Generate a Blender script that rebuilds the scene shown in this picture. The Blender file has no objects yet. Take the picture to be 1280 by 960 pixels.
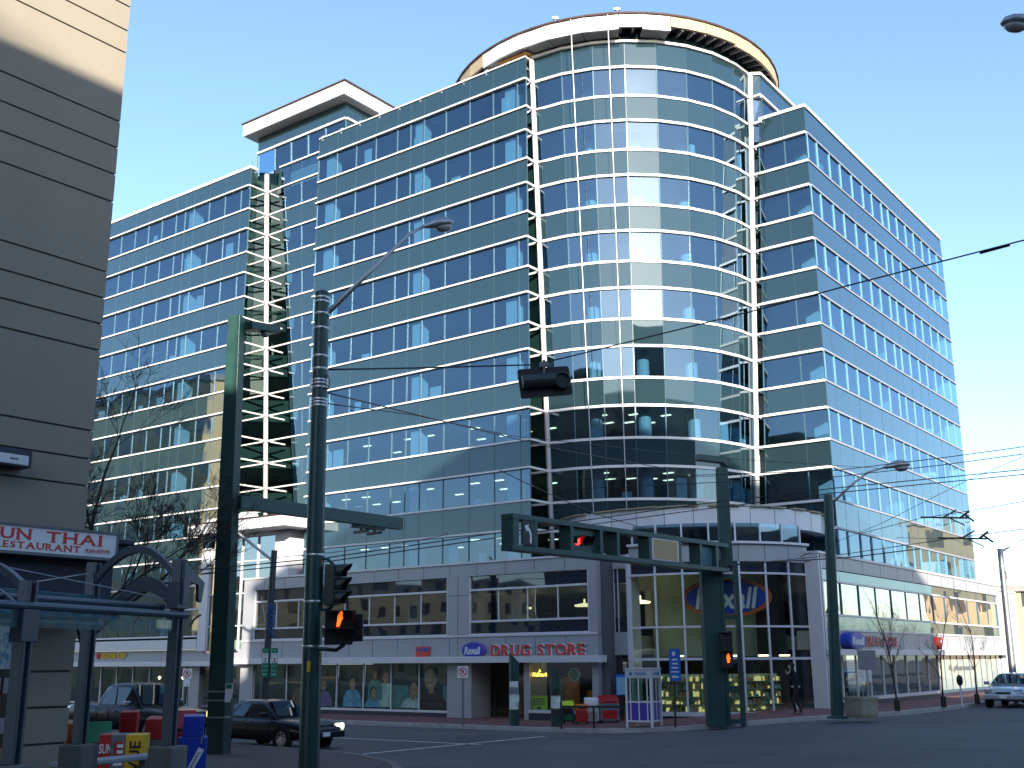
import bpy, bmesh, math, random
from mathutils import Vector, Matrix
random.seed(11)
R = math.radians
scene = bpy.context.scene
COL = scene.collection.objects

# ------------------------------------------------------------------ camera
F_PX, PITCH, ROLL, EYE = 1375.78, R(14.092), R(0.4067), 2.6
cam = bpy.data.cameras.new('camera')
cam.sensor_width = 36.0; cam.lens = F_PX / 1280 * 36.0
cam.clip_start = 0.1; cam.clip_end = 4000
co = bpy.data.objects.new('camera', cam); COL.link(co)
co.matrix_world = (Matrix.Translation((0, 0, EYE)) @ Matrix.Rotation(R(90) + PITCH, 4, 'X') @ Matrix.Rotation(-ROLL, 4, 'Z'))
scene.camera = co

# measuring helpers: sight line of a point of the photograph, met with a known plane or distance
def ray(x, y):
    dx, dy = x - 640, 480 - y
    c, s = math.cos(ROLL), math.sin(ROLL)
    a = (c * dx + s * dy) / F_PX; b = (-s * dx + c * dy) / F_PX
    return Vector((a, math.cos(PITCH) - b * math.sin(PITCH), math.sin(PITCH) + b * math.cos(PITCH)))
def at(x, y, Y):
    d = ray(x, y); return d * (Y / d.y) + Vector((0, 0, EYE))
YAW = R(53.2325)
E2 = Vector((math.cos(YAW), math.sin(YAW), 0)); E1 = Vector((-math.sin(YAW), math.cos(YAW), 0))
ORG = E1 * 18.109 + E2 * 40.054
def W(u, v, z): return ORG + E1 * u + E2 * v + Vector((0, 0, z))
def L(u, v, z): return Vector((v, u, z))          # in the frame of the office building
def to_uv(p): q = p - ORG; return (q.dot(E1), q.dot(E2), p.z)
def on_v(x, y, v):
    d = ray(x, y); k = (40.054 + v) / d.dot(E2); return to_uv(d * k + Vector((0, 0, EYE)))
def on_u(x, y, u):
    d = ray(x, y); k = (18.109 + u) / d.dot(E1); return to_uv(d * k + Vector((0, 0, EYE)))
def sm(t): t = max(0, min(1, t)); return t * t * (3 - 2 * t)
def gz(x, y): return 0.5 * sm((x - 2) / 10) if y > -5 else 0.5 * sm((x - 2) / 10)
def ground(x, y, off=0.0):
    z = 0
    for i in range(8):
        d = ray(x, y); k = (z + off - EYE) / d.z; p = d * k; z = gz(p.x, p.y)
    return Vector((p.x, p.y, z + off))

# ------------------------------------------------------------------ mesh builder
class MB:
    def __init__(s): s.v = []; s.f = []; s.m = []
    def add(s, vs, fs, mi=0):
        o = len(s.v); s.v += [tuple(p) for p in vs]
        for f in fs: s.f.append([o + i for i in f]); s.m.append(mi)
    def quad(s, a, b, c, d, mi=0): s.add([a, b, c, d], [(0, 1, 2, 3)], mi)
    def poly(s, pts, mi=0): s.add(pts, [tuple(range(len(pts)))], mi)
    def hexa(s, p, mi=0):
        s.add(p, [(0, 3, 2, 1), (4, 5, 6, 7), (0, 1, 5, 4), (1, 2, 6, 5), (2, 3, 7, 6), (3, 0, 4, 7)], mi)
    def box(s, x0, x1, y0, y1, z0, z1, mi=0):
        s.hexa([(x0, y0, z0), (x1, y0, z0), (x1, y1, z0), (x0, y1, z0), (x0, y0, z1), (x1, y0, z1), (x1, y1, z1), (x0, y1, z1)], mi)
    def ubox(s, u0, u1, v0, v1, z0, z1, mi=0): s.box(min(v0, v1), max(v0, v1), min(u0, u1), max(u0, u1), z0, z1, mi)
    def obox(s, c, ax, ay, az, mi=0):
        c = Vector(c); ax = Vector(ax); ay = Vector(ay); az = Vector(az)
        s.hexa([c - ax - ay - az, c + ax - ay - az, c + ax + ay - az, c - ax + ay - az, c - ax - ay + az, c + ax - ay + az, c + ax + ay + az, c - ax + ay + az], mi)
    def beam(s, a, b, w, h, mi=0, up=(0, 0, 1)):
        a = Vector(a); b = Vector(b); d = b - a; up = Vector(up)
        if abs(d.normalized().dot(up)) > .98: up = Vector((1, 0, 0))
        sd = d.cross(up).normalized(); uu = sd.cross(d).normalized()
        s.obox((a + b) / 2, d / 2, sd * w / 2, uu * h / 2, mi)
    def tube(s, pts, r, n=8, mi=0, caps=True):
        pts = [Vector(p) for p in pts]; m = len(pts)
        rs = r if isinstance(r, (list, tuple)) else [r] * m
        o = len(s.v); prev = None
        for i, p in enumerate(pts):
            d = (pts[min(i + 1, m - 1)] - pts[max(i - 1, 0)])
            d = d.normalized() if d.length > 1e-9 else Vector((0, 0, 1))
            if prev is None:
                a = d.cross(Vector((0, 0, 1)));
                if a.length < .05: a = d.cross(Vector((1, 0, 0)))
            else:
                a = prev - d * prev.dot(d)
                if a.length < 1e-6: a = d.cross(Vector((0, 1, .3)))
            a.normalize(); prev = a; b = d.cross(a)
            for k in range(n):
                t = 2 * math.pi * k / n; s.v.append(tuple(p + (a * math.cos(t) + b * math.sin(t)) * rs[i]))
        for i in range(m - 1):
            for k in range(n):
                s.f.append([o + i * n + k, o + i * n + (k + 1) % n, o + (i + 1) * n + (k + 1) % n, o + (i + 1) * n + k]); s.m.append(mi)
        if caps:
            s.f.append([o + k for k in range(n)][::-1]); s.m.append(mi)
            s.f.append([o + (m - 1) * n + k for k in range(n)]); s.m.append(mi)
    def lathe(s, prof, n=16, M=None, mi=0, caps=True):
        M = M or Matrix.Identity(4); o = len(s.v)
        for (r, z) in prof:
            for k in range(n):
                t = 2 * math.pi * k / n; s.v.append(tuple(M @ Vector((r * math.cos(t), r * math.sin(t), z))))
        for i in range(len(prof) - 1):
            for k in range(n):
                s.f.append([o + i * n + k, o + i * n + (k + 1) % n, o + (i + 1) * n + (k + 1) % n, o + (i + 1) * n + k]); s.m.append(mi)
        if not caps: return
        s.f.append([o + k for k in range(n)][::-1]); s.m.append(mi)
        s.f.append([o + (len(prof) - 1) * n + k for k in range(n)]); s.m.append(mi)
    def prism(s, poly, M, t, mi=0):
        """flat outline in the XY plane of M, thickness t along its Z"""
        n = len(poly); a = [M @ Vector((p[0], p[1], 0)) for p in poly]; b = [M @ Vector((p[0], p[1], t)) for p in poly]
        o = len(s.v); s.v += [tuple(p) for p in a + b]
        s.f.append([o + i for i in range(n)][::-1]); s.m.append(mi)
        s.f.append([o + n + i for i in range(n)]); s.m.append(mi)
        for i in range(n):
            j = (i + 1) % n; s.f.append([o + i, o + j, o + n + j, o + n + i]); s.m.append(mi)
    def loft(s, rings, mi=0, closed=True, caps=True):
        n = len(rings[0]); o = len(s.v)
        for r_ in rings: s.v += [tuple(p) for p in r_]
        for i in range(len(rings) - 1):
            for k in range(n if closed else n - 1):
                s.f.append([o + i * n + k, o + i * n + (k + 1) % n, o + (i + 1) * n + (k + 1) % n, o + (i + 1) * n + k]); s.m.append(mi)
        if caps:
            s.f.append([o + k for k in range(n)][::-1]); s.m.append(mi)
            s.f.append([o + (len(rings) - 1) * n + k for k in range(n)]); s.m.append(mi)
    def text(s, txt, M, size=1.0, depth=.01, mi=0, bold=0.0, width=None, shear=0.0):
        vs, fs, w = glyphs(txt, depth / size, bold, shear)
        sx = size if width is None else (width / w if w else size)
        o = len(s.v)
        for p in vs: s.v.append(tuple(M @ Vector((p[0] * sx, p[1] * size, p[2] * size))))
        for f in fs: s.f.append([o + i for i in f]); s.m.append(mi)
    def split(s, name, mats, parent=None, **kw):
        """link every separate piece as an object of its own; thin seams stay with the piece they lie on"""
        par = list(range(len(s.v)))
        def find(i):
            while par[i] != i: par[i] = par[par[i]]; i = par[i]
            return i
        for f in s.f:
            for i in f[1:]: par[find(i)] = find(f[0])
        isl = {}
        for k, f in enumerate(s.f): isl.setdefault(find(f[0]), []).append(k)
        info = []
        for r_, fs in isl.items():
            vs = [s.v[i] for k in fs for i in s.f[k]]; lo = [min(v[a] for v in vs) for a in range(3)]; hi = [max(v[a] for v in vs) for a in range(3)]
            d = sorted(hi[a] - lo[a] for a in range(3)); info.append([fs, lo, hi, d[1] > .06 and s.m[fs[0]] != kw.get('seam', 1)])
        kw.pop('seam', None)
        big = [x for x in info if x[3]] or info[:1]
        for x in info:
            if x in big: continue
            c = [(x[1][a] + x[2][a]) / 2 for a in range(3)]
            b = min(big, key=lambda y: sum(max(y[1][a] - c[a], 0, c[a] - y[2][a]) ** 2 for a in range(3))); b[0] = b[0] + x[0]
        out = []
        for fs, lo, hi, _ in big:
            q = MB(); mp = {}
            for k in fs:
                for i in s.f[k]:
                    if i not in mp: mp[i] = len(q.v); q.v.append(s.v[i])
                q.f.append([mp[i] for i in s.f[k]]); q.m.append(s.m[k])
            out.append(q.build(name, mats, parent, **kw))
        return out
    def build(s, name, mats, parent=None, smooth=False, bevel=0, sub=0, loc=None, fix=True, auto=None):
        me = bpy.data.meshes.new(name); me.from_pydata(s.v, [], s.f); me.validate()
        if not isinstance(mats, (list, tuple)): mats = [mats]
        for m in mats: me.materials.append(m)
        if len(me.polygons) == len(s.m): me.polygons.foreach_set('material_index', s.m)
        if fix and len(s.f) < 60000:
            bm = bmesh.new(); bm.from_mesh(me); bmesh.ops.recalc_face_normals(bm, faces=bm.faces); bm.to_mesh(me); bm.free()
        if smooth: me.polygons.foreach_set('use_smooth', [True] * len(me.polygons))
        o = bpy.data.objects.new(name, me); COL.link(o)
        if parent: o.parent = parent
        if loc: o.location = loc
        if bevel:
            b = o.modifiers.new('bevel', 'BEVEL'); b.width = bevel; b.segments = 2; b.limit_method = 'ANGLE'
        if sub:
            b = o.modifiers.new('sub', 'SUBSURF'); b.levels = sub; b.render_levels = sub
        return o

_gc = {}
def glyphs(txt, depth, bold, shear):
    k = (txt, round(depth, 3), bold, shear)
    if k in _gc: return _gc[k]
    cu = bpy.data.curves.new('lettering', 'FONT'); cu.body = txt; cu.extrude = depth / 2; cu.offset = bold; cu.shear = shear; cu.resolution_u = 3
    cu.align_x = 'CENTER'; cu.align_y = 'CENTER'; cu.size = 1.35
    ob = bpy.data.objects.new('lettering', cu); COL.link(ob)
    dg = bpy.context.evaluated_depsgraph_get(); me = ob.evaluated_get(dg).to_mesh()
    vs = [tuple(v.co) for v in me.vertices]; fs = [list(p.vertices) for p in me.polygons]
    xs = [v[0] for v in vs]; ys = [v[1] for v in vs]
    cx, cy = (min(xs) + max(xs)) / 2, (min(ys) + max(ys)) / 2
    h = max(ys) - min(ys)
    vs = [((x - cx) / h, (y - cy) / h, z + depth / 2) for x, y, z in vs]
    w = (max(xs) - min(xs)) / h
    ob.evaluated_get(dg).to_mesh_clear(); bpy.data.objects.remove(ob); bpy.data.curves.remove(cu)
    _gc[k] = (vs, fs, w); return _gc[k]

def frame(o, x, y):
    """matrix with origin o, X along x, Y along y"""
    x = Vector(x).normalized(); y = Vector(y); z = x.cross(y).normalized(); y = z.cross(x)
    return Matrix(((x.x, y.x, z.x, o[0]), (x.y, y.y, z.y, o[1]), (x.z, y.z, z.z, o[2]), (0, 0, 0, 1)))
def oval(a, b, n=32): return [(a * math.cos(2 * math.pi * i / n), b * math.sin(2 * math.pi * i / n)) for i in range(n)]
def rect(w, h): return [(-w / 2, -h / 2), (w / 2, -h / 2), (w / 2, h / 2), (-w / 2, h / 2)]

def tag(o, label=None, cat=None, group=None, kind=None):
    if label: o['label'] = label
    if cat: o['category'] = cat
    if group: o['group'] = group
    if kind: o['kind'] = kind
    return o
def thing(name, label, cat, loc=(0, 0, 0), rz=0, group=None):
    o = bpy.data.objects.new(name, None); COL.link(o); o.empty_display_size = .3
    o.location = loc; o.rotation_euler = (0, 0, rz)
    return tag(o, label, cat, group)
def dup(root, loc, rz=0, label=None, group=None):
    r_ = root.copy(); COL.link(r_); r_.location = loc; r_.rotation_euler = (0, 0, rz)
    if label: r_['label'] = label
    if group: r_['group'] = group
    for ch in list(root.children):
        c = ch.copy(); COL.link(c); c.parent = r_
        for g in list(ch.children):
            d = g.copy(); COL.link(d); d.parent = c
    return r_

# ------------------------------------------------------------------ materials
def mat(name): 
    m = bpy.data.materials.new(name); m.use_nodes = True; nt = m.node_tree; nt.nodes.clear()
    out = nt.nodes.new('ShaderNodeOutputMaterial'); return m, nt, out
def pr(name, col, rough=.5, metal=0, spec=.5, var=0.0, scale=4.0, bump=0.0, bscale=40.0, coat=0, emit=None, es=0, col2=None, streak=False):
    m, nt, out = mat(name); N = nt.nodes; K = nt.links
    b = N.new('ShaderNodeBsdfPrincipled'); K.new(b.outputs[0], out.inputs[0])
    b.inputs['Base Color'].default_value = (*col, 1); b.inputs['Roughness'].default_value = rough
    b.inputs['Metallic'].default_value = metal; b.inputs['Specular IOR Level'].default_value = spec
    b.inputs['Coat Weight'].default_value = coat; b.inputs['Coat Roughness'].default_value = .05
    if emit: b.inputs['Emission Color'].default_value = (*emit, 1); b.inputs['Emission Strength'].default_value = es
    if var or bump or col2:
        tc = N.new('ShaderNodeTexCoord')
        mp = N.new('ShaderNodeMapping'); K.new(tc.outputs['Object'], mp.inputs[0])
        if streak: mp.inputs['Scale'].default_value = (1, 1, .12)
    if var or col2:
        n = N.new('ShaderNodeTexNoise'); n.inputs['Scale'].default_value = scale; n.inputs['Detail'].default_value = 6; n.inputs['Roughness'].default_value = .65
        K.new(mp.outputs[0], n.inputs['Vector'])
        r_ = N.new('ShaderNodeValToRGB'); r_.color_ramp.elements[0].position = .3; r_.color_ramp.elements[1].position = .7
        c2 = col2 or tuple(min(1, c * (1 + var)) for c in col); c1 = col if col2 else tuple(c * (1 - var) for c in col)
        r_.color_ramp.elements[0].color = (*c1, 1); r_.color_ramp.elements[1].color = (*c2, 1)
        K.new(n.outputs['Fac'], r_.inputs[0]); K.new(r_.outputs[0], b.inputs['Base Color'])
        mr = N.new('ShaderNodeMapRange'); mr.inputs['To Min'].default_value = max(0.02, rough - .08); mr.inputs['To Max'].default_value = min(1, rough + .1)
        K.new(n.outputs['Fac'], mr.inputs[0]); K.new(mr.outputs[0], b.inputs['Roughness'])
    if bump:
        n2 = N.new('ShaderNodeTexNoise'); n2.inputs['Scale'].default_value = bscale; n2.inputs['Detail'].default_value = 4
        K.new(tc.outputs['Object'], n2.inputs['Vector'])
        bp = N.new('ShaderNodeBump'); bp.inputs['Strength'].default_value = bump; bp.inputs['Distance'].default_value = .02
        K.new(n2.outputs['Fac'], bp.inputs['Height']); K.new(bp.outputs[0], b.inputs['Normal'])
    return m
def glass(name, refl=(.85, .93, 1), trans=(.3, .42, .5), r0=.2, rough=.0, wav=.02, wscale=.5, power=4.0, diffuse_tint=None):
    m, nt, out = mat(name); N = nt.nodes; K = nt.links
    g = N.new('ShaderNodeBsdfGlossy'); g.inputs['Color'].default_value = (*refl, 1); g.inputs['Roughness'].default_value = rough
    t = N.new('ShaderNodeBsdfTransparent'); t.inputs['Color'].default_value = (*trans, 1)
    lw = N.new('ShaderNodeLayerWeight'); lw.inputs['Blend'].default_value = .5
    p = N.new('ShaderNodeMath'); p.operation = 'POWER'; p.inputs[1].default_value = power; K.new(lw.outputs['Facing'], p.inputs[0])
    mr = N.new('ShaderNodeMapRange'); mr.inputs['To Min'].default_value = r0; mr.inputs['To Max'].default_value = 1; K.new(p.outputs[0], mr.inputs[0])
    mx = N.new('ShaderNodeMixShader'); K.new(mr.outputs[0], mx.inputs[0]); K.new(t.outputs[0], mx.inputs[1]); K.new(g.outputs[0], mx.inputs[2])
    last = mx
    if diffuse_tint:
        df = N.new('ShaderNodeBsdfDiffuse'); df.inputs['Color'].default_value = (*diffuse_tint[:3], 1)
        m2 = N.new('ShaderNodeMixShader'); m2.inputs[0].default_value = diffuse_tint[3]; K.new(mx.outputs[0], m2.inputs[1]); K.new(df.outputs[0], m2.inputs[2]); last = m2
    K.new(last.outputs[0], out.inputs[0])
    if wav:
        tc = N.new('ShaderNodeTexCoord'); n = N.new('ShaderNodeTexNoise'); n.inputs['Scale'].default_value = wscale; n.inputs['Detail'].default_value = 1
        K.new(tc.outputs['Object'], n.inputs['Vector'])
        bp = N.new('ShaderNodeBump'); bp.inputs['Strength'].default_value = 1; bp.inputs['Distance'].default_value = wav
        K.new(n.outputs['Fac'], bp.inputs['Height']); K.new(bp.outputs[0], g.inputs['Normal'])
    return m
def emis(name, col, s):
    m, nt, out = mat(name); e = nt.nodes.new('ShaderNodeEmission'); e.inputs[0].default_value = (*col, 1); e.inputs[1].default_value = s
    nt.links.new(e.outputs[0], out.inputs[0]); return m

M = {}
M['window'] = glass('vision_glass', (.60, .80, 1.0), (.24, .42, .54), .19, .022, .018, .45, 2.9)
M['clear'] = glass('shop_glass', (.8, .9, 1), (.74, .86, .80), .07, .0, .012, .5, 3.5)
M['podium_glass'] = glass('podium_glass', (.85, .93, 1), (.28, .36, .36), .20, .0, .007, .4, 3.2)
M['lens'] = glass('clear_lens', (.9, .95, 1), (.75, .8, .82), .08, .03, 0)
M['shelter_glass'] = glass('shelter_glass', (.8, .95, 1), (.50, .72, .76), .10, .02, 0, diffuse_tint=(.16, .32, .38, .34))  # pale blue diffuse mixed into the shelter glass
M['car_glass'] = glass('car_glass', (.85, .92, 1), (.12, .15, .17), .10, .0, 0)
def spandrel(name, col, refl, r0, power):
    m, nt, out = mat(name); N = nt.nodes; K = nt.links
    d = N.new('ShaderNodeBsdfDiffuse'); g = N.new('ShaderNodeBsdfGlossy'); g.inputs['Roughness'].default_value = .02; g.inputs['Color'].default_value = (*refl, 1)
    tc = N.new('ShaderNodeTexCoord'); n = N.new('ShaderNodeTexNoise'); n.inputs['Scale'].default_value = .35; n.inputs['Detail'].default_value = 1; K.new(tc.outputs['Object'], n.inputs['Vector'])
    bp = N.new('ShaderNodeBump'); bp.inputs['Distance'].default_value = .02; bp.inputs['Strength'].default_value = 1; K.new(n.outputs['Fac'], bp.inputs['Height']); K.new(bp.outputs[0], g.inputs['Normal'])
    r_ = N.new('ShaderNodeValToRGB'); r_.color_ramp.elements[0].color = (*[c * .92 for c in col], 1); r_.color_ramp.elements[1].color = (*[c * 1.08 for c in col], 1)
    K.new(n.outputs['Fac'], r_.inputs[0]); K.new(r_.outputs[0], d.inputs['Color'])
    lw = N.new('ShaderNodeLayerWeight'); p = N.new('ShaderNodeMath'); p.operation = 'POWER'; p.inputs[1].default_value = power; K.new(lw.outputs['Facing'], p.inputs[0])
    mr = N.new('ShaderNodeMapRange'); mr.inputs['To Min'].default_value = r0; mr.inputs['To Max'].default_value = .95; K.new(p.outputs[0], mr.inputs[0])
    mx = N.new('ShaderNodeMixShader'); K.new(mr.outputs[0], mx.inputs[0]); K.new(d.outputs[0], mx.inputs[1]); K.new(g.outputs[0], mx.inputs[2]); K.new(mx.outputs[0], out.inputs[0])
    return m
M['spandrel'] = spandrel('spandrel_glass', (.016, .036, .045), (.72, .87, .97), .075, 2.5)
M['niche'] = glass('recess_glass', (.5, .7, .72), (.16, .26, .25), .05, .0, .018, .45, 3.5)  # recess glass kept darker in place of its dark reflection
M['niche_spandrel'] = spandrel('recess_spandrel_glass', (.006, .018, .018), (.5, .7, .7), .025, 4.5)  # same recess: the dark reflection is put into the base colour
M['spandrel_dark'] = spandrel('dark_spandrel_glass', (.012, .02, .035), (.8, .9, 1), .10, 3.2)
M['trim'] = pr('white_trim', (.66, .66, .66), .4, var=.04, scale=2)
M['trim_shaded'] = pr('shaded_white_trim', (.30, .31, .36), .4, .2, var=.04, scale=2)  # white trim greyed to stand in for shade on the right-hand front
M['mullion'] = pr('mullion_metal', (.075, .15, .20), .35, .3)
M['joint'] = pr('glass_joint', (.035, .075, .095), .4)
M['bright_mullion'] = pr('pale_blue_mullion', (.17, .36, .48), .35, .2)
M['seam'] = pr('dark_seam', (.03, .04, .05), .7)
M['clad'] = pr('grey_metal_cladding', (.345, .362, .392), .38, .1, var=.05, scale=1.2)
M['clad_light'] = pr('pale_metal_cladding', (.61, .62, .65), .4, .1, var=.05, scale=1.5)
M['clad_dark'] = pr('dark_grey_cladding', (.12, .12, .14), .5, .2, var=.05)  # dark grey cladding for recessed panels, undersides and penthouses
M['soffit'] = pr('grey_soffit', (.28, .28, .29), .7, var=.08)
M['plinth'] = pr('dark_plinth', (.025, .02, .04), .5)
M['slab'] = pr('office_ceiling', (.42, .44, .44), .8)
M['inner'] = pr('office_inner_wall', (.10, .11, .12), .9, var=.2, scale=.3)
M['inner_col'] = pr('office_column', (.75, .78, .78), .8)
M['shop_wall'] = pr('shop_wall', (.34, .42, .34), .8, var=.15, scale=.5)
M['wood'] = pr('raw_plywood', (.42, .20, .06), .8, var=.3, scale=3)
M['roof'] = pr('roof_membrane', (.2, .2, .2), .9)
M['tan_board'] = pr('tan_sheathing', (.36, .29, .19), .75, var=.15, scale=2)
M['rust'] = pr('rust_edge', (.05, .025, .018), .8, var=.3)
M['light'] = emis('ceiling_lamp', (1, .86, .55), 1.6)
M['asphalt'] = pr('asphalt', (.095, .096, .100), .85, var=.30, scale=.22, bump=.5, bscale=60)
M['concrete'] = pr('concrete', (.33, .32, .30), .9, var=.18, scale=2.5, bump=.3, bscale=30)
M['dark_concrete'] = pr('weathered_concrete', (.16, .16, .145), .9, var=.25, scale=3, bump=.3, bscale=25, streak=True)
M['stucco'] = pr('beige_stucco', (.285, .250, .198), .9, var=.06, scale=.7, bump=.35, bscale=90, streak=True)
M['stucco_dark'] = pr('stucco_joint', (.08, .07, .06), .9)
M['tan'] = pr('tan_stone', (.48, .34, .18), .85, var=.15, scale=.4)
M['green'] = pr('dark_green_paint', (.016, .060, .054), .38, .0, .5, var=.2, scale=2, bump=.08, bscale=12)
M['pole_dark'] = pr('dark_pole_paint', (.035, .042, .048), .5)
M['steel'] = pr('galvanised_steel', (.36, .38, .40), .4, .7, var=.1)
M['band'] = pr('steel_strap', (.6, .62, .62), .35, .8)
M['black'] = pr('black_plastic', (.012, .012, .014), .45)
M['signal_housing'] = pr('signal_housing', (.018, .030, .030), .4)
M['white'] = pr('white_paint', (.78, .78, .78), .45, var=.04)
M['road_paint'] = pr('worn_road_paint', (.62, .62, .60), .8, var=.25, scale=3)
M['red'] = pr('red_paint', (.42, .018, .02), .4, var=.1)
M['brightred'] = pr('red_letters', (.60, .05, .04), .4)
M['orange'] = pr('orange_paint', (.65, .12, .02), .4)
M['yellow'] = pr('yellow_paint', (.72, .42, .02), .4, var=.08)
M['lime'] = pr('lime_board', (.55, .70, .03), .5)
M['blue'] = pr('blue_paint', (.012, .05, .42), .35, var=.08)
M['signblue'] = pr('sign_blue', (.02, .14, .55), .4)
M['signgreen'] = pr('sign_green', (.01, .22, .12), .4)
M['greenbox'] = pr('green_paint', (.01, .16, .06), .4, var=.1)
M['grey'] = pr('grey_paint', (.14, .15, .16), .45, var=.1)
M['purple'] = pr('purple_panel', (.09, .05, .36), .4)
M['violet'] = pr('violet_rim', (.16, .08, .40), .4)
M['navy'] = pr('navy_fascia', (.020, .028, .055), .5, var=.12, scale=1.5)
M['shelter'] = pr('shelter_steel', (.075, .10, .125), .4, .3, var=.1)
M['bark'] = pr('bark', (.045, .036, .032), .95, var=.3, scale=6)
M['orange_lit'] = emis('lit_orange_hand', (1, .10, .012), 1.1)
M['red_lit'] = emis('lit_red_lamp', (1, .02, .02), 3.0)
M['amber_lit'] = emis('lit_amber', (1, .55, .08), 1.6)
M['headlamp'] = emis('lit_headlamp', (1, .93, .75), 3.0)
M['tyre'] = pr('tyre_rubber', (.012, .012, .012), .9)
M['rim'] = pr('alloy_rim', (.5, .5, .52), .3, .8)
M['chrome'] = pr('chrome', (.65, .66, .68), .15, 1)
M['paint_black'] = pr('black_car_paint', (.004, .004, .009), .25, 0, .4, coat=.35)
M['paint_silver'] = pr('silver_car_paint', (.45, .50, .54), .3, .5, coat=1)
M['skin'] = pr('skin', (.42, .25, .18), .6)
M['cloth'] = pr('black_cloth', (.010, .010, .014), .9)
M['pale'] = pr('pale_cloth', (.45, .45, .43), .9)
M['hair'] = pr('dark_hair', (.012, .010, .008), .8)
def bricks(name, c1, c2, mortar, scale):
    m, nt, out = mat(name); N = nt.nodes; K = nt.links
    b = N.new('ShaderNodeBsdfPrincipled'); K.new(b.outputs[0], out.inputs[0]); b.inputs['Roughness'].default_value = .85
    tc = N.new('ShaderNodeTexCoord'); mp = N.new('ShaderNodeMapping'); mp.inputs['Rotation'].default_value = (0, 0, -YAW); K.new(tc.outputs['Object'], mp.inputs[0])
    t = N.new('ShaderNodeTexBrick'); t.inputs['Scale'].default_value = scale; t.inputs['Color1'].default_value = (*c1, 1); t.inputs['Color2'].default_value = (*c2, 1)
    t.inputs['Mortar'].default_value = (*mortar, 1); t.inputs['Mortar Size'].default_value = .015; K.new(mp.outputs[0], t.inputs[0])
    n = N.new('ShaderNodeTexNoise'); n.inputs['Scale'].default_value = .6; n.inputs['Detail'].default_value = 5; K.new(tc.outputs['Object'], n.inputs[0])
    mx = N.new('ShaderNodeMix'); mx.data_type = 'RGBA'; mx.blend_type = 'MULTIPLY'; mx.inputs[0].default_value = .6
    K.new(t.outputs['Color'], mx.inputs[6]); K.new(n.outputs['Color'], mx.inputs[7]); K.new(mx.outputs[2], b.inputs['Base Color'])
    return m
M['pavers'] = bricks('red_brick_pavers', (.30, .11, .10), (.22, .09, .085), (.18, .14, .13), 3.0)
M['kerb'] = pr('kerb_concrete', (.42, .41, .39), .9, var=.2, scale=2, bump=.2)
M['tile'] = pr('pale_wall_tile', (.55, .52, .47), .7, var=.06)

# ------------------------------------------------------------------ ground, road, pavements
def lin(a, b, n): return [a + (b - a) * i / n for i in range(n + 1)]
xs = sorted(set([-900, -400, -200, -120, -80] + lin(-60, 0, 8) + lin(1, 14, 26) + lin(16, 60, 8) + [90, 150, 300, 500, 900]))
ys = [-900, -400, -200, -100, -50, -20, 0, 15, 25, 35, 45, 55, 65, 80, 100, 150, 250, 500, 1500]
mb = MB()
for j in range(len(ys) - 1):
    for i in range(len(xs) - 1):
        mb.quad(*[(x, y, gz(x, y)) for x, y in ((xs[i], ys[j]), (xs[i + 1], ys[j]), (xs[i + 1], ys[j + 1]), (xs[i], ys[j + 1]))])
road = mb.build('road', M['asphalt'], smooth=True); tag(road, kind='structure')

def drape(mb, uvs_a, uvs_b, off, n=5, mi=0):
    """strip between two matching plan lines, laid on the ground"""
    def P(a, b, t):
        p = W(a[0] + (b[0] - a[0]) * t, a[1] + (b[1] - a[1]) * t, 0); return (p.x, p.y, gz(p.x, p.y) + off)
    for i in range(len(uvs_a) - 1):
        for k in range(n):
            t0, t1 = k / n, (k + 1) / n
            mb.quad(P(uvs_a[i], uvs_b[i], t0), P(uvs_a[i + 1], uvs_b[i + 1], t0), P(uvs_a[i + 1], uvs_b[i + 1], t1), P(uvs_a[i], uvs_b[i], t1), mi)
def resample(pl, step):
    out = [pl[0]]
    for a, b in zip(pl, pl[1:]):
        d = math.hypot(b[0] - a[0], b[1] - a[1]); n = max(1, int(d / step))
        out += [(a[0] + (b[0] - a[0]) * k / n, a[1] + (b[1] - a[1]) * k / n) for k in range(1, n + 1)]
    return out
M['near_pavers'] = bricks('grey_brick_pavers', (.15, .10, .10), (.12, .085, .085), (.12, .11, .105), 3.0)
def pavement(name, kerb, inner_fn, top=.15):
    kerb = resample(kerb, 1.5); inner = [inner_fn(p) for p in kerb]
    kin = []
    for i, p in enumerate(kerb):
        q = inner[i]; d = math.hypot(q[0] - p[0], q[1] - p[1]); kin.append((p[0] + (q[0] - p[0]) * .22 / d, p[1] + (q[1] - p[1]) * .22 / d))
    s_ = MB(); drape(s_, kin, inner, top); o = s_.build(name, M['near_pavers'] if 'near' in name else M['pavers'], fix=False); tag(o, kind='structure')
    k_ = MB(); drape(k_, kerb, kin, top + .004, 1)
    for a, b in zip(kerb, kerb[1:]):
        pa, pb = W(*a, 0), W(*b, 0); za, zb = gz(pa.x, pa.y), gz(pb.x, pb.y)
        k_.quad((pa.x, pa.y, za - .1), (pb.x, pb.y, zb - .1), (pb.x, pb.y, zb + top + .004), (pa.x, pa.y, za + top + .004))
    o = k_.build('kerb', M['dark_concrete'] if 'near' in name else M['kerb'], fix=False); tag(o, kind='structure')
far_kerb = [(130, -5), (60, -5), (12, -5.1), (6, -4.9), (3, -4.6), (1.2, -4.2), (-.6, -3.2), (-2.2, -1.7), (-3.4, .3), (-4.0, 3), (-4.3, 7), (-4.3, 60), (-4.3, 130)]
pavement('pavement', far_kerb, lambda p: (p[0], 3.0) if p[0] > 6 and p[1] < -4 else ((3.0, p[1]) if p[1] > 6 else (6 - (6 - p[0]) * .25, 6 - (6 - p[1]) * .25)))
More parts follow.
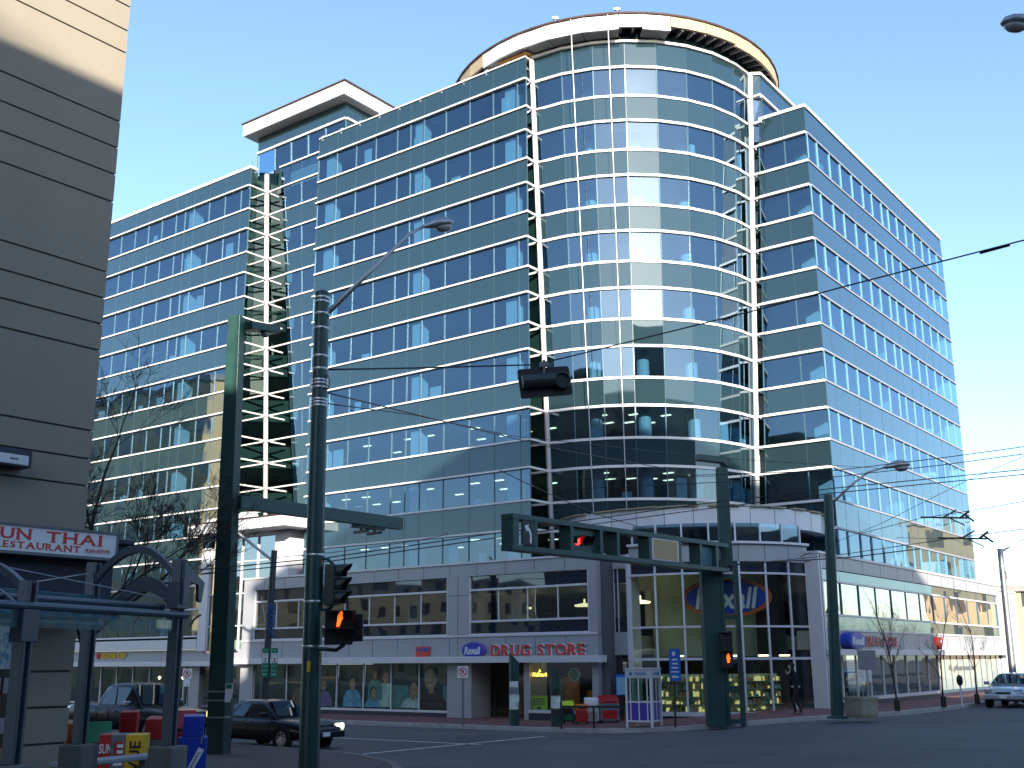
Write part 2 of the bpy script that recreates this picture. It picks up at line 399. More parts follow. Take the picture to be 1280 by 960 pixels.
near_kerb = [(130, -16.7), (40, -16.7), (7, -16.7), (4.2, -17.2), (1.6, -18.6), (-.6, -20.6), (-2.2, -23.4), (-2.8, -26), (-2.8, -60)]
pavement('near_pavement', near_kerb, lambda p: (p[0], -30) if p[0] > 7 else (min(p[0] + 14, 9 + p[0] * .1), min(p[1], -29 + .2 * p[1] * 0) if p[1] < -24 else -30 + (p[1] + 24) * -.05))
mb = MB()
drape(mb, [(5.33, -16.4), (5.2, -7)], [(5.50, -16.4), (5.37, -7)], .006, 1)
a, b = ground(505, 927), ground(600, 931)
ua, ub = to_uv(a), to_uv(b)
drape(mb, [(ua[0] + 4, ua[1]), (ub[0], ub[1])], [(ua[0] + 4, ua[1] + .14), (ub[0], ub[1] + .14)], .006, 1)
drape(mb, [(20, -10.9), (14, -10.9)], [(20, -10.75), (14, -10.75)], .006, 1)
drape(mb, [(-7.2, 8), (-7.2, 20)], [(-7.34, 8), (-7.34, 20)], .006, 3)
drape(mb, [(-7.2, 26), (-7.2, 40)], [(-7.34, 26), (-7.34, 40)], .006, 3)
o = mb.build('road_marking', M['road_paint'], fix=False); tag(o, kind='structure')

# ------------------------------------------------------------------ the glass office building
office = thing('office_building', 'tall teal glass office block with a curved corner, white floor bands and a shop podium', 'office building', ORG, YAW)
FH, WH, Z0 = 2.79125, 1.48966, 8.3074
def zt(k): return Z0 + k * FH
def zb(k): return zt(k) - WH
def Rc(z): return 8.10 - (30.64 - z) * .0475            # the curved corner leans outwards
CU, CV = 11.0, 8.65
def vm(z): return CV - Rc(z)                             # line of the corner column
def vc(z): return 1.25 + (32.5 - z) * .056               # leaning wall between the wings
def uc(z): return CU - Rc(z)
def offs(pl, d):
    n = len(pl); out = []
    for i in range(n):
        def nrm(a, b):
            l = math.hypot(b[0] - a[0], b[1] - a[1]) or 1; return (-(b[1] - a[1]) / l, (b[0] - a[0]) / l)
        if i == 0: m_ = nrm(pl[0], pl[1]); f = 1
        elif i == n - 1: m_ = nrm(pl[-2], pl[-1]); f = 1
        else:
            p, q = nrm(pl[i - 1], pl[i]), nrm(pl[i], pl[i + 1]); m_ = (p[0] + q[0], p[1] + q[1]); l = math.hypot(*m_)
            if l < .3: m_ = q; f = 1
            else: m_ = (m_[0] / l, m_[1] / l); f = min(1.6, 1 / max(.35, m_[0] * p[0] + m_[1] * p[1]))
        out.append((pl[i][0] + m_[0] * d * f, pl[i][1] + m_[1] * d * f))
    return out
def band(mb, fn, z0, z1, off=0., jitter=.004, mi=0):
    a, b = offs(fn(z0), off), offs(fn(z1), off)
    for i in range(len(a) - 1):
        j0, j1 = random.uniform(-jitter, jitter), random.uniform(-jitter, jitter)
        du, dv = a[i + 1][0] - a[i][0], a[i + 1][1] - a[i][1]; l = math.hypot(du, dv) or 1; n = (-dv / l, du / l)
        def p(q, z, j): return L(q[0] + n[0] * j, q[1] + n[1] * j, z)
        mb.quad(p(a[i], z0, j0), p(a[i + 1], z0, j0 + j1), p(b[i + 1], z1, j1), p(b[i], z1, 0), mi)
def trim(mb, fn, z, h, dep, back=.03, mi=0):
    z0, z1 = z - h / 2, z + h / 2
    for zz in (0,):
        o0, o1, i0, i1 = offs(fn(z0), dep), offs(fn(z1), dep), offs(fn(z0), -back), offs(fn(z1), -back)
        n = len(o0)
        for i in range(n - 1):
            mb.quad(L(*o0[i], z0), L(*o0[i + 1], z0), L(*o1[i + 1], z1), L(*o1[i], z1), mi)
            mb.quad(L(*o1[i], z1), L(*o1[i + 1], z1), L(*i1[i + 1], z1), L(*i1[i], z1), mi)
            mb.quad(L(*i0[i], z0), L(*i0[i + 1], z0), L(*o0[i + 1], z0), L(*o0[i], z0), mi)
        for i in (0, n - 1): mb.quad(L(*o0[i], z0), L(*o1[i], z1), L(*i1[i], z1), L(*i0[i], z0), mi)
def posts(mb, fn, z0, z1, w, dep, mi=0, skip=()):
    a, b = fn(z0), fn(z1); oa, ob = offs(a, dep), offs(b, dep)
    for i in range(len(a)):
        if i in skip: continue
        j = i if i < len(a) - 1 else i - 1
        du, dv = a[j + 1][0] - a[j][0], a[j + 1][1] - a[j][1]; l = math.hypot(du, dv); t = (du / l * w / 2, dv / l * w / 2)
        def P(q, z, s): return L(q[0] + t[0] * s, q[1] + t[1] * s, z)
        ia, ib = offs(a, -.02)[i], offs(b, -.02)[i]
        mb.hexa([P(oa[i], z0, -1), P(oa[i], z0, 1), P(ia, z0, 1), P(ia, z0, -1), P(ob[i], z1, -1), P(ob[i], z1, 1), P(ib, z1, 1), P(ib, z1, -1)], mi)
us_w = [62, 60.5, 59, 57.5, 56, 54.5, 53, 51.5, 50, 48.9, 47.8, 46.2, 44.6, 43.05, 41.6, 40.15, 38.68, 37.77, 36.88, 35.35, 33.83, 32.32, 31.5]
us_l = [25.55, 24.05, 22.53, 21.02, 19.43, 18.47, 17.51, 15.99, 14.39, 12.87, 11.35, 10.8]
vs_r = [8.65, 9.9, 11.55, 13.05, 14.75, 16.4, 17.85, 19.45, 20.6, 22.1, 23.7, 25.2, 26.87, 28.41, 29.97, 31.4]
def wing(z): return [(u, 0) for u in us_w]
def core(z): v = vc(z); return [(u, v) for u in (31.6 - v, 28.5, 27.1, 25.58)]
def core_top(z): v = vc(z); return [(u, v) for u in (32.4, 30.9, 29.4, 27.9, 26.4, 24.7)]
def nich_l(z): v = vc(z); return [(31.5, 0.02), (31.6 + v, v), (31.6, 2 * v), (31.6 - v, v)]
def left(z): return [(u, 0) for u in us_l]
def nich_m(z): r_ = vm(z); return [(10.8, .02), (10.8 + r_ * .9, r_ * .95), (10.83, r_ + .16)]
def curve(z): r_ = Rc(z); return [(CU - r_ * math.sin(R(p)), CV - r_ * math.cos(R(p))) for p in (1.2, 13, 24.2, 35.2, 46.2, 57.4, 68.4, 80, 89)]
def nich_r(z): r_, u = vm(z), uc(z); return [(u, 8.53), (u + .7 * r_, 8.65 + .5 * r_), (u - .4, 8.65 + 1.1 * r_), (u - .55, 8.67)]
def facet(z): return [(uc(z) - .55, 8.65), (1.15, 8.65), (0, 8.65)]
def right(z): return [(0, v) for v in vs_r]
def upper(z): return [(uc(z), 8.5), (2.3, 8.85), (2.3, 11), (2.3, 13), (2.3, 15), (2.3, 17.5), (2.3, 20), (2.3, 25), (2.3, 31)]
runs = [(wing, -1, 8, .5), (nich_l, 0, 8, 0), (core, 0, 8, .4), (left, 0, 8, .5), (nich_m, 0, 8, 0), (curve, 0, 8, .5), (nich_r, 0, 7, 0), (facet, 0, 7, .5), (right, 0, 7, .5)]
ROOF = {wing: 31.8, left: 31.8, curve: 32.6, facet: 29.25, right: 29.25, core: 31.9, nich_l: 32.35, nich_m: 31.8, nich_r: 29.2}
for fn, k0, k1, dep in runs:
    base = {wing: 3.95}.get(fn, 6.2)
    for k in range(k0, k1 + 1):
        mb = MB()
        skip = (len(fn(20)) - 1,) if fn is right else ((0,) if fn is core else ())
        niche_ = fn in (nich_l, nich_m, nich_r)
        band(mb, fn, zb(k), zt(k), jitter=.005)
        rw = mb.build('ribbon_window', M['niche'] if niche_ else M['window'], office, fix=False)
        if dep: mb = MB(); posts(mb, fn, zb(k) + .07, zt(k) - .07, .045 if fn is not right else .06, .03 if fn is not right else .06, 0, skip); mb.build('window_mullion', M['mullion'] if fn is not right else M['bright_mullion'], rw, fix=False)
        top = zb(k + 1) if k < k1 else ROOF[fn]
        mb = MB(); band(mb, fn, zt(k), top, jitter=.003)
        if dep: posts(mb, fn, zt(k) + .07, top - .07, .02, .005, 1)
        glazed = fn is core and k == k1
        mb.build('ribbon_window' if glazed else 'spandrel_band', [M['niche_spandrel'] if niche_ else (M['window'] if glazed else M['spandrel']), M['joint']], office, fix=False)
        if dep:
            mb = MB(); deep = .16 if fn in (left, wing, facet) else .10
            th = .085 if fn in (left, wing, core, right) else .12; tm = M['trim_shaded'] if fn is right else M['trim']; deep = .08 if fn is right else deep
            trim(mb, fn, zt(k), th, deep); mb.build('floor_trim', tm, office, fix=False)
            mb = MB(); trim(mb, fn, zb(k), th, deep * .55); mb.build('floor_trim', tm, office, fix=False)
    if fn in (wing, left, facet, right):
        mb = MB(); trim(mb, fn, ROOF[fn] + .07, .16 if fn is not left else .07, .06, .5)
        mb.build('parapet_cap', M['trim'], office, fix=False)
# upper set-back storey on the right and the storey over the core
for fn, k, top in ((upper, 8, 31.9), (core_top, 9, 34.55)):
    mb = MB(); band(mb, fn, zb(k) - (1.0 if fn is upper else 0), zt(k)); posts(mb, fn, zb(k), zt(k), .06, .05, 1); mb.build('ribbon_window', [M['window'], M['mullion']], office, fix=False)
    mb = MB(); band(mb, fn, zt(k), top); mb.build('spandrel_band', M['spandrel'], office, fix=False)
    mb = MB(); trim(mb, fn, zt(k), .12, .12); trim(mb, fn, top + .05, .14, .1)
    mb.build('floor_trim', M['trim'], office, fix=False)
mb = MB(); trim(mb, core, zb(9), .085, .12); mb.build('floor_trim', M['trim'], office, fix=False)
# flank of the core storey, seen above the roof
mb = MB()
def cflank(z): return [(24.7, vc(z)), (24.7, 8)]
band(mb, cflank, 29, 34.55); mb.build('spandrel_band', M['spandrel'], office, fix=False)
mb = MB(); trim(mb, cflank, zt(9), .12, .12); mb.build('floor_trim', M['trim'], office, fix=False)
mb = MB(); band(mb, lambda z: [(25.55, 6), (25.55, 0)], 6.2, 31.8); mb.build('end_wall', M['spandrel'], office, fix=False)
# core and wing window rows in between (the core has an extra glazed row)
# overhanging roof of the core
mb = MB(); mb.ubox(24.1, 33.0, .4, 9, 34.5, 35.3, 0); mb.ubox(24.0, 33.1, .32, 9.1, 35.304, 35.38, 1)
for u in (26.3, 28.6, 30.8): mb.ubox(u, u + .02, .396, .41, 34.52, 35.29, 2)
mb.build('roof_cornice', [M['clad_light'], M['rust'], M['seam']], office)
mb = MB(); mb.ubox(24.2, 32.9, .5, 8.9, 34.47, 34.497); mb.build('soffit', M['soffit'], office)
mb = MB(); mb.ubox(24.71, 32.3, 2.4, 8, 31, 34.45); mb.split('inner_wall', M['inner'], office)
# drum storey and half-finished ring under the sky
mb = MB()
arc = lambda r_, a0, a1, n: [(CU - r_ * math.sin(R(a0 + (a1 - a0) * i / n)), CV - r_ * math.cos(R(a0 + (a1 - a0) * i / n))) for i in range(n + 1)]
def ring_seg(mb, r0, r1, z0, z1, a0, a1, n, mi):
    A, B = arc(r0, a0, a1, n), arc(r1, a0, a1, n)
    for i in range(n):
        mb.hexa([L(*A[i], z0), L(*A[i + 1], z0), L(*B[i + 1], z0), L(*B[i], z0), L(*A[i], z1), L(*A[i + 1], z1), L(*B[i + 1], z1), L(*B[i], z1)], mi)
RR = 9.05
cuts = [(-120, -55, 4, 1), (-55, -32, 2, 2), (-32, -16, 2, 1), (-16, 0, 2, 0), (0, 11, 1, 0), (11, 22, 1, 0), (22, 33.5, 1, 0), (33.5, 40.6, 1, 3), (40.6, 49.6, 1, 0), (49.6, 62, 2, 2), (62, 74, 2, 2), (74, 88, 2, 1), (88, 110, 3, 1), (110, 180, 5, 1)]
for a0, a1, n, mi in cuts:
    low = .12 if mi in (0,) else 0
    ring_seg(mb, RR - .12, RR, (32.28 if mi != 2 else 32.40) - low, 32.95, a0, a1 - .25, n, {0: 0, 1: 2, 2: 2, 3: 0}[mi])
ring_seg(mb, RR - .5, RR + .07, 32.955, 33.05, -120, 240, 60, 3)
mb.build('ring_cornice', [M['clad_light'], M['wood'], M['tan_board'], M['rust']], office)
mb = MB(); ring_seg(mb, Rc(32.4) - .4, RR - .14, 32.62, 32.70, -120, 240, 60, 0)
for a0, a1, n, mi in cuts:
    if mi == 0: ring_seg(mb, Rc(32.4) + .05, RR - .10, 32.17, 32.22, a0, a1 - .25, n, 1)
mb.build('soffit', [M['plinth'], M['soffit']], office)
mb = MB()
for a in range(-110, 230, 4):
    if any(a0 <= a < a1 for a0, a1, n, mi in cuts if mi == 0): continue
    A = arc(Rc(32.4) - .1, a, a, 1)[0]; B = arc(RR - .14, a, a, 1)[0]; mb.beam(L(*A, 32.5), L(*B, 32.42), .09, .16)
mb.split('outrigger', M['soffit'], office)
mb = MB(); pts = arc(8.0, -120, 240, 60)[:-1]; mb.poly([L(*p, 33.0) for p in pts]); mb.split('roof', M['roof'], office)
mb = MB(); mb.poly([L(*p, 31.6) for p in arc(8.12, 95, 360, 40)])
A = arc(8.12, 88, 362, 44)
for i in range(44): mb.quad(L(*A[i], 28.5), L(*A[i + 1], 28.5), L(*A[i + 1], 32.62), L(*A[i], 32.62))
mb.build('drum_wall', M['spandrel'], office)
mb = MB(); trim(mb, curve, 32.0, .13, .11); mb.build('floor_trim', M['trim'], office, fix=False)
# loose plywood sheet and clamps along the unfinished roof edge
mb = MB(); mb.obox(L(11.6, .35, 32.1), L(.85, 0, .0), L(0, .4, 0), Vector((0, .12, .05))); mb.build('plywood_sheet', M['wood'], office)
mb = MB()
for i in range(9):
    u = 25.2 - i * 1.5; mb.ubox(u, u + .28, .02, .3, 31.92, 32.04); mb.ubox(u + .1, u + .16, -.03, .03, 31.7, 32.0)
mb.split('roof_clamp', M['steel'], office)
# roofs
mb = MB(); mb.ubox(34.2, 61.9, .3, 31, 31.4, 31.5); mb.ubox(11, 25.4, .3, 31, 31.4, 31.5); mb.ubox(25, 31.3, 2.5, 31, 31.3, 31.4); mb.ubox(.2, 3, 9.2, 31, 28.8, 28.9); mb.ubox(2.5, 25, 12, 31, 31.45, 31.55)
mb.split('roof', M['roof'], office)
# slanted white columns standing in the open corners, with crossing fins
for (fu, fv, z0, z1, rad) in ((lambda z: 31.6, vc, 9.9, 31.85, .14), (lambda z: 10.8, lambda z: vm(z) - .02, 6.9, 32.2, .125), (lambda z: uc(z) - .12, lambda z: 8.62, 7.0, 32.0, .13)):
    mb = MB(); mb.tube([L(fu(z), fv(z), z) for z in (z0, (z0 + z1) / 2, z1)], rad, 10); mb.build('corner_column', M['trim'], office, smooth=True)
    for k in range(0, 9):
        for z in (zt(k), zb(k)):
            if z > z1 - .6 or z < z0: continue
            u, v = fu(z), fv(z); mb = MB()
            if rad == .14:
                mb.beam(L(31.5, -.1, z), L(31.5, 1.62 * v, z), .10, .085); mb.beam(L(31.6 + v * .98, v - .02, z - .002), L(28.4, v - .02, z - .002), .10, .085)
            elif u > 9:
                mb.beam(L(10.8, -.1, z), L(10.8, v + .08, z), .10, .10); mb.beam(L(10.8 + vm(z) * .75, v - .02, z - .002), L(10.6, v - .02, z - .002), .10, .10)
                mb.beam(L(10.72, v - .05, z - .004), L(10.3, v - .02 + .06, z - .004), .08, .08)
            else:
                mb.beam(L(u - .6, 8.58, z), L(u + .75, 8.56, z), .10, .10); mb.beam(L(u - .1, 8.5, z - .002), L(u - .15, 8.65 + vm(z), z - .002), .10, .10)
            mb.build('cross_fin', M['trim'], office)
# inside: storey ceilings, inner walls, columns, lamps
def plate(z):
    v, r_, u = vc(z), vm(z), uc(z)
    cv = [(CU - (Rc(z) - .35) * math.sin(R(p)), CV - (Rc(z) - .35) * math.cos(R(p))) for p in range(4, 89, 7)]
    return [(61.7, .3), (32.1, .3), (32.2 + v, v + .1), (31.6, 2 * v + .35), (31.2 - v, v + .35), (25.9, v + .35), (25.9, .3), (11.4, .3), (11.9 + r_, r_ + .2), (11.0, r_ + .6)] + cv
for k in range(-1, 9):
    z0_, z1_ = zt(k) + .06, zb(k + 1) - .12
    mb = MB(); pl = plate(z0_) + ([(3.3, 9.6), (.35, 9.3), (.35, 31), (61.7, 31)] if k < 8 else [(4, 12), (4, 31), (61.7, 31)])
    n = len(pl); a = [L(*p, z0_) for p in pl]; b = [L(*p, z1_) for p in pl]
    mb.add(a + b, [tuple(range(n))[::-1], tuple(range(n, 2 * n))] + [(i, (i + 1) % n, n + (i + 1) % n, n + i) for i in range(n)])
    mb.build('floor_slab', M['slab'], office)
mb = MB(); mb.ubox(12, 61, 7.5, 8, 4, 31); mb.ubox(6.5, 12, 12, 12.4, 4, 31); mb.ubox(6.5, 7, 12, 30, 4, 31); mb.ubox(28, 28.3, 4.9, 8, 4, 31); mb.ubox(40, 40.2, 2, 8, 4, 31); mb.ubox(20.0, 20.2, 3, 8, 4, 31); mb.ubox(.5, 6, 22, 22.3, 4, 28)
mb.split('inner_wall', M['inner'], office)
mb = MB()
for u in (17.98, 24.75, 11.95): mb.ubox(u - .30, u + .30, .16, .76, 4, 31.3)
for u in (37.3, 48.3, 58): mb.ubox(u - .32, u + .32, .2 + (2.9 if u < 33 else 0), .84 + (2.9 if u < 33 else 0), 4, 31.3)
for p in (19, 40, 63): mb.tube([L(CU - 6.2 * math.sin(R(p)), CV - 6.2 * math.cos(R(p)), z) for z in (4, 31)], .30, 12)
for v in (9.9 + .55, 20.0, 30.2): mb.ubox(.7, 1.3, v - .3, v + .3, 4, 28.6)
mb.split('inner_column', M['inner_col'], office)
mb = MB(); rl = random.Random(4)
for k in (0, 1, 2):
    for u in [12.6 + 1.5 * i for i in range(9)]:
        for v in (2.2, 4.6):
            if rl.random() < (.75 if k < 2 else .6): mb.ubox(u, u + .5, v, v + .16, zt(k) + .02, zt(k) + .05)
    for p in (22, 38, 55, 70):
        for r_ in (5.4, 3.6):
            if rl.random() < .8: q = arc(r_, p, p, 1)[0]; mb.ubox(q[0], q[0] + .5, q[1], q[1] + .16, zt(k) + .02, zt(k) + .05)
mb.split('ceiling_light', M['light'], office)
# small desks and blinds behind a few panes, so that no two windows are alike
mb = MB()
for fn, lo, hi in ((left, 0, 8), (wing, 0, 8), (right, 0, 7), (curve, 0, 8)):
    for k in range(lo, hi + 1):
        pl = offs(fn(zb(k) + .5), -.16)
        for i in range(len(pl) - 1):
            q = rl.random()
            if q < .14:
                h = rl.choice((.35, .6, 1.0)); a, b = pl[i], pl[i + 1]; f0 = rl.uniform(.1, .5); f1 = f0 + rl.uniform(.2, .45)
                pa = (a[0] + (b[0] - a[0]) * f0, a[1] + (b[1] - a[1]) * f0); pb = (a[0] + (b[0] - a[0]) * f1, a[1] + (b[1] - a[1]) * f1)
                mb.beam(L(*pa, zb(k) + h / 2), L(*pb, zb(k) + h / 2), .08, h)
mb.split('window_blind', M['inner_col'], office)
# hanging ropes are things of their own (below)

# ------------------------------------------------------------------ podium
VP, UP = -.8, -.8
def seams(mb, a, b, z0, z1, n, v=None, u=None, mi=1):
    for i in range(1, n):
        t = a + (b - a) * i / n
        if v is not None: mb.ubox(t - .012, t + .012, v - .004, v + .02, z0, z1, mi)
        else: mb.ubox(u - .004, u + .02, t - .012, t + .012, z0, z1, mi)
# cladding of the left front
mb = MB(); v1 = .4
mb.ubox(6.9, 29.2, VP, v1, 6.3, 6.86, 0); seams(mb, 6.9, 29.2, 6.32, 6.84, 14, v=VP)
mb.ubox(13.75, 15.0, VP, v1, 2.78, 6.298, 0); mb.ubox(6.9, 7.32, VP, v1, 3.66, 6.298, 0); mb.ubox(28.35, 29.2, VP, v1, 2.78, 6.298, 0)
mb.ubox(6.9, 13.748, VP, v1, 2.78, 3.62, 0); mb.ubox(15.002, 28.348, VP, v1, 2.78, 3.62, 0)
seams(mb, 6.9, 29.2, 2.8, 3.6, 14, v=VP); mb.ubox(14.36, 14.384, VP - .004, VP + .02, 2.8, 6.3, 1); mb.ubox(13.75, 15, VP - .004, VP + .02, 5.45, 5.47, 1)
mb.split('wall_panel', [M['clad'], M['seam']], office)
mb = MB(); mb.ubox(6.84, 29.26, VP - .06, v1, 6.862, 6.95); mb.ubox(6.9, 29.2, VP - .05, VP + .05, 3.622, 3.70); mb.build('parapet_cap', M['clad_light'], office)
mb = MB(); mb.ubox(6.5, 29.4, VP - .42, VP - .002, 2.50, 2.78); mb.build('canopy', M['clad_light'], office, bevel=.01)
for (u0, u1, nm) in ((7.34, 13.72, 4), (15.02, 28.33, 8)):
    us = [u0 + (u1 - u0) * i / nm for i in range(nm + 1)]; fn = lambda z, us=us: [(u, VP + .12) for u in us[::-1]]
    mb = MB(); band(mb, fn, 4.30, 5.66, jitter=.006); posts(mb, fn, 4.3, 5.66, .05, .04, 1)
    mb.build('podium_window', [M['podium_glass'], M['trim']], office, fix=False)
    for z0_, z1_ in ((3.72, 4.28), (5.70, 6.28)): mb = MB(); band(mb, fn, z0_, z1_, .01); mb.build('spandrel_band', M['spandrel_dark'], office, fix=False)
    mb = MB(); trim(mb, fn, 4.29, .09, .09); trim(mb, fn, 5.68, .09, .09); trim(mb, fn, 3.73, .06, .09)
    for u in (u0, u1): mb.ubox(u - .04, u + .04, VP + .02, VP + .14, 3.7, 6.29)
    mb.split('window_frame', M['clad_light'], office, fix=False)
# ground floor of the left front
mb = MB(); mb.ubox(13.6, 15.0, VP + .02, .6, 0, 2.498); mb.ubox(6.95, 7.25, VP + .02, .6, 0, 2.498); mb.ubox(28.2, 29.2, VP + .02, .6, 0, 2.498); mb.ubox(10.5, 10.75, VP + .06, .6, 0, 2.498)
mb.split('wall_panel', M['clad'], office)
fn = lambda z: [(u, VP + .14) for u in (28.2, 25.7, 23.9, 22.1, 20.3, 18.5, 16.75, 15.0)]
mb = MB(); band(mb, fn, .42, 2.5, jitter=.003); posts(mb, fn, .42, 2.5, .06, .05, 1); trim(mb, fn, .38, .1, .1, mi=1); mb.build('shop_window', [M['clear'], M['clad_light']], office, fix=False)
fn = lambda z: [(u, VP + .14) for u in (10.5, 8.9, 7.25)]
mb = MB(); band(mb, fn, .55, 2.5, jitter=.003); posts(mb, fn, .55, 2.5, .06, .05, 1, (1,)); trim(mb, fn, .5, .12, .1, mi=1); mb.build('shop_window', [M['clear'], M['clad_light']], office, fix=False)
fn = lambda z: [(u, .9) for u in (13.6, 12.6, 11.6, 10.75)]
mb = MB(); band(mb, fn, .1, 2.5); posts(mb, fn, .1, 2.5, .07, .05, 1); mb.build('shop_door', [M['clear'], M['mullion']], office, fix=False)
mb = MB(); mb.ubox(15.0, 28.2, VP + .05, .4, 0, .33); mb.ubox(7.25, 10.5, VP + .05, .4, 0, .44); mb.split('plinth', M['plinth'], office)
# chamfer between front and drum, both sides
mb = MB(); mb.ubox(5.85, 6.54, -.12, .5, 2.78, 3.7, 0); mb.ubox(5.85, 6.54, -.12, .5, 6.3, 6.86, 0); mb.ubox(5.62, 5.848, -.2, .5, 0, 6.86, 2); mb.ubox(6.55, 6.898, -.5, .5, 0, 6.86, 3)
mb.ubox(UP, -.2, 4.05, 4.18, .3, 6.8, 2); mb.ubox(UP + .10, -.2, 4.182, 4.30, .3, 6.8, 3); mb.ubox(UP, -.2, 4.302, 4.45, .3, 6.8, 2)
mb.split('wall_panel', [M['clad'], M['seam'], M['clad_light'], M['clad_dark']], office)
fn = lambda z: [(6.55, .0), (6.35, .0), (5.85, .0)]
mb = MB(); band(mb, fn, 4.3, 5.66); posts(mb, fn, 3.7, 6.3, .05, .04, 1); band(mb, fn, .4, 2.7); mb.build('podium_window', [M['podium_glass'], M['clad_light']], office, fix=False)
for z0_, z1_ in ((3.72, 4.28), (5.70, 6.28)): mb = MB(); band(mb, fn, z0_, z1_, .01); mb.build('spandrel_band', M['spandrel_dark'], office, fix=False)
# glass drum at the corner
DU, DV, DR = 5.4, 5.5, 5.75
def darc(r_, ps): return [(DU - r_ * math.sin(R(p)), DV - r_ * math.cos(R(p))) for p in ps]
dp = [-2 + 11.3 * i for i in range(8)]
drum = lambda z: darc(DR, dp)
mb = MB(); band(mb, drum, .52, 2.60, jitter=.004); band(mb, drum, 2.60, 3.85, jitter=.004); band(mb, drum, 3.85, 5.95, jitter=.004)
posts(mb, drum, .5, 6.42, .075, .06, 1)
mb.build('drum_glazing', [M['clear'], M['clad_light']], office, fix=False)
mb = MB(); band(mb, drum, 5.95, 6.4); mb.build('spandrel_band', M['spandrel_dark'], office, fix=False)
mb = MB(); trim(mb, drum, 2.60, .10, .08); trim(mb, drum, 3.85, .08, .08); trim(mb, drum, 5.95, .08, .08); trim(mb, drum, .5, .16, .10); mb.build('transom', M['clad_light'], office, fix=False)
mb = MB(); band(mb, lambda z: darc(DR - .02, dp), 0, .43); mb.build('plinth', M['plinth'], office, fix=False)
mb = MB(); dp2 = [-2 + 11.3 * i for i in range(8)]
ringA = darc(DR + .10, dp2); ringB = darc(DR - .6, dp2)
def ringbox(mb, ra, rb, ps, z0, z1, mi=0, joint=None):
    A, B = darc(ra, ps), darc(rb, ps)
    for i in range(len(A) - 1):
        mb.hexa([L(*B[i], z0), L(*B[i + 1], z0), L(*A[i + 1], z0), L(*A[i], z0), L(*B[i], z1), L(*B[i + 1], z1), L(*A[i + 1], z1), L(*A[i], z1)], mi)
    if joint is not None:
        for p in ps[1:-1]:
            a, b = darc(ra + .005, [p - .12])[0], darc(ra + .005, [p + .12])[0]; mb.quad(L(*a, z0 + .02), L(*b, z0 + .02), L(*b, z1 - .02), L(*a, z1 - .02), joint)
ringbox(mb, DR + .08, DR - .8, dp2, 6.42, 7.12, 0, 1); mb.build('wall_panel', [M['clad'], M['seam']], office)
mb = MB(); ringbox(mb, DR + .22, DR - .8, dp2, 7.122, 7.22, 0); mb.build('parapet_cap', M['clad_light'], office)
dr2 = lambda z: darc(DR - .25, dp)
mb = MB(); band(mb, dr2, 7.2, 8.0); posts(mb, dr2, 7.2, 8.0, .07, .05, 1); mb.build('podium_window', [M['window'], M['clad_light']], office, fix=False)
# wide curved fascia band over the drum
BU, BV, BR = 6.6, 6.9, 6.35
mb = MB()
bp = list(range(-36, 131, 11))
A = [(BU - BR * math.sin(R(p)), BV - BR * math.cos(R(p))) for p in bp]; B = [(BU - (BR - .9) * math.sin(R(p)), BV - (BR - .9) * math.cos(R(p))) for p in bp]
for i in range(len(A) - 1):
    mb.hexa([L(*B[i], 7.98), L(*B[i + 1], 7.98), L(*A[i + 1], 7.98), L(*A[i], 7.98), L(*B[i], 8.8), L(*B[i + 1], 8.8), L(*A[i + 1], 8.8), L(*A[i], 8.8)], 0)
    p = bp[i]
    if i:
        a, b = [(BU - (BR + .005) * math.sin(R(q)), BV - (BR + .005) * math.cos(R(q))) for q in (p - .1, p + .1)]; mb.quad(L(*a, 8.0), L(*b, 8.0), L(*b, 8.79), L(*a, 8.79), 1)
mb.build('curved_fascia', [M['clad_light'], M['seam']], office)
mb = MB(); A2 = [(BU - (BR + .02) * math.sin(R(p)), BV - (BR + .02) * math.cos(R(p))) for p in range(-36, 131, 4)]
for i in range(len(A2) - 1):
    h = rl.uniform(.0, .07)
    if rl.random() < .8: mb.beam(L(*A2[i], 8.82 + h / 2), L(*A2[i + 1], 8.82 + h / 2), .25, .05)
mb.build('flashing', M['tan_board'], office)
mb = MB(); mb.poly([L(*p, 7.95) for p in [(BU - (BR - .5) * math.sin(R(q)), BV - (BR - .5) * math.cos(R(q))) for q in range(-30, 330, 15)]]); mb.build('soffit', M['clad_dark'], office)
# right-hand front of the podium (its pavement lies half a metre higher)
mb = MB(); u1 = .5
mb.ubox(UP, u1, 4.46, 33, 6.22, 6.80, 0); mb.ubox(UP, u1, 4.46, 33, 2.95, 3.70, 0); mb.ubox(UP, u1, 32.5, 33, 3.702, 6.218, 0)
seams(mb, 4.46, 33, 2.97, 3.68, 12, u=UP); seams(mb, 4.46, 33, 6.24, 6.78, 12, u=UP); mb.ubox(UP + .02, u1, 32.3, 33, .3, 2.948, 2)
mb.split('wall_panel', [M['clad'], M['seam'], M['clad_light']], office)
mb = MB(); mb.ubox(UP - .06, u1, 4.0, 33.05, 6.802, 6.9); mb.ubox(UP - .05, UP + .05, 4.46, 33, 3.702, 3.78); mb.build('parapet_cap', M['clad_light'], office)
mb = MB(); mb.ubox(UP - .40, UP - .002, 4.3, 33, 2.70, 2.95); mb.build('canopy', M['clad_light'], office, bevel=.01)
fn = lambda z: [(UP + .12, v) for v in lin(4.46, 32.5, 13)]
mb = MB(); M['mirror_glass'] = glass('mirror_glass', (1, 1, 1), (.25, .35, .38), .45, .0, .02, .5, 1.6)
band(mb, fn, 4.36, 5.72, jitter=.008); posts(mb, fn, 4.36, 5.72, .05, .04, 1); mb.build('podium_window', [M['mirror_glass'], M['mullion']], office, fix=False)
for z0_, z1_ in ((3.78, 4.34), (5.76, 6.22)): mb = MB(); band(mb, fn, z0_, z1_, .01); mb.build('spandrel_band', M['spandrel'], office, fix=False)
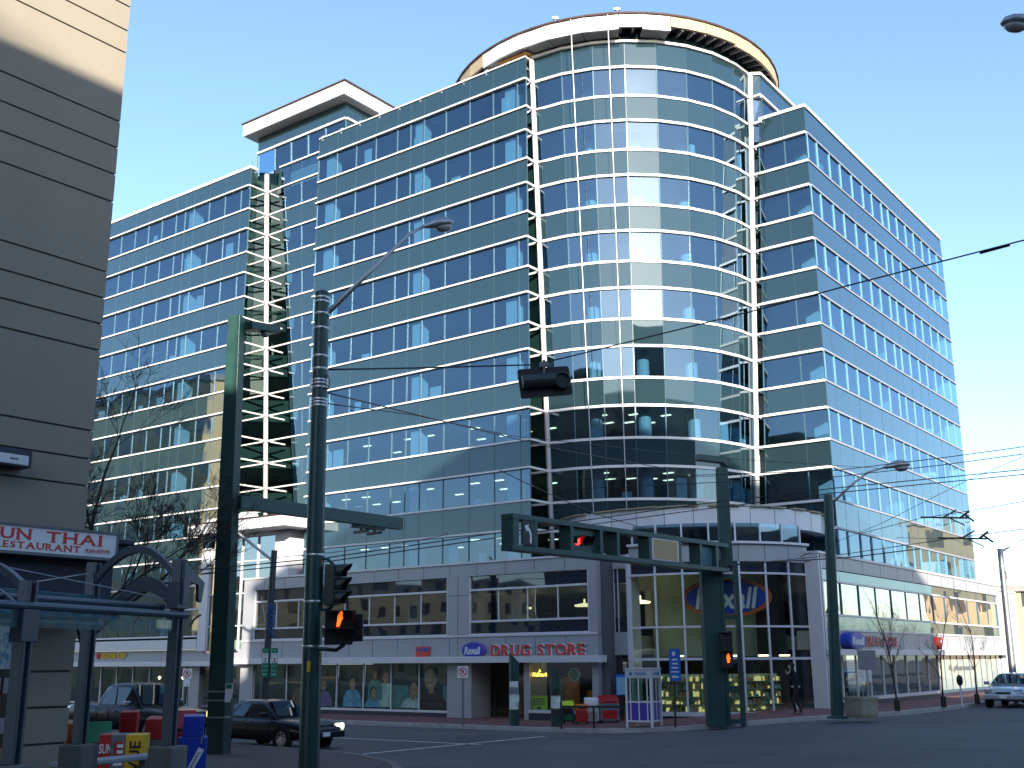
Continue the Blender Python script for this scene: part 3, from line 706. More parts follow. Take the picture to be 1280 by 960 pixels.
mb = MB(); trim(mb, fn, 4.35, .08, .08); trim(mb, fn, 5.74, .08, .08); mb.build('window_frame', M['clad_light'], office, fix=False)
fn = lambda z: [(UP + .14, v) for v in lin(4.46, 19.5, 9)]
mb = MB(); band(mb, fn, .95, 2.70, jitter=.004); posts(mb, fn, .95, 2.7, .07, .05, 1); trim(mb, fn, .9, .14, .1, mi=1); mb.build('shop_window', [M['clear'], M['clad_light']], office, fix=False)
fn = lambda z: [(UP + .14, v) for v in lin(19.5, 32.3, 11)]
M['film'] = spandrel('frosted_film', (.42, .46, .43), (.9, .95, 1), .08, 3.5)
mb = MB(); band(mb, fn, .95, 2.70, jitter=.003); posts(mb, fn, .95, 2.7, .05, .03, 1); trim(mb, fn, .9, .14, .1, mi=1); mb.build('shop_window', [M['film'], M['mullion']], office, fix=False)
mb = MB(); mb.ubox(UP + .04, .5, 4.46, 32.3, .3, .83); mb.split('plinth', M['plinth'], office)
# podium roof, shop interior
mb = MB(); mb.ubox(7, 29, -.5, 3, 6.5, 6.56); mb.ubox(-.5, 3, 4, 33, 6.5, 6.56); mb.split('roof', M['roof'], office)
mb = MB(); mb.ubox(3, 29, 9.0, 9.2, 0, 6.4, 0); mb.ubox(8, 8.2, 9, 30, 0, 6.4, 0); mb.ubox(6.9, 29, -.2, 9, 2.82, 3.6, 1); mb.ubox(0, 8, 9.2, 33, 2.98, 3.6, 1)
mb.ubox(0, 33, -.3, 33, .10, .14, 1); mb.ubox(5.9, 6.1, 7.6, 8.9, 2.6, 6.3, 0)
A = darc(2.4, range(-35, 125, 10))
for i in range(len(A) - 1): mb.quad(L(*A[i], 2.7), L(*A[i + 1], 2.7), L(*A[i + 1], 6.3), L(*A[i], 6.3), 2)
mb.poly([L(*p, 6.38) for p in darc(5.2, range(0, 360, 15))], 1)
mb.build('inner_wall', [M['inner'], M['slab'], M['shop_wall']], office)
mb = MB()
for p in (15, 30, 45, 60, 75):
    q = darc(4.5, [p])[0]; mb.obox(L(*q, 2.72), Vector((.3, .28, 0)), Vector((-.06, .06, 0)), Vector((0, 0, .03)))
for u in (8.2, 9.6, 17, 20, 23.5, 26): mb.ubox(u, u + .9, 1.2, 1.4, 2.70, 2.76)
for v in (7, 10, 13, 16): mb.ubox(.8, 1, v, v + .9, 2.85, 2.9)
mb.split('ceiling_light', M['light'], office)
mb = MB()
for u in (8.9, 12.3): mb.lathe([(.04, .35), (.05, .1), (.42, .02), (.46, .09), (.1, .16)], 16, Matrix.Translation(L(u, 1.3, 4.85)))
mb.lathe([(.04, .35), (.05, .1), (.42, .02), (.46, .09), (.1, .16)], 16, Matrix.Translation(L(6.2, 1.5, 4.9)))
mb.build('pendant_lamp', emis('dim_pendant', (1, .8, .45), 1.2), office)
M['shelf_y'] = emis('glowing_shelf_goods', (.72, .66, .28), .28)  # goods glow to stand in for shop light on the shelves
for p in range(4, 76, 6):
    q = darc(4.3, [p])[0]; n = (-math.cos(R(p)), math.sin(R(p))); mb = MB()
    t = Vector((n[1], n[0], 0)); t = Vector((-math.sin(R(p)) * 0 + math.sin(R(p)) , -math.cos(R(p)), 0)); sd_ = Vector((-math.cos(R(p)), -math.sin(R(p)), 0)); t = Vector((-sd_.y, sd_.x, 0))
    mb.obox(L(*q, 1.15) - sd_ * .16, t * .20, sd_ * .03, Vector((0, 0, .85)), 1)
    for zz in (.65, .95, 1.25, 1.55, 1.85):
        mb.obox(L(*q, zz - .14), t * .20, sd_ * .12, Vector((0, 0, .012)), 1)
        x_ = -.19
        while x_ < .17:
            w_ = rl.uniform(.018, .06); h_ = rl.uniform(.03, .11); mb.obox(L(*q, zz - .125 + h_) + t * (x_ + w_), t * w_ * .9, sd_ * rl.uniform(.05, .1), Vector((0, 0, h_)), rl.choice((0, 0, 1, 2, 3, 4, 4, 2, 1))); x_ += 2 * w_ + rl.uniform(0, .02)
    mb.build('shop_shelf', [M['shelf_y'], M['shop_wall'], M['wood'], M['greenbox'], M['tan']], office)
mb = MB()
for i in range(16):
    u = 15.6 + i * .8; mb.ubox(u, u + .7, 2.0 + rl.random(), 2.4 + rl.random(), .2, rl.uniform(1, 1.8), rl.randrange(4))
for i in range(10):
    u = 7.4 + i * .6; mb.ubox(u, u + .45, 1.6 + rl.random(), 2 + rl.random(), .2, rl.uniform(1, 1.9), rl.randrange(4))
mb.split('shop_shelf', [M['shop_wall'], M['wood'], M['inner'], M['tan']], office, seam=9)
# tall glazed lobby with projecting canopy in the open corner of the left wing
mb = MB(); mb.ubox(26.1, 27.2, -.55, 2.2, 6.5, 9.38, 0); mb.ubox(26.1, 32.8, -.55, 2.2, 9.2, 9.38, 0); mb.ubox(32.5, 33.2, -.6, .3, 3.2, 9.38, 1)
mb.split('wall_panel', [M['clad_light'], M['clad_light']], office, seam=9)
fn = lambda z: [(u, -.45) for u in (32.5, 31.2, 29.9, 28.6, 27.2)]
mb = MB(); band(mb, fn, 6.2, 7.9, jitter=.006, mi=2); band(mb, fn, 7.9, 9.2, jitter=.006, mi=2); posts(mb, fn, 3.2, 9.2, .09, .06, 1); band(mb, fn, 3.1, 4.5); band(mb, fn, 4.5, 6.2); band(mb, fn, .3, 2.5); trim(mb, fn, 7.9, .07, .07, mi=1); trim(mb, fn, 6.2, .07, .07, mi=1); trim(mb, fn, 4.5, .07, .07, mi=1)
M['lobby'] = glass('lobby_glass', (.85, .93, 1), (.25, .35, .38), .42, .0, .02, .5, 3)
mb.build('lobby_glazing', [M['podium_glass'], M['clad_light'], M['lobby']], office, fix=False)
mb = MB(); mb.ubox(25.0, 32.9, -1.9, 2.3, 9.4, 9.95, 0); mb.ubox(24.95, 32.95, -1.95, 2.3, 9.952, 10.02, 1)
for u in (27.0, 29, 31): mb.ubox(u, u + .02, -1.904, -1.88, 9.42, 9.94, 2)
mb.build('canopy', [M['clad_light'], M['rust'], M['seam']], office)
mb = MB()
for u, h in ((29.6, .55), (32.4, .4)): mb.prism([(-.9, 0), (.9, 0), (.35, h), (-.35, h)], frame(L(u, -.2, 10.02), L(-1, 0, 0), (0, 0, 1)), .5)
mb.split('roof_light', M['white'], office)
mb = MB(); mb.ubox(25.4, 25.5, .1, 2.2, 6.9, 9.38); mb.build('wall_panel', M['tile'], office)
# wing podium: frame, sign band, shopfront
mb = MB(); mb.ubox(33.2, 62, -.65, .2, 3.3, 3.85, 0); mb.ubox(29.2, 62, -.45, .2, 2.62, 3.28, 1)
for u in (36.5, 40, 43.5, 47): mb.ubox(u, u + .02, -.455, -.42, 2.64, 3.27, 2)
mb.split('wall_panel', [M['clad_light'], M['clad'], M['seam']], office, seam=2)
mb = MB(); mb.ubox(28.6, 62, -.85, -.46, 2.40, 2.66); mb.build('canopy', M['clad_light'], office, bevel=.01)
fn = lambda z: [(u, .1) for u in (62, 54, 50, 46.5, 44.6, 43, 41.4, 39.8, 38.2, 36.6, 35, 33.5, 31.5, 29.2)]
mb = MB(); band(mb, fn, .3, 2.4); posts(mb, fn, .3, 2.6, .09, .06, 1); trim(mb, fn, .3, .1, .1, mi=1); mb.build('shop_window', [M['clear'], M['clad_light']], office, fix=False)
mb = MB(); mb.ubox(33.2, 34.2, -.3, .4, 0, 2.6); mb.split('wall_panel', M['clad'], office)
mb = MB()
for u in (34.6, 36.2, 38.4): mb.lathe([(.02, .1), (.1, .02), (.02, -.1)], 10, Matrix.Translation(L(u, .9, 1.75)))
mb.split('ceiling_light', M['light'], office)
mb = MB(); mb.ubox(29, 62, 3.5, 3.7, 0, 3); mb.split('inner_wall', M['inner'], office)
# ------------------------------------------------------------------ neighbouring buildings
def facade(name, wall, win, sx, sy, wfrac=.5):
    m, nt, out = mat(name); N = nt.nodes; K = nt.links
    b = N.new('ShaderNodeBsdfPrincipled'); K.new(b.outputs[0], out.inputs[0])
    tc = N.new('ShaderNodeTexCoord'); sp = N.new('ShaderNodeSeparateXYZ'); K.new(tc.outputs['Object'], sp.inputs[0])
    def frac(sock, s, w):
        a = N.new('ShaderNodeMath'); a.operation = 'MULTIPLY'; a.inputs[1].default_value = 1 / s; K.new(sock, a.inputs[0])
        f = N.new('ShaderNodeMath'); f.operation = 'FRACT'; K.new(a.outputs[0], f.inputs[0])
        c = N.new('ShaderNodeMath'); c.operation = 'LESS_THAN'; c.inputs[1].default_value = w; K.new(f.outputs[0], c.inputs[0]); return c.outputs[0]
    ad = N.new('ShaderNodeMath'); ad.operation = 'ADD'; K.new(sp.outputs[0], ad.inputs[0]); K.new(sp.outputs[1], ad.inputs[1])
    f1, f2 = frac(ad.outputs[0], sx, wfrac), frac(sp.outputs[2], sy, .55)
    mu = N.new('ShaderNodeMath'); mu.operation = 'MULTIPLY'; K.new(f1, mu.inputs[0]); K.new(f2, mu.inputs[1])
    n = N.new('ShaderNodeTexNoise'); n.inputs['Scale'].default_value = .3; K.new(tc.outputs['Object'], n.inputs[0])
    r_ = N.new('ShaderNodeValToRGB'); r_.color_ramp.elements[0].color = (*[c * .8 for c in wall], 1); r_.color_ramp.elements[1].color = (*[c * 1.2 for c in wall], 1); K.new(n.outputs[0], r_.inputs[0])
    mx = N.new('ShaderNodeMix'); mx.data_type = 'RGBA'; K.new(mu.outputs[0], mx.inputs[0]); K.new(r_.outputs[0], mx.inputs[6]); mx.inputs[7].default_value = (*win, 1); K.new(mx.outputs[2], b.inputs['Base Color'])
    mr = N.new('ShaderNodeMapRange'); mr.inputs['To Min'].default_value = .85; mr.inputs['To Max'].default_value = .1; K.new(mu.outputs[0], mr.inputs[0]); K.new(mr.outputs[0], b.inputs['Roughness'])
    return m
FAC = [facade('dark_tower_front', (.10, .10, .10), (.02, .025, .03), 3.0, 3.6), facade('brown_brick_front', (.20, .12, .08), (.03, .03, .04), 3.4, 3.4),
       facade('tan_front', (.36, .28, .18), (.10, .09, .08), 3.2, 3.5, .45), facade('grey_front', (.22, .22, .21), (.03, .035, .04), 2.6, 3.5, .6), facade('cream_front', (.50, .42, .28), (.08, .08, .08), 3.0, 3.3, .4), facade('ochre_front', (.80, .58, .30), (.30, .24, .15), 3.4, 3.6, .4)]
def block(name, label, x, y, wx, wy, h, rz, m, pent=True):
    t = thing(name, label, 'building', (x, y, gz(x, y)), R(rz))
    mb = MB(); mb.box(-wx / 2, wx / 2, -wy / 2, wy / 2, -.2, h); mb.build('wall', m, t)
    mb = MB(); mb.box(-wx / 2 - .3, wx / 2 + .3, -wy / 2 - .3, wy / 2 + .3, h + .004, h + .6); mb.build('parapet', M['concrete'], t)
    if pent:
        mb = MB(); mb.box(-wx / 5, wx / 6, -wy / 5, wy / 5, h + .61, h + 3.2); mb.build('penthouse', M['clad_dark'], t)
    return t
SUN_AZ, SUN_EL = 169.0, 17.0        # azimuth clockwise from the viewing direction (+Y)
_s = (math.sin(R(SUN_AZ)), math.cos(R(SUN_AZ))); _t = (-_s[1], _s[0])
ST = lambda s, t: (_s[0] * s + _t[0] * t, _s[1] * s + _t[1] * t)
RZ = math.degrees(math.atan2(_t[1], _t[0]))
def st_block(name, label, t0, t1, s0, s1, h, m, pent=True):
    x, y = ST((s0 + s1) / 2, (t0 + t1) / 2); return block(name, label, x, y, t1 - t0, s1 - s0, h, RZ, m, pent)
q = W(-40.5, -40, 0); block('office_block', 'dark grey block across the street, mirrored in the middle of the curved glass corner', q.x, q.y, 18, 31, 27.5, YAW * 57.2958, FAC[0], False)
st_block('brick_tower', 'brown brick tower far behind the dark grey block, mirrored in the curved glass', -26, -2.0, 122, 145, 55.8, FAC[1], False)  # unseen; roof height set to place the shadow edge on the beige wall
st_block('grey_tower', 'unseen wide grey tower far behind the crossing, kept to shade the street', 34, 60, 118, 150, 52, FAC[3], False)  # unseen; kept for the shade at the right end
st_block('tan_tower', 'tan tower mirrored beside the lamp of the signal gantry', 62, 106, 80, 104, 34, FAC[2], False)
block('dark_tower', 'slim dark tower mirrored beside the slanting column of the curved glass', -62, -48, 20, 22, 31, 30, FAC[0])
block('grey_block', 'low grey block mirrored low in the middle of the curved glass', -12, -95, 46, 20, 20, 0, FAC[3])
q = W(-37, -75.5, 0); block('brick_block', 'unseen brick block next to the dark grey block, added to shade the beige building', q.x, q.y, 52, 24, 23.4, YAW * 57.2958, FAC[1])  # unseen; added to block low sky light from the beige front and street
q = W(-38, 5, 0); block('grey_block', 'unseen low grey block across the street, added to darken reflections in the glass drum', q.x, q.y, 54, 24, 9.5, YAW * 57.2958, FAC[3], False)  # unseen; added to hide the bright horizon from the drum glass
q = W(92, -32, 0); block('tan_block', 'tan block down the street mirrored low in the wing behind the bare tree', q.x, q.y, 5, 38, 31, YAW * 57.2958, FAC[5], False)
block('cream_block', 'sunlit cream block far down the street beyond the wing', -150, 38, 26, 70, 15, 12, FAC[4], False)
q = W(-8, 102, 0); block('tan_block', 'sunlit tan block mirrored in the far end of the glass tower', q.x, q.y, 30, 26, 16.5, YAW * 57.2958, FAC[2], False)
q = W(-52, 80, 0); block('brown_block', 'long low brown block mirrored in the podium windows', q.x, q.y, 40, 26, 5.0, YAW * 57.2958, FAC[1], False)
block('cream_block', 'cream block behind the pale tiled annex', 62, 112, 30, 20, 8.0, YAW * 57.3, FAC[4], False)

# pale tiled annex at the end of the glass office
an = thing('tiled_annex', 'pale tiled end wall adjoining the glass office beyond the frosted shop panels', 'building', ORG, YAW)
mb = MB(); mb.ubox(-.7, 8, 33.06, 37.4, 0, 6.55, 0)
for i in range(1, 10): mb.ubox(-.704, -.66, 33.08, 37.38, i * .68, i * .68 + .02, 1)
for v in (34.5, 36): mb.ubox(-.703, -.66, v, v + .02, .5, 6.5, 1)
mb.build('wall', [M['tile'], M['soffit']], an)
mb = MB(); mb.ubox(-.78, 8, 33.08, 37.46, 6.554, 6.66); mb.build('parapet_cap', M['clad_light'], an)

# beige building at the left
bb = thing('beige_building', 'tall beige stucco building with grooved bands behind the bus shelter', 'building', ORG, YAW)
UB, VB, DB = .1, -28.68, 60
J = [3.6, 5.75, 6.25, 6.78, 8.33, 8.85, 9.37, 9.90, 11.35, 11.93, 12.5, 13.07, 14.6, 15.1, 15.65, 17.2, 17.7, 18.25, 19.8, 20.3]
mb = MB()
mb.ubox(UB + .03, 30, VB - .03, VB - DB, 3.0, 20.3, 1)
for a, b in zip(J, J[1:]): mb.ubox(UB, 30.03, VB, VB - DB, a + .018, b - .018, 0)
mb.build('wall', [M['stucco'], M['stucco_dark']], bb)
mb = MB(); mb.ubox(UB - .15, 30.1, VB + .15, VB - DB, 20.3, 20.8); mb.build('parapet', M['stucco'], bb)
mb = MB(); 
for a, b in ((0.1, .66), (.70, 1.25), (1.29, 1.85), (1.89, 2.45), (2.49, 3.4)): mb.ubox(UB - .02, UB + 1.2, VB, VB - 1.15, a, b)
mb.ubox(UB + .01, UB + 1.1, VB - .03, VB - 1.12, .05, 3.4, 1)
mb.build('pillar', [M['stucco'], M['stucco_dark']], bb); mb = MB()
for a, b in ((0.1, 1.25), (1.29, 2.45), (2.49, 3.4)): mb.ubox(UB - .02, UB + 1.2, VB - 4.2, VB - 5.6, a, b)
mb.build('pillar', [M['stucco'], M['stucco_dark']], bb)
mb = MB(); n = 14; pts = []
for i in range(n + 1):
    t = math.pi * i / n; pts.append((VB - 2.68 - 1.5 * math.cos(t), 2.05 + .95 * math.sin(t)))
for i in range(n):
    (v0, z0), (v1, z1) = pts[i], pts[i + 1]
    mb.hexa([L(UB + .02, v0, z0), L(UB + .5, v0, z0), L(UB + .5, v1, z1), L(UB + .02, v1, z1), L(UB + .02, v0, 3.4), L(UB + .5, v0, 3.4), L(UB + .5, v1, 3.4), L(UB + .02, v1, 3.4)])
mb.build('arch', M['tan'], bb)
mb = MB(); mb.ubox(UB + 1.3, UB + 1.5, VB - 1.2, VB - 30, 0, 3.4); mb.build('shop_window', M['podium_glass'], bb)
mb = MB(); mb.ubox(UB + 2.5, UB + 2.7, VB - 1.2, VB - 30, 0, 3.4); mb.build('inner_wall', M['inner'], bb)
# storefront fascia with cornice wraps the corner
mb = MB(); mb.ubox(UB - .95, 14, VB + .02, VB - 40, 3.42, 4.45); mb.build('fascia', M['navy'], bb)
mb = MB(); mb.ubox(UB - 1.12, 14, VB + .18, VB - 40, 4.452, 4.60); mb.ubox(UB - 1.02, 14, VB + .08, VB - 40, 4.30, 4.449); mb.ubox(UB - 1.2, 14, VB + .25, VB - 40, 4.602, 4.70); mb.build('cornice', M['navy'], bb, bevel=.02)
# wall lamp on the beige front
p = on_u(14, 575, UB); lf = MB(); lf.ubox(UB - .32, UB - .003, p[1] - .75, p[1] + .20, p[2] - .15, p[2] + .15, 0); lf.ubox(UB - .325, UB - .05, p[1] - .68, p[1] + .14, p[2] - .12, p[2] + .05, 1); lf.ubox(UB - .335, UB - .3, p[1] - .2, p[1] - .05, p[2] - .04, p[2] - .01, 2)
lf.build('wall_lamp', [M['navy'], M['clad_light'], M['grey']], bb, bevel=.01)

# restaurant sign
us_ = UB - 1.28
pr_, pl_ = on_u(145, 683, us_), on_u(0, 667, us_)
rs = thing('restaurant_sign', 'white fascia sign with red serif letters on the dark blue storefront', 'sign', ORG, YAW)
ztop, zbot = on_u(145, 669, us_)[2], on_u(145, 698, us_)[2]; vR = pr_[1]; vL = pl_[1]
mb = MB(); mb.ubox(us_, us_ + .22, vR, vL - 2.5, zbot, ztop, 0); mb.ubox(us_ - .02, us_ + .24, vR + .04, vL - 2.5, zbot - .05, zbot - .002, 1); mb.ubox(us_ - .02, us_ + .24, vR + .04, vL - 2.5, ztop + .002, ztop + .04, 1); mb.ubox(us_ - .015, us_ + .24, vR + .002, vR + .04, zbot, ztop, 1)
mb.build('panel', [M['white'], M['grey']], rs)
hz = ztop - zbot
def serif(mb, txt, v0, v1, z, h, mi=0, wgt=.022):
    """lettering on a face of constant u, running along +v; thin bars at feet and heads give it serifs"""
    Mx = frame(L(us_ - .012, (v0 + v1) / 2, z), L(0, 1, 0), (0, 0, 1)); mb.text(txt, Mx, h, .01, mi, wgt, width=v1 - v0)
def letters_serif(mb, txt, Mx, pitch, h, mi, sp=1.0, gaps=None, wgt=.03):
    """place each letter on its own with serif feet"""
    x = 0
    for i, ch in enumerate(txt):
        if ch == ' ': x += pitch * .62; continue
        vs, fs, w_ = glyphs(ch, .02, wgt, 0); wd = w_ * h * sp
        Mc = Mx @ Matrix.Translation((x + wd / 2, 0, 0))
        mb.text(ch, Mc, h, .012, mi, wgt, width=wd)
        feet = {'U': [(0, 1), (1, 1)], 'N': [(0, -1), (0, 1), (1, 1)], 'T': [(.5, -1)], 'H': [(0, -1), (1, -1), (0, 1), (1, 1)], 'A': [(0, -1), (1, -1)], 'I': [(.5, -1), (.5, 1)], 'E': [(0.05, -1), (.05, 1)], 'R': [(0.05, -1), (.95, -1), (.05, 1)], 'D': [(0.05, -1), (.05, 1)], 'G': [], 'S': [], 'O': []}.get(ch, [])
        for fx, sy in feet:
            cx = (fx - .5) * wd * .86; q = .16 * h
            mb.prism([(cx - q, sy * h * .5 - .035 * h), (cx + q, sy * h * .5 - .035 * h), (cx + q, sy * h * .5 + .035 * h), (cx - q, sy * h * .5 + .035 * h)], Mc, .0118, mi)
        x += wd + pitch * .16
    return x
mb = MB()
v_at = lambda px: on_u(px, 680, us_)[1]
z1_, z2_ = zbot + hz * .68, zbot + hz * .25
def put(txt, pa, pb, z, h, mi=0):
    a, b = v_at(pa), v_at(pb)
    tot = letters_serif(MB(), txt, Matrix.Identity(4), h, h, 0); k = (b - a) / (tot - h * .16)
    letters_serif(mb, txt, frame(L(us_ - .004, a, z), L(0, 1, 0), (0, 0, 1)) @ Matrix.Diagonal((1, 1, -1, 1)) @ Matrix.Diagonal((k, 1, 1, 1)), h, h, mi)
put('UN', -1, 38, z1_, hz * .44); put('THAI', 57, 127, z1_, hz * .44); put('RESTAURANT', -8, 101, z2_, hz * .27)
mb.text('420-0779', frame(L(us_ - .016, (v_at(106) + v_at(137)) / 2, zbot + hz * .24), L(0, 1, 0), (0, 0, 1)), hz * .16, .006, 0, .004, width=v_at(137) - v_at(106))
mb.build('lettering', M['brightred'], rs)

# ------------------------------------------------------------------ signs and posters on the glass office
# frames looking at a front: left front faces -v, right front faces -u
FL = lambda u, z, v=VP - .03: frame(W(u, v, z), -E1, (0, 0, 1))
FR = lambda v, z, u=UP - .03: frame(W(u, v, z), E2, (0, 0, 1))
def oval_sign(name, label, Mx, a, b, txt, dep=.16):
    t = thing(name, label, 'sign')
    mb = MB(); mb.prism(oval(a, b, 40), Mx @ Matrix.Translation((0, 0, -.02)), dep, 0); mb.build('rim', M['violet'] if dep < .3 else M['blue'], t)
    mb = MB(); mb.prism(oval(a * .90, b * .84, 40), Mx @ Matrix.Translation((0, 0, dep - .015)), .02); mb.build('face', M['blue'], t)
    mb = MB(); mb.text(txt, Mx @ Matrix.Translation((0, -.02 * b, dep + .006)), b * .92, .02, 0, .02, width=a * 1.42, shear=.2); mb.build('lettering', M['white'], t)
    return t
a, b = on_v(580, 813, VP), on_v(608, 813, VP)
c = on_v(594, 813, VP); oval_sign('oval_sign', 'blue and violet oval sign just before the DRUG STORE lettering', FL(c[0], c[2]), (a[0] - b[0]) / 2, .36, 'Rexall')
# lettering
t = thing('shop_lettering', 'raised red serif letters with white sides above the shop entrance', 'sign')
a, b = on_v(614, 813, VP - .1), on_v(731, 812, VP - .1); z = (a[2] + b[2]) / 2; wd = a[0] - b[0]; hh = .47
Mx = FL(a[0], z, VP - .005)
tmp = letters_serif(MB(), 'DRUG STORE', Matrix.Identity(4), hh, hh, 0); k = wd / (tmp - hh * .16)
for dz, m, nm in ((.02, 'white', 'letter_back'), (.085, 'brightred', 'letter_face')):
    mb = MB(); letters_serif(mb, 'DRUG STORE', Mx @ Matrix.Translation((.035 if dz < .05 else 0, 0.02 if dz < .05 else 0, dz)) @ Matrix.Diagonal((k, 1, 5.0 if dz < .05 else 2.0, 1)), hh, hh, 0); mb.build(nm, M[m], t)
# small red sign, panel with blue marks
c = on_v(529.5, 815, VP); t = thing('post_sign', 'small red sign with dark blue marks above the posters', 'sign')
Mx = FL(c[0], c[2] - .02); mb = MB(); mb.prism(rect(.82, .52), Mx, .06); mb.build('panel', M['brightred'], t, bevel=.01)
mb = MB(); mb.prism(oval(.10, .09, 16), Mx @ Matrix.Translation((.14, .12, .062)), .01, 0); mb.prism([(-.33, .07), (-.05, .07), (-.02, .17), (-.3, .17)], Mx @ Matrix.Translation((0, 0, .062)), .01, 0); mb.prism([(.23, .06), (.36, .06), (.36, .18), (.23, .18)], Mx @ Matrix.Translation((0, 0, .062)), .01, 0); mb.build('emblem', M['blue'], t)
# coffee shop sign on the wing
a, b = on_v(122, 817, -.47), on_v(159, 817, -.47); t = thing('coffee_shop_sign', 'yellow letters with a red emblem on the wing above the coffee shop', 'sign')
Mx = FL((a[0] + b[0]) / 2 - .2, 3.02, -.48); wd = a[0] - b[0]
mb = MB(); mb.text('SECOND CUP', Mx, .30, .05, 0, .03, width=wd * .86); mb.build('lettering', M['yellow'], t)
mb = MB(); mb.prism(oval(.19, .19, 16), Mx @ Matrix.Translation((-wd * .52, .01, 0)), .05); mb.build('emblem', M['red'], t)
# right-hand front: oval end-on, letters, shield
c = on_u(1068, 802, UP - .35); oval_sign('oval_sign', 'deep round-ended blue oval sign seen end-on behind the grey traffic sign', FR(c[1] + .15, 3.30, UP - .01), .95, .36, 'Rexall', .45)
a, b = on_u(1080, 805, UP - .1), on_u(1121, 808, UP - .1); M['glare_red'] = pr('glare_paled_letters', (.48, .14, .13), .5)  # red lightened in place of sun glare on these letters
t = thing('shop_lettering', 'red letters, paled by glare, seen edge-on beside the grey traffic sign', 'sign')
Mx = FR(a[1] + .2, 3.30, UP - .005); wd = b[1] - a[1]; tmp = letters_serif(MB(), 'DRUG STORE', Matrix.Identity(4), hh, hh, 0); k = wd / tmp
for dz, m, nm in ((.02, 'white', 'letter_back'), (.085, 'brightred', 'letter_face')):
    mb = MB(); letters_serif(mb, 'DRUG STORE', Mx @ Matrix.Translation((0, 0, dz)) @ Matrix.Diagonal((k, .9, 3, 1)), hh, hh, 0); mb.build(nm, M['glare_red'] if m == 'brightred' else M[m], t)
c = on_u(1176, 807, UP - .2); t = thing('shield_sign', 'small red shield sign above the frosted shop panels', 'sign')
Mx = FR(c[1], 3.32, UP - .005); mb = MB(); mb.prism([(-.35, .28), (-.35, -.1), (0, -.34), (.35, -.1), (.35, .28)], Mx, .2); mb.build('panel', M['brightred'], t); mb = MB(); mb.prism(rect(.3, .12), Mx @ Matrix.Translation((0, .06, .2)), .01); mb.build('emblem', M['white'], t)
c = on_u(1200, 843, UP); t = thing('window_lettering', 'grey lettering on the frosted shop panels behind the parking meter', 'sign')
mb = MB(); a, b = on_u(1187, 845, UP + .1), on_u(1220, 842, UP + .1); mb.text('A pharmacist', FR((a[1] + b[1]) / 2, 2.02, UP + .10), .42, .012, 0, .01, width=b[1] - a[1]); mb.build('lettering', M['grey'], t)
# big oval hanging inside the drum
c = at(908, 747, 46.2); ang = math.atan2(c.x, c.y); t = thing('oval_sign', 'large blue oval sign with an orange rim hanging inside the glass drum', 'sign')
Mx = frame(c, (math.cos(.35), -math.sin(.35) * .6, 0), (0, 0, 1))
mb = MB(); mb.prism(oval(1.84, .80, 48), Mx, .12); mb.build('rim', M['orange'], t)
mb = MB(); mb.prism(oval(1.62, .66, 48), Mx @ Matrix.Translation((0, 0, .122)), .02); mb.build('face', M['blue'], t)
mb = MB(); mb.text('Rexall', Mx @ Matrix.Translation((0, -.03, .145)), .88, .02, 0, .03, width=2.55, shear=.2); mb.build('lettering', M['white'], t)
# window posters of people: printed sheets behind the shop glass
PM = {k: pr('print_' + k, tuple(q_ * .85 for q_ in c_), .5, var=.05, scale=3.2, col2=tuple(min(1, q_ * 1.9) for q_ in c_)) for k, c_ in dict(dark=(.014, .017, .015), skin=(.36, .18, .11), skin2=(.22, .10, .06), hair=(.015, .010, .008), blue=(.14, .30, .46), white=(.45, .50, .48), teal=(.09, .20, .20), plaid=(.05, .022, .02), purple=(.19, .09, .25), tan=(.14, .08, .04), amber=(.30, .15, .03), green=(.04, .065, .035), grey=(.16, .17, .17)).items()}
def fig(mb, idx, x, y, s, cloth, skin, hair, turn=0):
    """printed head and shoulders; layers lie 2 mm apart"""
    mb.append((idx[cloth], [(x - .95 * s, y - 2.3 * s), (x + .95 * s, y - 2.3 * s), (x + .9 * s, y - 1.0 * s), (x + .62 * s, y - .55 * s), (x + .2 * s, y - .42 * s), (x - .2 * s, y - .42 * s), (x - .62 * s, y - .55 * s), (x - .9 * s, y - 1.0 * s)]))
    mb.append((idx[skin], [(x - .13 * s, y - .55 * s), (x + .13 * s, y - .55 * s), (x + .13 * s, y - .2 * s), (x - .13 * s, y - .2 * s)]))
    mb.append((idx[hair], [(x + .37 * s * math.cos(t_) + turn, y + .07 * s + .46 * s * math.sin(t_)) for t_ in [2 * math.pi * i / 18 for i in range(18)]]))
    mb.append((idx[skin], [(x + .30 * s * math.cos(t_) + turn * 1.6, y - .03 * s + .40 * s * math.sin(t_)) for t_ in [2 * math.pi * i / 18 for i in range(18)]]))
    for dx in (-.11, .11): mb.append((idx[hair], [(x + turn * 1.6 + dx * s + .035 * s * math.cos(t_), y + .05 * s + .03 * s * math.sin(t_)) for t_ in [2 * math.pi * i / 8 for i in range(8)]]))
    mb.append((idx['white'], [(x + turn * 1.6 + .1 * s * math.cos(t_), y - .2 * s + .035 * s * math.sin(t_)) for t_ in [2 * math.pi * i / 10 for i in range(10)]]))
keys = list(PM); idx = {k: i for i, k in enumerate(keys)}
def poster(label, u0, u1, bgc, shapes, z0=.5, z1=2.45):
    w_, h_ = u0 - u1, z1 - z0; Mx = FL((u0 + u1) / 2, (z0 + z1) / 2, VP + .19); mb = MB(); mb.prism(rect(w_, h_), Mx @ Matrix.Translation((0, 0, -.01)), .008, idx[bgc])
    for i, (mi, poly) in enumerate(shapes):
        pts = [(max(-w_ / 2, min(w_ / 2, x)), max(-h_ / 2, min(h_ / 2, y))) for x, y in poly]
        mb.poly([Mx @ Vector((x, y, .0012 * (i + 1))) for x, y in pts], mi)
    o = mb.build('window_poster', [PM[k] for k in keys], fix=False); tag(o, label, 'poster', 'printed posters in the shop windows')
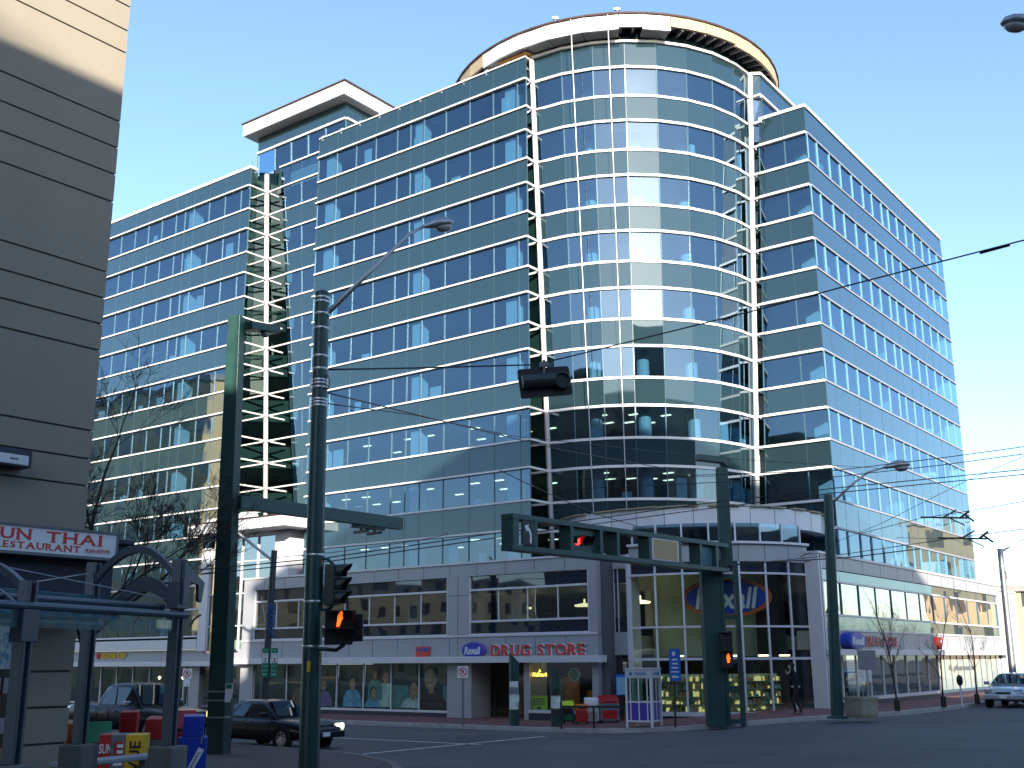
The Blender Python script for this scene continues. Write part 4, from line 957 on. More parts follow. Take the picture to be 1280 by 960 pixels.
S = []; fig(S, idx, -.1, .0, .66, 'purple', 'skin2', 'hair'); S.append((idx['amber'], [(-.9, .28), (.9, .30), (.9, .42), (-.9, .40)])); poster('poster of a girl in a lilac top', 23.86, 22.14, 'dark', S)
S = []; fig(S, idx, .1, .1, .66, 'blue', 'skin', 'hair'); poster('poster of a child in a light blue shirt', 22.06, 20.34, 'dark', S)
S = []; fig(S, idx, .48, .38, .58, 'white', 'skin', 'hair'); fig(S, idx, -.2, .50, .5, 'teal', 'skin2', 'hair'); fig(S, idx, -.35, -.35, .6, 'blue', 'skin', 'hair', .05); poster('poster of a family group in white and blue', 20.26, 18.54, 'dark', S)
S = [(idx['teal'], [(-.86, -1), (.86, -1), (.86, .0), (-.86, .05)])]; fig(S, idx, .42, -.15, .85, 'white', 'skin', 'hair', .03); poster('poster of a smiling woman in a white jacket', 18.46, 16.79, 'dark', S)
S = [(idx['teal'], [(.5, -1), (.86, -1), (.86, .0), (.5, .05)])]; fig(S, idx, -.2, .25, 1.0, 'plaid', 'skin', 'grey', -.04); poster('poster of a smiling grey-haired man in a dark plaid shirt', 16.71, 15.06, 'dark', S)
S = [(idx['amber'], [(-.9, .0), (.9, .05), (.9, .12), (-.9, .08)]), (idx['green'], [(-.9, -1), (-.3, -1), (-.3, .8), (-.9, .8)])]; poster('poster with amber stripes over green, behind the road sign', 28.1, 25.74, 'dark', S)
S = [(idx['amber'], [(-.9, .1), (.9, .05), (.9, .13), (-.9, .18)]), (idx['tan'], [(-.8, -1), (.8, -1), (.3, -.2), (-.2, -.1)])]; poster('poster of a dark amber interior with a tan mound', 25.66, 23.94, 'dark', S)
# lime notice, lit word, round emblem in the entrance windows
t = thing('notice_board', 'lime yellow notice standing inside the shop window', 'notice'); c = on_v(674, 880, VP + .3)
Mx = FL(c[0], c[2], VP + .3); mb = MB(); mb.prism(rect(.86, .68), Mx, .02); mb.build('board', M['lime'], t)
mb = MB()
for i, wd in enumerate((.6, .66, .62)): mb.prism(rect(wd, .05), Mx @ Matrix.Translation((0, .2 - i * .1, .021)), .003)
mb.prism(oval(.12, .08, 14), Mx @ Matrix.Translation((0, -.18, .021)), .003); mb.build('lettering', M['grey'], t)
c = on_v(675, 843, VP + .35); t = thing('lit_window_sign', 'glowing amber script sign high in the shop window', 'sign'); mb = MB(); Mx = FL(c[0], c[2], VP + .35); mb.text('Hallmark', Mx, .17, .02, 0, .02, width=.78, shear=.25); mb.prism([(-.07, .1), (0, .22), (.07, .1)], Mx, .02); mb.build('lettering', M['amber_lit'], t)
c = on_v(718, 843, VP + .35); t = thing('hexagon_sign', 'pale hexagonal sign hanging inside the shop window', 'sign'); Mx = FL(c[0], c[2], VP + .35)
mb = MB(); mb.prism(oval(.30, .30, 6), Mx, .03); mb.build('rim', M['white'], t); mb = MB(); mb.prism(oval(.25, .25, 6), Mx @ Matrix.Translation((0, 0, .031)), .004); mb.prism(rect(.4, .06), Mx @ Matrix.Translation((0, 0, .036)), .004); mb.build('face', M['greenbox'], t)
# ------------------------------------------------------------------ poles, signals and signs
def ring_band(mb, c, r, z, h=.05, mi=0): mb.lathe([(r + .012, z - h / 2), (r + .014, z), (r + .012, z + h / 2)], 16, Matrix.Translation((c[0], c[1], 0)), mi)
def cobra_head(mb_s, mb_l, p, d, s=1.0):
    """luminaire: flat oval housing with a clear bowl hung under its front; p the arm end, d its direction"""
    d = Vector(d).normalized(); sd = Vector((-d.y, d.x, 0)).normalized(); up = sd.cross(d) * -1
    if up.z < 0: up = -up
    rings = []
    for t, w_, h0, h1 in ((-.05, .05, -.05, .05), (.1, .08, -.07, .09), (.25, .15, -.08, .16), (.45, .19, -.08, .20), (.65, .19, -.08, .17), (.8, .14, -.08, .10), (.87, .05, -.07, -.02)):
        c = p + d * t * s; rings.append([c + sd * w_ * s * math.cos(a) + up * s * (h1 * max(0, math.sin(a)) + h0 * max(0, -math.sin(a)) * .9) for a in [2 * math.pi * k / 14 for k in range(14)]])
    mb_s.loft(rings)
    rings = []
    for dz, f in ((-.075, 1), (-.13, .95), (-.19, .72), (-.225, .35)):
        c = p + d * .56 * s + up * dz * s; rings.append([c + d * .25 * f * s * math.cos(a) + sd * .155 * f * s * math.sin(a) for a in [2 * math.pi * k / 16 for k in range(16)]])
    mb_l.loft(rings)
M['bowl'] = pr('lamp_bowl', (.30, .31, .30), .15, 0, .6)

# 1. tall round pole in the foreground with a long lamp arm
Yp = 20.0; top = at(403, 366, Yp); c0 = at(395, 640, Yp); base = Vector((at(387, 940, Yp).x, Yp, .15)); cx = (c0.x + top.x) / 2
t = thing('street_lamp', 'tall round dark green pole with steel straps and a long curved lamp arm', 'street lamp', (0, 0, 0), 0, 'street lamps around the crossing')
mb = MB(); mb.tube([base, (base.x + (top.x - base.x) * .5, Yp, top.z * .5), (top.x, Yp, top.z)], [.185, .16, .135], 18); mb.tube([(top.x, Yp, top.z - .01), (top.x, Yp, top.z + .05)], [.14, .06], 18); mb.lathe([(.32, .15), (.32, .19), (.2, .22), (.19, .5)], 18, Matrix.Translation((base.x, Yp, 0))); mb.build('pole', M['green'], t, smooth=False)
def pole_x(z): f = (z - .15) / (top.z - .15); return base.x + (top.x - base.x) * f, .185 - .05 * f
mb = MB()
for y in (373, 378, 393, 411, 446, 462, 476, 480, 485, 500, 504, 508, 694, 752, 808):
    z = at(395, y, Yp).z; x, r_ = pole_x(z); mb.lathe([(r_ + .008, z - .02), (r_ + .012, z), (r_ + .008, z + .02)], 18, Matrix.Translation((x, Yp, 0)))
mb.split('strap', M['band'], t)
e = at(531, 283, 21.2); s0 = Vector((top.x + .12, Yp, at(411, 391, Yp).z)); mid = at(470, 332, 20.6); m2 = at(512, 292, 21.0)
mb = MB(); mb.tube([s0, mid, m2, e], [.05, .042, .036, .032], 10); mb.obox(s0 + Vector((-.02, 0, 0)), (.04, 0, 0), (0, .07, 0), (0, 0, .12)); arm_ = mb.build('lamp_arm', M['steel'], t, smooth=True)
a_, b_ = MB(), MB(); dirn = (at(566, 268, 21.5) - e); cobra_head(a_, b_, e, (dirn.x, dirn.y, dirn.z * .55), 1.08 * dirn.length / .95 * .9)
a_.build('lamp_housing', M['steel'], arm_, smooth=True); b_.build('lamp_bowl', M['bowl'], arm_, smooth=True)
mb = MB(); z = at(415, 470, Yp).z
for k in range(3): mb.tube([(top.x + .16 + .05 * math.cos(q), Yp - .1 + .02 * k, z - .14 + .13 * math.sin(q)) for q in [2 * math.pi * i / 14 for i in range(15)]], .008, 5)
mb.build('cable_coil', M['black'], t)
mb = MB(); pz = at(386, 833, Yp); mb.obox((pz.x + .03, Yp - .19, pz.z), (.03, 0, 0), (0, .005, 0), (0, 0, .09)); mb.build('label_plate', M['yellow'], t)

# vehicle signal (seen from the side) and pedestrian signal on that pole
def hood(mb, c, d, r_, ln, mi=0):
    """cut-away visor round a lens"""
    d = Vector(d).normalized(); sd = d.cross(Vector((0, 0, 1))).normalized(); up = sd.cross(d); n = 14
    for i in range(n):
        a0, a1 = R(-40) + R(260) * i / n, R(-40) + R(260) * (i + 1) / n
        l0 = ln * (.45 + .55 * max(0, math.sin(a0))); l1 = ln * (.45 + .55 * max(0, math.sin(a1)))
        p = [c + (sd * math.cos(a) + up * math.sin(a)) * r_ for a in (a0, a1)]
        mb.quad(p[0], p[1], p[1] + d * l1, p[0] + d * l0, mi); q = [c + (sd * math.cos(a) + up * math.sin(a)) * (r_ - .012) for a in (a0, a1)]
        mb.quad(q[0], q[1], q[1] + d * l1, q[0] + d * l0, mi)
x_, r_ = pole_x(4.2); tp = at(416, 706, Yp); bt = at(416, 757, Yp); cen = (tp + bt) / 2; dd = Vector((.97, -.25, 0)).normalized(); hh_ = (tp.z - bt.z) / 2
sg = thing('traffic_signal', 'three lamp traffic signal turned side-on, on the tall green pole', 'traffic signal')
mb = MB(); mb.obox(cen, dd * .10, Vector((-dd.y, dd.x, 0)) * .17, (0, 0, hh_)); mb.build('housing', M['signal_housing'], sg, bevel=.02)
for i in (-1, 0, 1):
    c = cen + Vector((0, 0, i * hh_ * .66)) + dd * .10; mb = MB(); hood(mb, c, dd, .135, .26); mb.build('visor', M['signal_housing'], sg, fix=False)
    mb = MB(); mb.prism(oval(.12, .12, 18), frame(c, Vector((-dd.y, dd.x, 0)), (0, 0, 1)), .01); mb.build('lens', M['black'], sg)
mb = MB(); mb.tube([(x_ + .1, Yp, tp.z + .12), (cen.x - .1, cen.y, tp.z + .1), (cen.x, cen.y, tp.z)], .03); mb.tube([(x_ + .1, Yp, bt.z - .07), (cen.x - .05, cen.y, bt.z - .06), (cen.x, cen.y, bt.z)], .03); mb.lathe([(.05, -.06), (.07, 0), (.03, .08)], 10, Matrix.Translation((x_ + .2, Yp - .05, bt.z + .14))); mb.build('bracket', M['green'], sg)
tp = at(420, 763, Yp - .25); bt = at(420, 806, Yp - .25); cen = (tp + bt) / 2; cen.x += .05; d2 = Vector((.10, -1, 0)).normalized(); hv = (tp.z - bt.z) / 2; sx = Vector((-d2.y, d2.x, 0))
sg = thing('pedestrian_signal', 'black pedestrian signal with a lit orange hand on the tall green pole', 'pedestrian signal', group='pedestrian signals')
mb = MB(); mb.obox(cen, sx * .24, d2 * .12, (0, 0, hv)); mb.obox(cen + sx * .22 - d2 * .1, sx * .20, d2 * .16, (0, 0, hv * .8)); mb.build('housing', M['black'], sg, bevel=.015)
for k in (1, 0):
    mb = MB(); c = cen + Vector((0, 0, (hv * .5 if k else -hv * .5))) + d2 * .12
    mb.hexa([c + sx * -.24 + Vector((0, 0, hv * .44)), c + sx * .24 + Vector((0, 0, hv * .44)), c + sx * .30 + d2 * .26 + Vector((0, 0, hv * .40)), c - sx * .24 + d2 * .26 + Vector((0, 0, hv * .40)), c + sx * -.24 + Vector((0, 0, hv * .48)), c + sx * .24 + Vector((0, 0, hv * .48)), c + sx * .30 + d2 * .26 + Vector((0, 0, hv * .44)), c - sx * .24 + d2 * .26 + Vector((0, 0, hv * .44))])
    mb.quad(c + sx * .24 + Vector((0, 0, hv * .44)), c + sx * .30 + d2 * .26 + Vector((0, 0, hv * .40)), c + sx * .26 + d2 * .12 + Vector((0, 0, -hv * .4)), c + sx * .24 + Vector((0, 0, -hv * .44))); mb.build('visor', M['signal_housing'], sg, fix=False)
hand = [(-.35, -1), (.3, -1), (.42, -.3), (.62, .1), (.5, .22), (.3, -.02), (.34, .7), (.2, .72), (.12, .1), (.10, .95), (-.05, .95), (-.08, .1), (-.2, .8), (-.33, .76), (-.26, .05), (-.45, .5), (-.55, .42), (-.42, -.3)]
mb = MB(); c = cen + Vector((0, 0, hv * .52)) + d2 * .125 + sx * .02; mb.prism([(x * .085 + y * .03, y * .14) for x, y in hand], frame(c, sx, (0, 0, 1)), .006); mb.build('lit_hand', M['orange_lit'], sg)
mb = MB(); mb.tube([(x_ + .05, Yp - .1, bt.z - .05), (cen.x - .05, cen.y + .1, bt.z - .09), (cen.x + .1, cen.y, bt.z)], .035); mb.build('bracket', M['green'], sg)

# 2. heavy square tapered post with a box lamp and a trolley-wire arm
gp = ground(272, 949, .0); Yq = gp.y; tq = at(296, 396, Yq)
t = thing('trolley_post', 'heavy square tapered dark green post with a box lamp and a wire arm', 'trolley post')
rot = Matrix.Rotation(R(-12), 3, 'Z')
def sq(c, h): return [c + rot @ Vector((sx_ * h, sy_ * h, 0)) for sx_, sy_ in ((-1, -1), (1, -1), (1, 1), (-1, 1))]
mb = MB(); B_ = Vector((gp.x, Yq, .1)); T_ = Vector((tq.x, Yq, tq.z)); mb.loft([sq(B_, .262), sq(B_ + (T_ - B_) * .5, .232), sq(T_, .198)]); mb.build('post', M['green'], t, bevel=.015)
mb = MB()
for y in (865, 876, 897):
    z = at(272, y, Yq).z; f = (z - .1) / (T_.z - .1); c = B_ + (T_ - B_) * f; mb.loft([sq(c, .272 - .064 * f), sq(c + Vector((0, 0, .035)), .272 - .064 * f)])
mb.split('strap', M['band'], t)
a = at(309, 407, Yq); b = at(345, 413, Yq + 1.0); mb = MB(); mb.beam(a, b, .42, .24); mb.build('lamp_box', M['green'], t, bevel=.02)
mb = MB(); m_ = a.lerp(b, .62); mb.lathe([(.14, 0), (.15, -.05), (.12, -.12), (.05, -.16)][::-1], 14, Matrix.Translation(m_ + Vector((0, 0, -.12)))); mb.build('lamp_bowl', M['bowl'], t, smooth=True)
za = at(297, 629, Yq).z; arm0 = Vector((gp.x + .45, Yq, za)); arm1 = at(501, 655, Yq + 5.2)
mb = MB(); mb.beam(arm0 - (arm1 - arm0).normalized() * .3, arm1, .22, .40); mb.build('wire_arm', M['green'], t, bevel=.01)
mb = MB()
for px in (443, 462):
    q = at(px, 655, Yq + 5.2 * (px - 297) / 204); q = arm0.lerp(arm1, (px - 297) / 204.); mb.beam(q + Vector((-.3, -.2, -.26)), q + Vector((.3, .2, -.26)), .12, .1); mb.beam(q + Vector((-.25, .25, -.42)), q + Vector((.25, -.25, -.42)), .1, .08); mb.tube([q + Vector((0, 0, -.2)), q + Vector((0, 0, -.45))], .05, 6)
mb.build('wire_hanger', M['black'], t)
mb = MB(); q = at(286, 866, Yq - .4); mb.obox(q, (.10, 0, 0), (0, .01, 0), (0, 0, .25)); mb.obox(q + Vector((0, -.012, .17)), (.08, 0, 0), (0, .003, 0), (0, 0, .06), 1); mb.build('notice_plate', [M['white'], M['signgreen']], t)
mb = MB(); q2 = at(290, 885, Yq - .4); mb.beam(q2 + Vector((0, 0, -.35)), q2 + Vector((0, 0, .25)), .07, .07); mb.build('conduit', M['grey'], t)

# 3. gantry over the right lane: post, box-frame arm, signs, lamp
gp = ground(897, 908, .1); px_, Yg = gp.x, gp.y
t = thing('signal_gantry', 'dark green post with an open box-frame arm reaching over the road', 'signal gantry')
mb = MB(); a = at(895, 700, Yg); mb.box(px_ - .36, px_ + .28, Yg - .3, Yg + .3, gp.z, a.z); mb.build('post', M['green'], t, bevel=.02)
tl = at(899, 585, Yg); mb = MB(); mb.loft([[Vector((tl.x + .06 + sx_ * .22, Yg + sy_ * .2, a.z - .1)) for sx_, sy_ in ((-1, -1), (1, -1), (1, 1), (-1, 1))], [Vector((tl.x + .08 + sx_ * .19, Yg + sy_ * .18, tl.z)) for sx_, sy_ in ((-1, -1), (1, -1), (1, 1), (-1, 1))]]); mb.build('mast', M['green'], t, bevel=.01)
mb = MB(); q = at(895, 577, Yg - .1); mb.beam(q + Vector((-.75, -.2, .12)), q + Vector((.25, .05, .05)), .34, .22); mb.beam(q + Vector((.2, .05, .04)), q + Vector((.45, .1, -.12)), .30, .2); mb.build('lamp_box', M['green'], t, bevel=.02)
mb = MB(); qx = px_ + .62
for dx in (-.26, .26): mb.box(qx + dx - .06, qx + dx + .06, Yg - .26, Yg + .1, gp.z, a.z - .05)
for z in (gp.z + .1, gp.z + 1.2, gp.z + 2.1, gp.z + 3.6, gp.z + 5.0, a.z - .2): mb.box(qx - .199, qx + .199, Yg - .24, Yg + .08, z, z + .14)
mb.build('ladder_frame', M['green'], t)
YL = 30.5; AL = at(633.5, 661, YL); AR = at(905, 701, Yg - .3); AL.z = AR.z = (AL.z + AR.z) / 2
ax = (AR - AL).normalized(); side = Vector((ax.y, -ax.x, 0)); side = side if side.dot(Vector((0, -1, 0))) > 0 else -side
LEN = (AR - AL).length
def frac_of(px, y=680):
    d = ray(px, y); n = Vector((ax.y, -ax.x, 0)); k = (AL - Vector((0, 0, EYE))).dot(n) / d.dot(n); p = d * k; return (p - AL).dot(ax)
def hh_at(s): return .42 + .0 * s
mb = MB(); H2 = .43; D2 = .22
for sz in (-1, 1): mb.obox((AL + AR) / 2 + Vector((0, 0, sz * H2)), ax * LEN / 2, side * D2, (0, 0, .075))
mb.build('chord', M['green'], t, bevel=.01)
mb = MB(); mb.obox(AL + ax * .14, ax * .12, side * (D2 - .002), (0, 0, H2 - .076)); mb.build('upright', M['green'], t)
for px in (663, 708, 745, 766, 806, 843, 869, 889): mb = MB(); mb.obox(AL + ax * frac_of(px), ax * .07, side * (D2 - .003), (0, 0, H2 - .076)); mb.build('upright', M['green'], t)
def panel(name, p0, p1, zf, mats, dep, par=t):
    s0, s1 = frac_of(p0), frac_of(p1); c = AL + ax * (s0 + s1) / 2 + side * dep; mb = MB(); mb.obox(c, ax * abs(s1 - s0) / 2, side * .02, (0, 0, (H2 - .08) * zf)); return mb, frame(c + side * .021, ax, (0, 0, 1)), abs(s1 - s0)
def thing_panel(name, label, cat):
    return thing(name, label, cat)
tt = thing('arrow_sign', 'square sign with a white left-turn arrow at the tip of the gantry arm', 'sign')
mb, Mx, wd = panel('board', 645, 661, .97, None, .225); mb.build('board', M['black'], tt)
mb = MB(); k = wd * .5; arrow = [(.10, -.9), (.34, -.9), (.36, -.1), (.2, .3), (-.1, .55), (.0, .78), (-.6, .62), (-.32, .06), (-.22, .28), (.02, .1), (.12, -.2)]
mb.prism([(x * k * 1.1, y * H2 * .72) for x, y in arrow], Mx, .004); mb.build('arrow', M['white'], tt)
tt = thing('traffic_signal', 'dark green panel signal with one red lamp lit inside the gantry arm', 'traffic signal')
mb, Mx, wd = panel('housing', 711, 742, .98, None, .05); mb.build('housing', M['green'], tt)
for i, m in ((-1, 'red_lit'), (0, 'black'), (1, 'black')):
    c = Mx @ Vector((i * wd * .2 - .06, -.02, 0)); mb = MB(); mb.prism(oval(.135, .125, 18), Mx @ Matrix.Translation((i * wd * .2 - .06, -.02, 0)), .03); mb.build('lens', M[m], tt)
    mb = MB(); hood(mb, c, side, .15, .28); mb.build('visor', M['signal_housing'], tt, fix=False)
tt = thing('street_name_sign', 'blank tan panel with a pale border hung in the gantry arm', 'sign'); mb, Mx, wd = panel('board', 808, 841, .98, None, .20); mb.build('border', M['clad_light'], tt); mb = MB(); mb.prism(rect(wd - .16, (H2 - .08) * 1.8), Mx, .006); mb.build('board', M['tan'], tt)
tt = thing('name_sign', 'pale green glassy sign panel beside the gantry post', 'sign'); mb, Mx, wd = panel('board', 871, 887, .9, None, .05); mb.build('board', M['shelter_glass'], tt)
q = at(908, 812, Yg - .5); sg = thing('pedestrian_signal', 'black pedestrian signal with a lit orange hand on the gantry post', 'pedestrian signal', group='pedestrian signals')
mb = MB(); mb.obox(q, (.20, 0, 0), (0, .13, 0), (0, 0, .62)); mb.build('housing', M['black'], sg, bevel=.02)
mb = MB(); mb.prism([(x * .12, y * .16) for x, y in hand], frame(q + Vector((.03, -.131, -.28)), (1, 0, 0), (0, 0, 1)), .006); mb.build('lit_hand', M['orange_lit'], sg)
mb = MB(); mb.obox(q + Vector((0, -.2, -.02)), (.2, 0, 0), (0, .08, 0), (0, 0, .02)); mb.obox(q + Vector((0, -.2, .58)), (.2, 0, 0), (0, .08, 0), (0, 0, .02)); mb.build('visor', M['signal_housing'], sg)

# 4. hanging signal seen from behind on its span wire
Ys = 24.0; t = thing('traffic_signal', 'black back plate of a traffic signal hanging from the span wire', 'traffic signal')
c = at(681, 478, Ys); wx = (at(713, 470, Ys) - at(648, 485, Ys)); a1 = Vector((wx.x, .25, wx.z * .55)).normalized(); a2 = Vector((-a1.z, 0, a1.x)); nrm = a1.cross(a2)
Mx = frame(c, a1, a2); w2, h2 = wx.length / 2, .34
rr = []
for cx_, cy_, a0 in ((w2 - .06, h2 - .06, 0), (-w2 + .06, h2 - .06, 90), (-w2 + .06, -h2 + .06, 180), (w2 - .06, -h2 + .06, 270)):
    for k in range(4): rr.append((cx_ + .06 * math.cos(R(a0 + 30 * k)), cy_ + .06 * math.sin(R(a0 + 30 * k))))
mb = MB(); mb.prism(rr, Mx, .02); mb.build('back_plate', M['black'], t)
mb = MB(); mb.tube([Mx @ Vector((-w2 * .92, .02, .10)), Mx @ Vector((w2 * .35, .02, .10))], .16, 14); mb.lathe([(.20, -.0), (.20, .14), (.17, .18), (.16, .10)], 20, Mx @ Matrix.Translation((w2 * .62, -.02, .02))); mb.build('housing', M['signal_housing'], t, smooth=False, bevel=.01)
mb = MB(); hk = Mx @ Vector((.02, h2, .05)); mb.tube([hk + Vector((0, 0, -.25)), hk + Vector((0, 0, .17))], .03, 8); mb.beam(hk + Vector((-.1, 0, .05)), hk + Vector((.1, 0, .08)), .08, .12); mb.build('hanger', M['grey'], t)

# 5. round green pole at the right with a lamp arm; two lamps further right
def lamp_pole(label, foot, topz, rad, m, arm_pts, hs, off=(0, 0)):
    t = thing('street_lamp', label, 'street lamp', group='street lamps around the crossing')
    mb = MB(); tx, ty = foot.x + off[0], foot.y + off[1]; mb.tube([foot, ((foot.x + tx) / 2, (foot.y + ty) / 2, (foot.z + topz) / 2), (tx, ty, topz)], [rad, rad * .88, rad * .75], 14); mb.lathe([(rad * 1.7, 0), (rad * 1.7, .05), (rad * 1.1, .1)], 14, Matrix.Translation(foot)); mb.build('pole', m, t, smooth=False)
    mb = MB(); n = len(arm_pts); mb.tube(arm_pts, [.05 - .018 * i / (n - 1) for i in range(n)], 8); arm_ = mb.build('lamp_arm', M['steel'], t, smooth=True)
    a_, b_ = MB(), MB(); d = arm_pts[-1] - arm_pts[-2]; cobra_head(a_, b_, arm_pts[-1], (d.x, d.y, d.z * .5), hs); a_.build('lamp_housing', M['steel'], arm_, smooth=True); b_.build('lamp_bowl', M['bowl'], arm_, smooth=True)
    return t
f = ground(1047, 898, .15); Yr = f.y; tz = at(1035, 619, Yr)
lamp_pole('dark green street lamp between the concrete planter and the glass drum', f, tz.z, .21, M['green'], [at(1037, 632, Yr), at(1062, 608, Yr), at(1085, 590, Yr), at(1107, 584, Yr)], 1.0, (tz.x - f.x, 0))
Y3 = 52.0; f = at(1261, 800, Y3); f.z = .5; tz = at(1250, 686, Y3)
t3 = lamp_pole('grey street lamp beyond the silver car', f, tz.z, .17, M['steel'], [at(1251, 690, Y3), at(1268, 680, Y3), at(1290, 668, Y3)], 1.0, (tz.x - f.x, 0))
mb = MB(); q = at(1254, 719, Y3); mb.obox(q, (.12, 0, 0), (0, .12, 0), (0, 0, .2)); mb.build('control_box', M['black'], t3)
Y4 = 16.0; e = at(1292, 30, Y4)
f4 = Vector((e.x + 2.6, Y4, .5)); lamp_pole('grey street lamp head against the open sky, cut by the frame', f4, e.z - .7, .14, M['green'], [Vector((f4.x, Y4, e.z - 1.0)), Vector((f4.x - 1.4, Y4, e.z - .15)), Vector((e.x + .12, Y4, e.z))], .75)

# 6. thin dark pole with blue wrap, bracket, and the double green road sign
f = ground(332, 905, .1); Y6 = f.y - .6; t = thing('utility_pole', 'slim dark pole wrapped in blue strips with a slanting bracket', 'utility pole')
tp = at(343, 688, Y6); ft = at(328, 900, Y6)
mb = MB(); mb.tube([(ft.x, Y6, .1), tp], [.16, .13], 12); mb.build('pole', M['pole_dark'], t)
mb = MB(); q0, q1 = at(339, 795, Y6), at(340, 756, Y6)
for k in range(26):
    a = q0.lerp(q1, k / 26); an_ = k * 1.9; mb.beam(a + Vector((.17 * math.cos(an_), -.17 * abs(math.sin(an_)) - .02, -.05)), a + Vector((.17 * math.cos(an_ + 1.2), -.18 * abs(math.sin(an_ + 1.2)) - .02, .09)), .05, .02)
mb.build('blue_wrap', M['signblue'], t)
mb = MB(); a = at(342, 702, Y6); mb.tube([a, at(290, 660, Y6 + .5)], .06, 8); mb.tube([at(339, 757, Y6), at(327, 746, Y6), at(331, 775, Y6), at(338, 792, Y6)], .02, 6); mb.build('bracket', M['steel'], t)
t = thing('road_sign', 'pair of green route signs with the number 2 and arrows on the slim pole', 'sign')
for px in (331.5, 342.8):
    a, b = at(px, 810, Y6 - .25), at(px, 847, Y6 - .25); c = (a + b) / 2; hgt = a.z - b.z; wd = .27; Mx = frame(c, (1, 0, 0), (0, 0, 1))
    mb = MB(); mb.prism(rect(wd, hgt), Mx, .02); mb.build('board', M['signgreen'], t)
    mb = MB(); mb.prism(rect(wd - .03, hgt * .33), Mx @ Matrix.Translation((0, hgt * .16, .021)), .003)
    mb.prism(rect(wd - .02, .012), Mx @ Matrix.Translation((0, -.11 * hgt, .021)), .003); mb.prism(rect(wd - .02, .012), Mx @ Matrix.Translation((0, -.27 * hgt, .021)), .003); s_ = -1 if px < 335 else 1
    mb.prism([(-.09 * s_, -.012), (.03 * s_, -.012), (.03 * s_, -.04), (.09 * s_, 0), (.03 * s_, .04), (.03 * s_, .012), (-.09 * s_, .012)], Mx @ Matrix.Translation((0, -.39 * hgt, .021)), .003)
    mb.text('TO', Mx @ Matrix.Translation((0, .42 * hgt, .021)), .055, .003); mb.build('face', M['white'], t)
    mb = MB(); mb.text('2', Mx @ Matrix.Translation((0, .10 * hgt, .0255)), .16, .003, 0, .02); mb.text('AHD', Mx @ Matrix.Translation((0, .27 * hgt, .0255)), .05, .003); mb.build('number', M['black'], t)

# 7. no-stopping sign poles
def no_sign(label, px, py, base_py, sw, tag2=False, Yo=0):
    f = ground(px, base_py, .15); Y = f.y; t = thing('parking_sign', label, 'sign', group='no-parking signs along the kerb'); c = at(px, py, Y); s = sw / 1400 * Y / 2; Mx = frame(c, (1, 0, 0), (0, 0, 1))
    mb = MB(); mb.tube([f, (c.x, Y + .03, c.z + s)], .035, 8); mb.build('pole', M['grey'], t)
    mb = MB(); mb.prism(rect(2 * s, 2.15 * s), Mx, .012)
    if tag2: mb.prism(rect(1.3 * s, 1.6 * s), Mx @ Matrix.Translation((0, -2.0 * s, 0)), .012)
    mb.build('board', M['white'], t)
    mb = MB(); ro = oval(.82 * s, .82 * s, 28); ri = oval(.64 * s, .64 * s, 28)
    for i in range(28): mb.quad(*[Mx @ Vector((*p, .016)) for p in (ro[i], ro[(i + 1) % 28], ri[(i + 1) % 28], ri[i])])
    mb.prism([(-.55 * s, .43 * s), (-.43 * s, .55 * s), (.55 * s, -.43 * s), (.43 * s, -.55 * s)], Mx @ Matrix.Translation((0, 0, .020)), .003); mb.build('ring', M['brightred'], t, fix=False)
    mb = MB(); mb.text('P', Mx @ Matrix.Translation((0, 0, .0125)), .8 * s, .004, 0, .03); mb.build('letter', M['black'], t)
no_sign('no-parking sign on a thin pole in front of the shop pilaster', 578.5, 840, 909, 13)
no_sign('no-parking sign with a white tag under it by the coffee shop', 234, 842, 893, 11, True)

# 8. blue sign, advertising posts, rail, phone booth, boxes at the corner
f = ground(844, 909, .15); Y8 = f.y; c = at(843.5, 831, Y8); t = thing('bus_stop_sign', 'tall narrow blue sign on a thin pole beside the phone booth', 'sign')
mb = MB(); mb.tube([f, (c.x, Y8 + .03, c.z)], .035, 8); mb.build('pole', M['black'], t)
Mx = frame(c, (1, 0, -.02), (0, 0, 1)); hb = .55; mb = MB(); mb.prism(rect(.40, 2 * hb), Mx, .015); mb.build('board', M['signblue'], t, bevel=.004)
mb = MB()
for i, (y, wd, h_) in enumerate(((.18, .2, .05), (.04, .2, .05), (-.10, .22, .05), (-.24, .28, .04))): mb.prism(rect(wd, h_), Mx @ Matrix.Translation((0, y, .016)), .002)
mb.prism(oval(.06, .08, 14), Mx @ Matrix.Translation((-.04, .38, .016)), .002); mb.prism([(-.12, -.41), (-.04, -.34), (-.04, -.38), (.12, -.38), (.12, -.44), (-.04, -.44), (-.04, -.48)], Mx @ Matrix.Translation((0, 0, .016)), .002); mb.build('lettering', M['white'], t)
PRN = [PM[k] for k in keys]
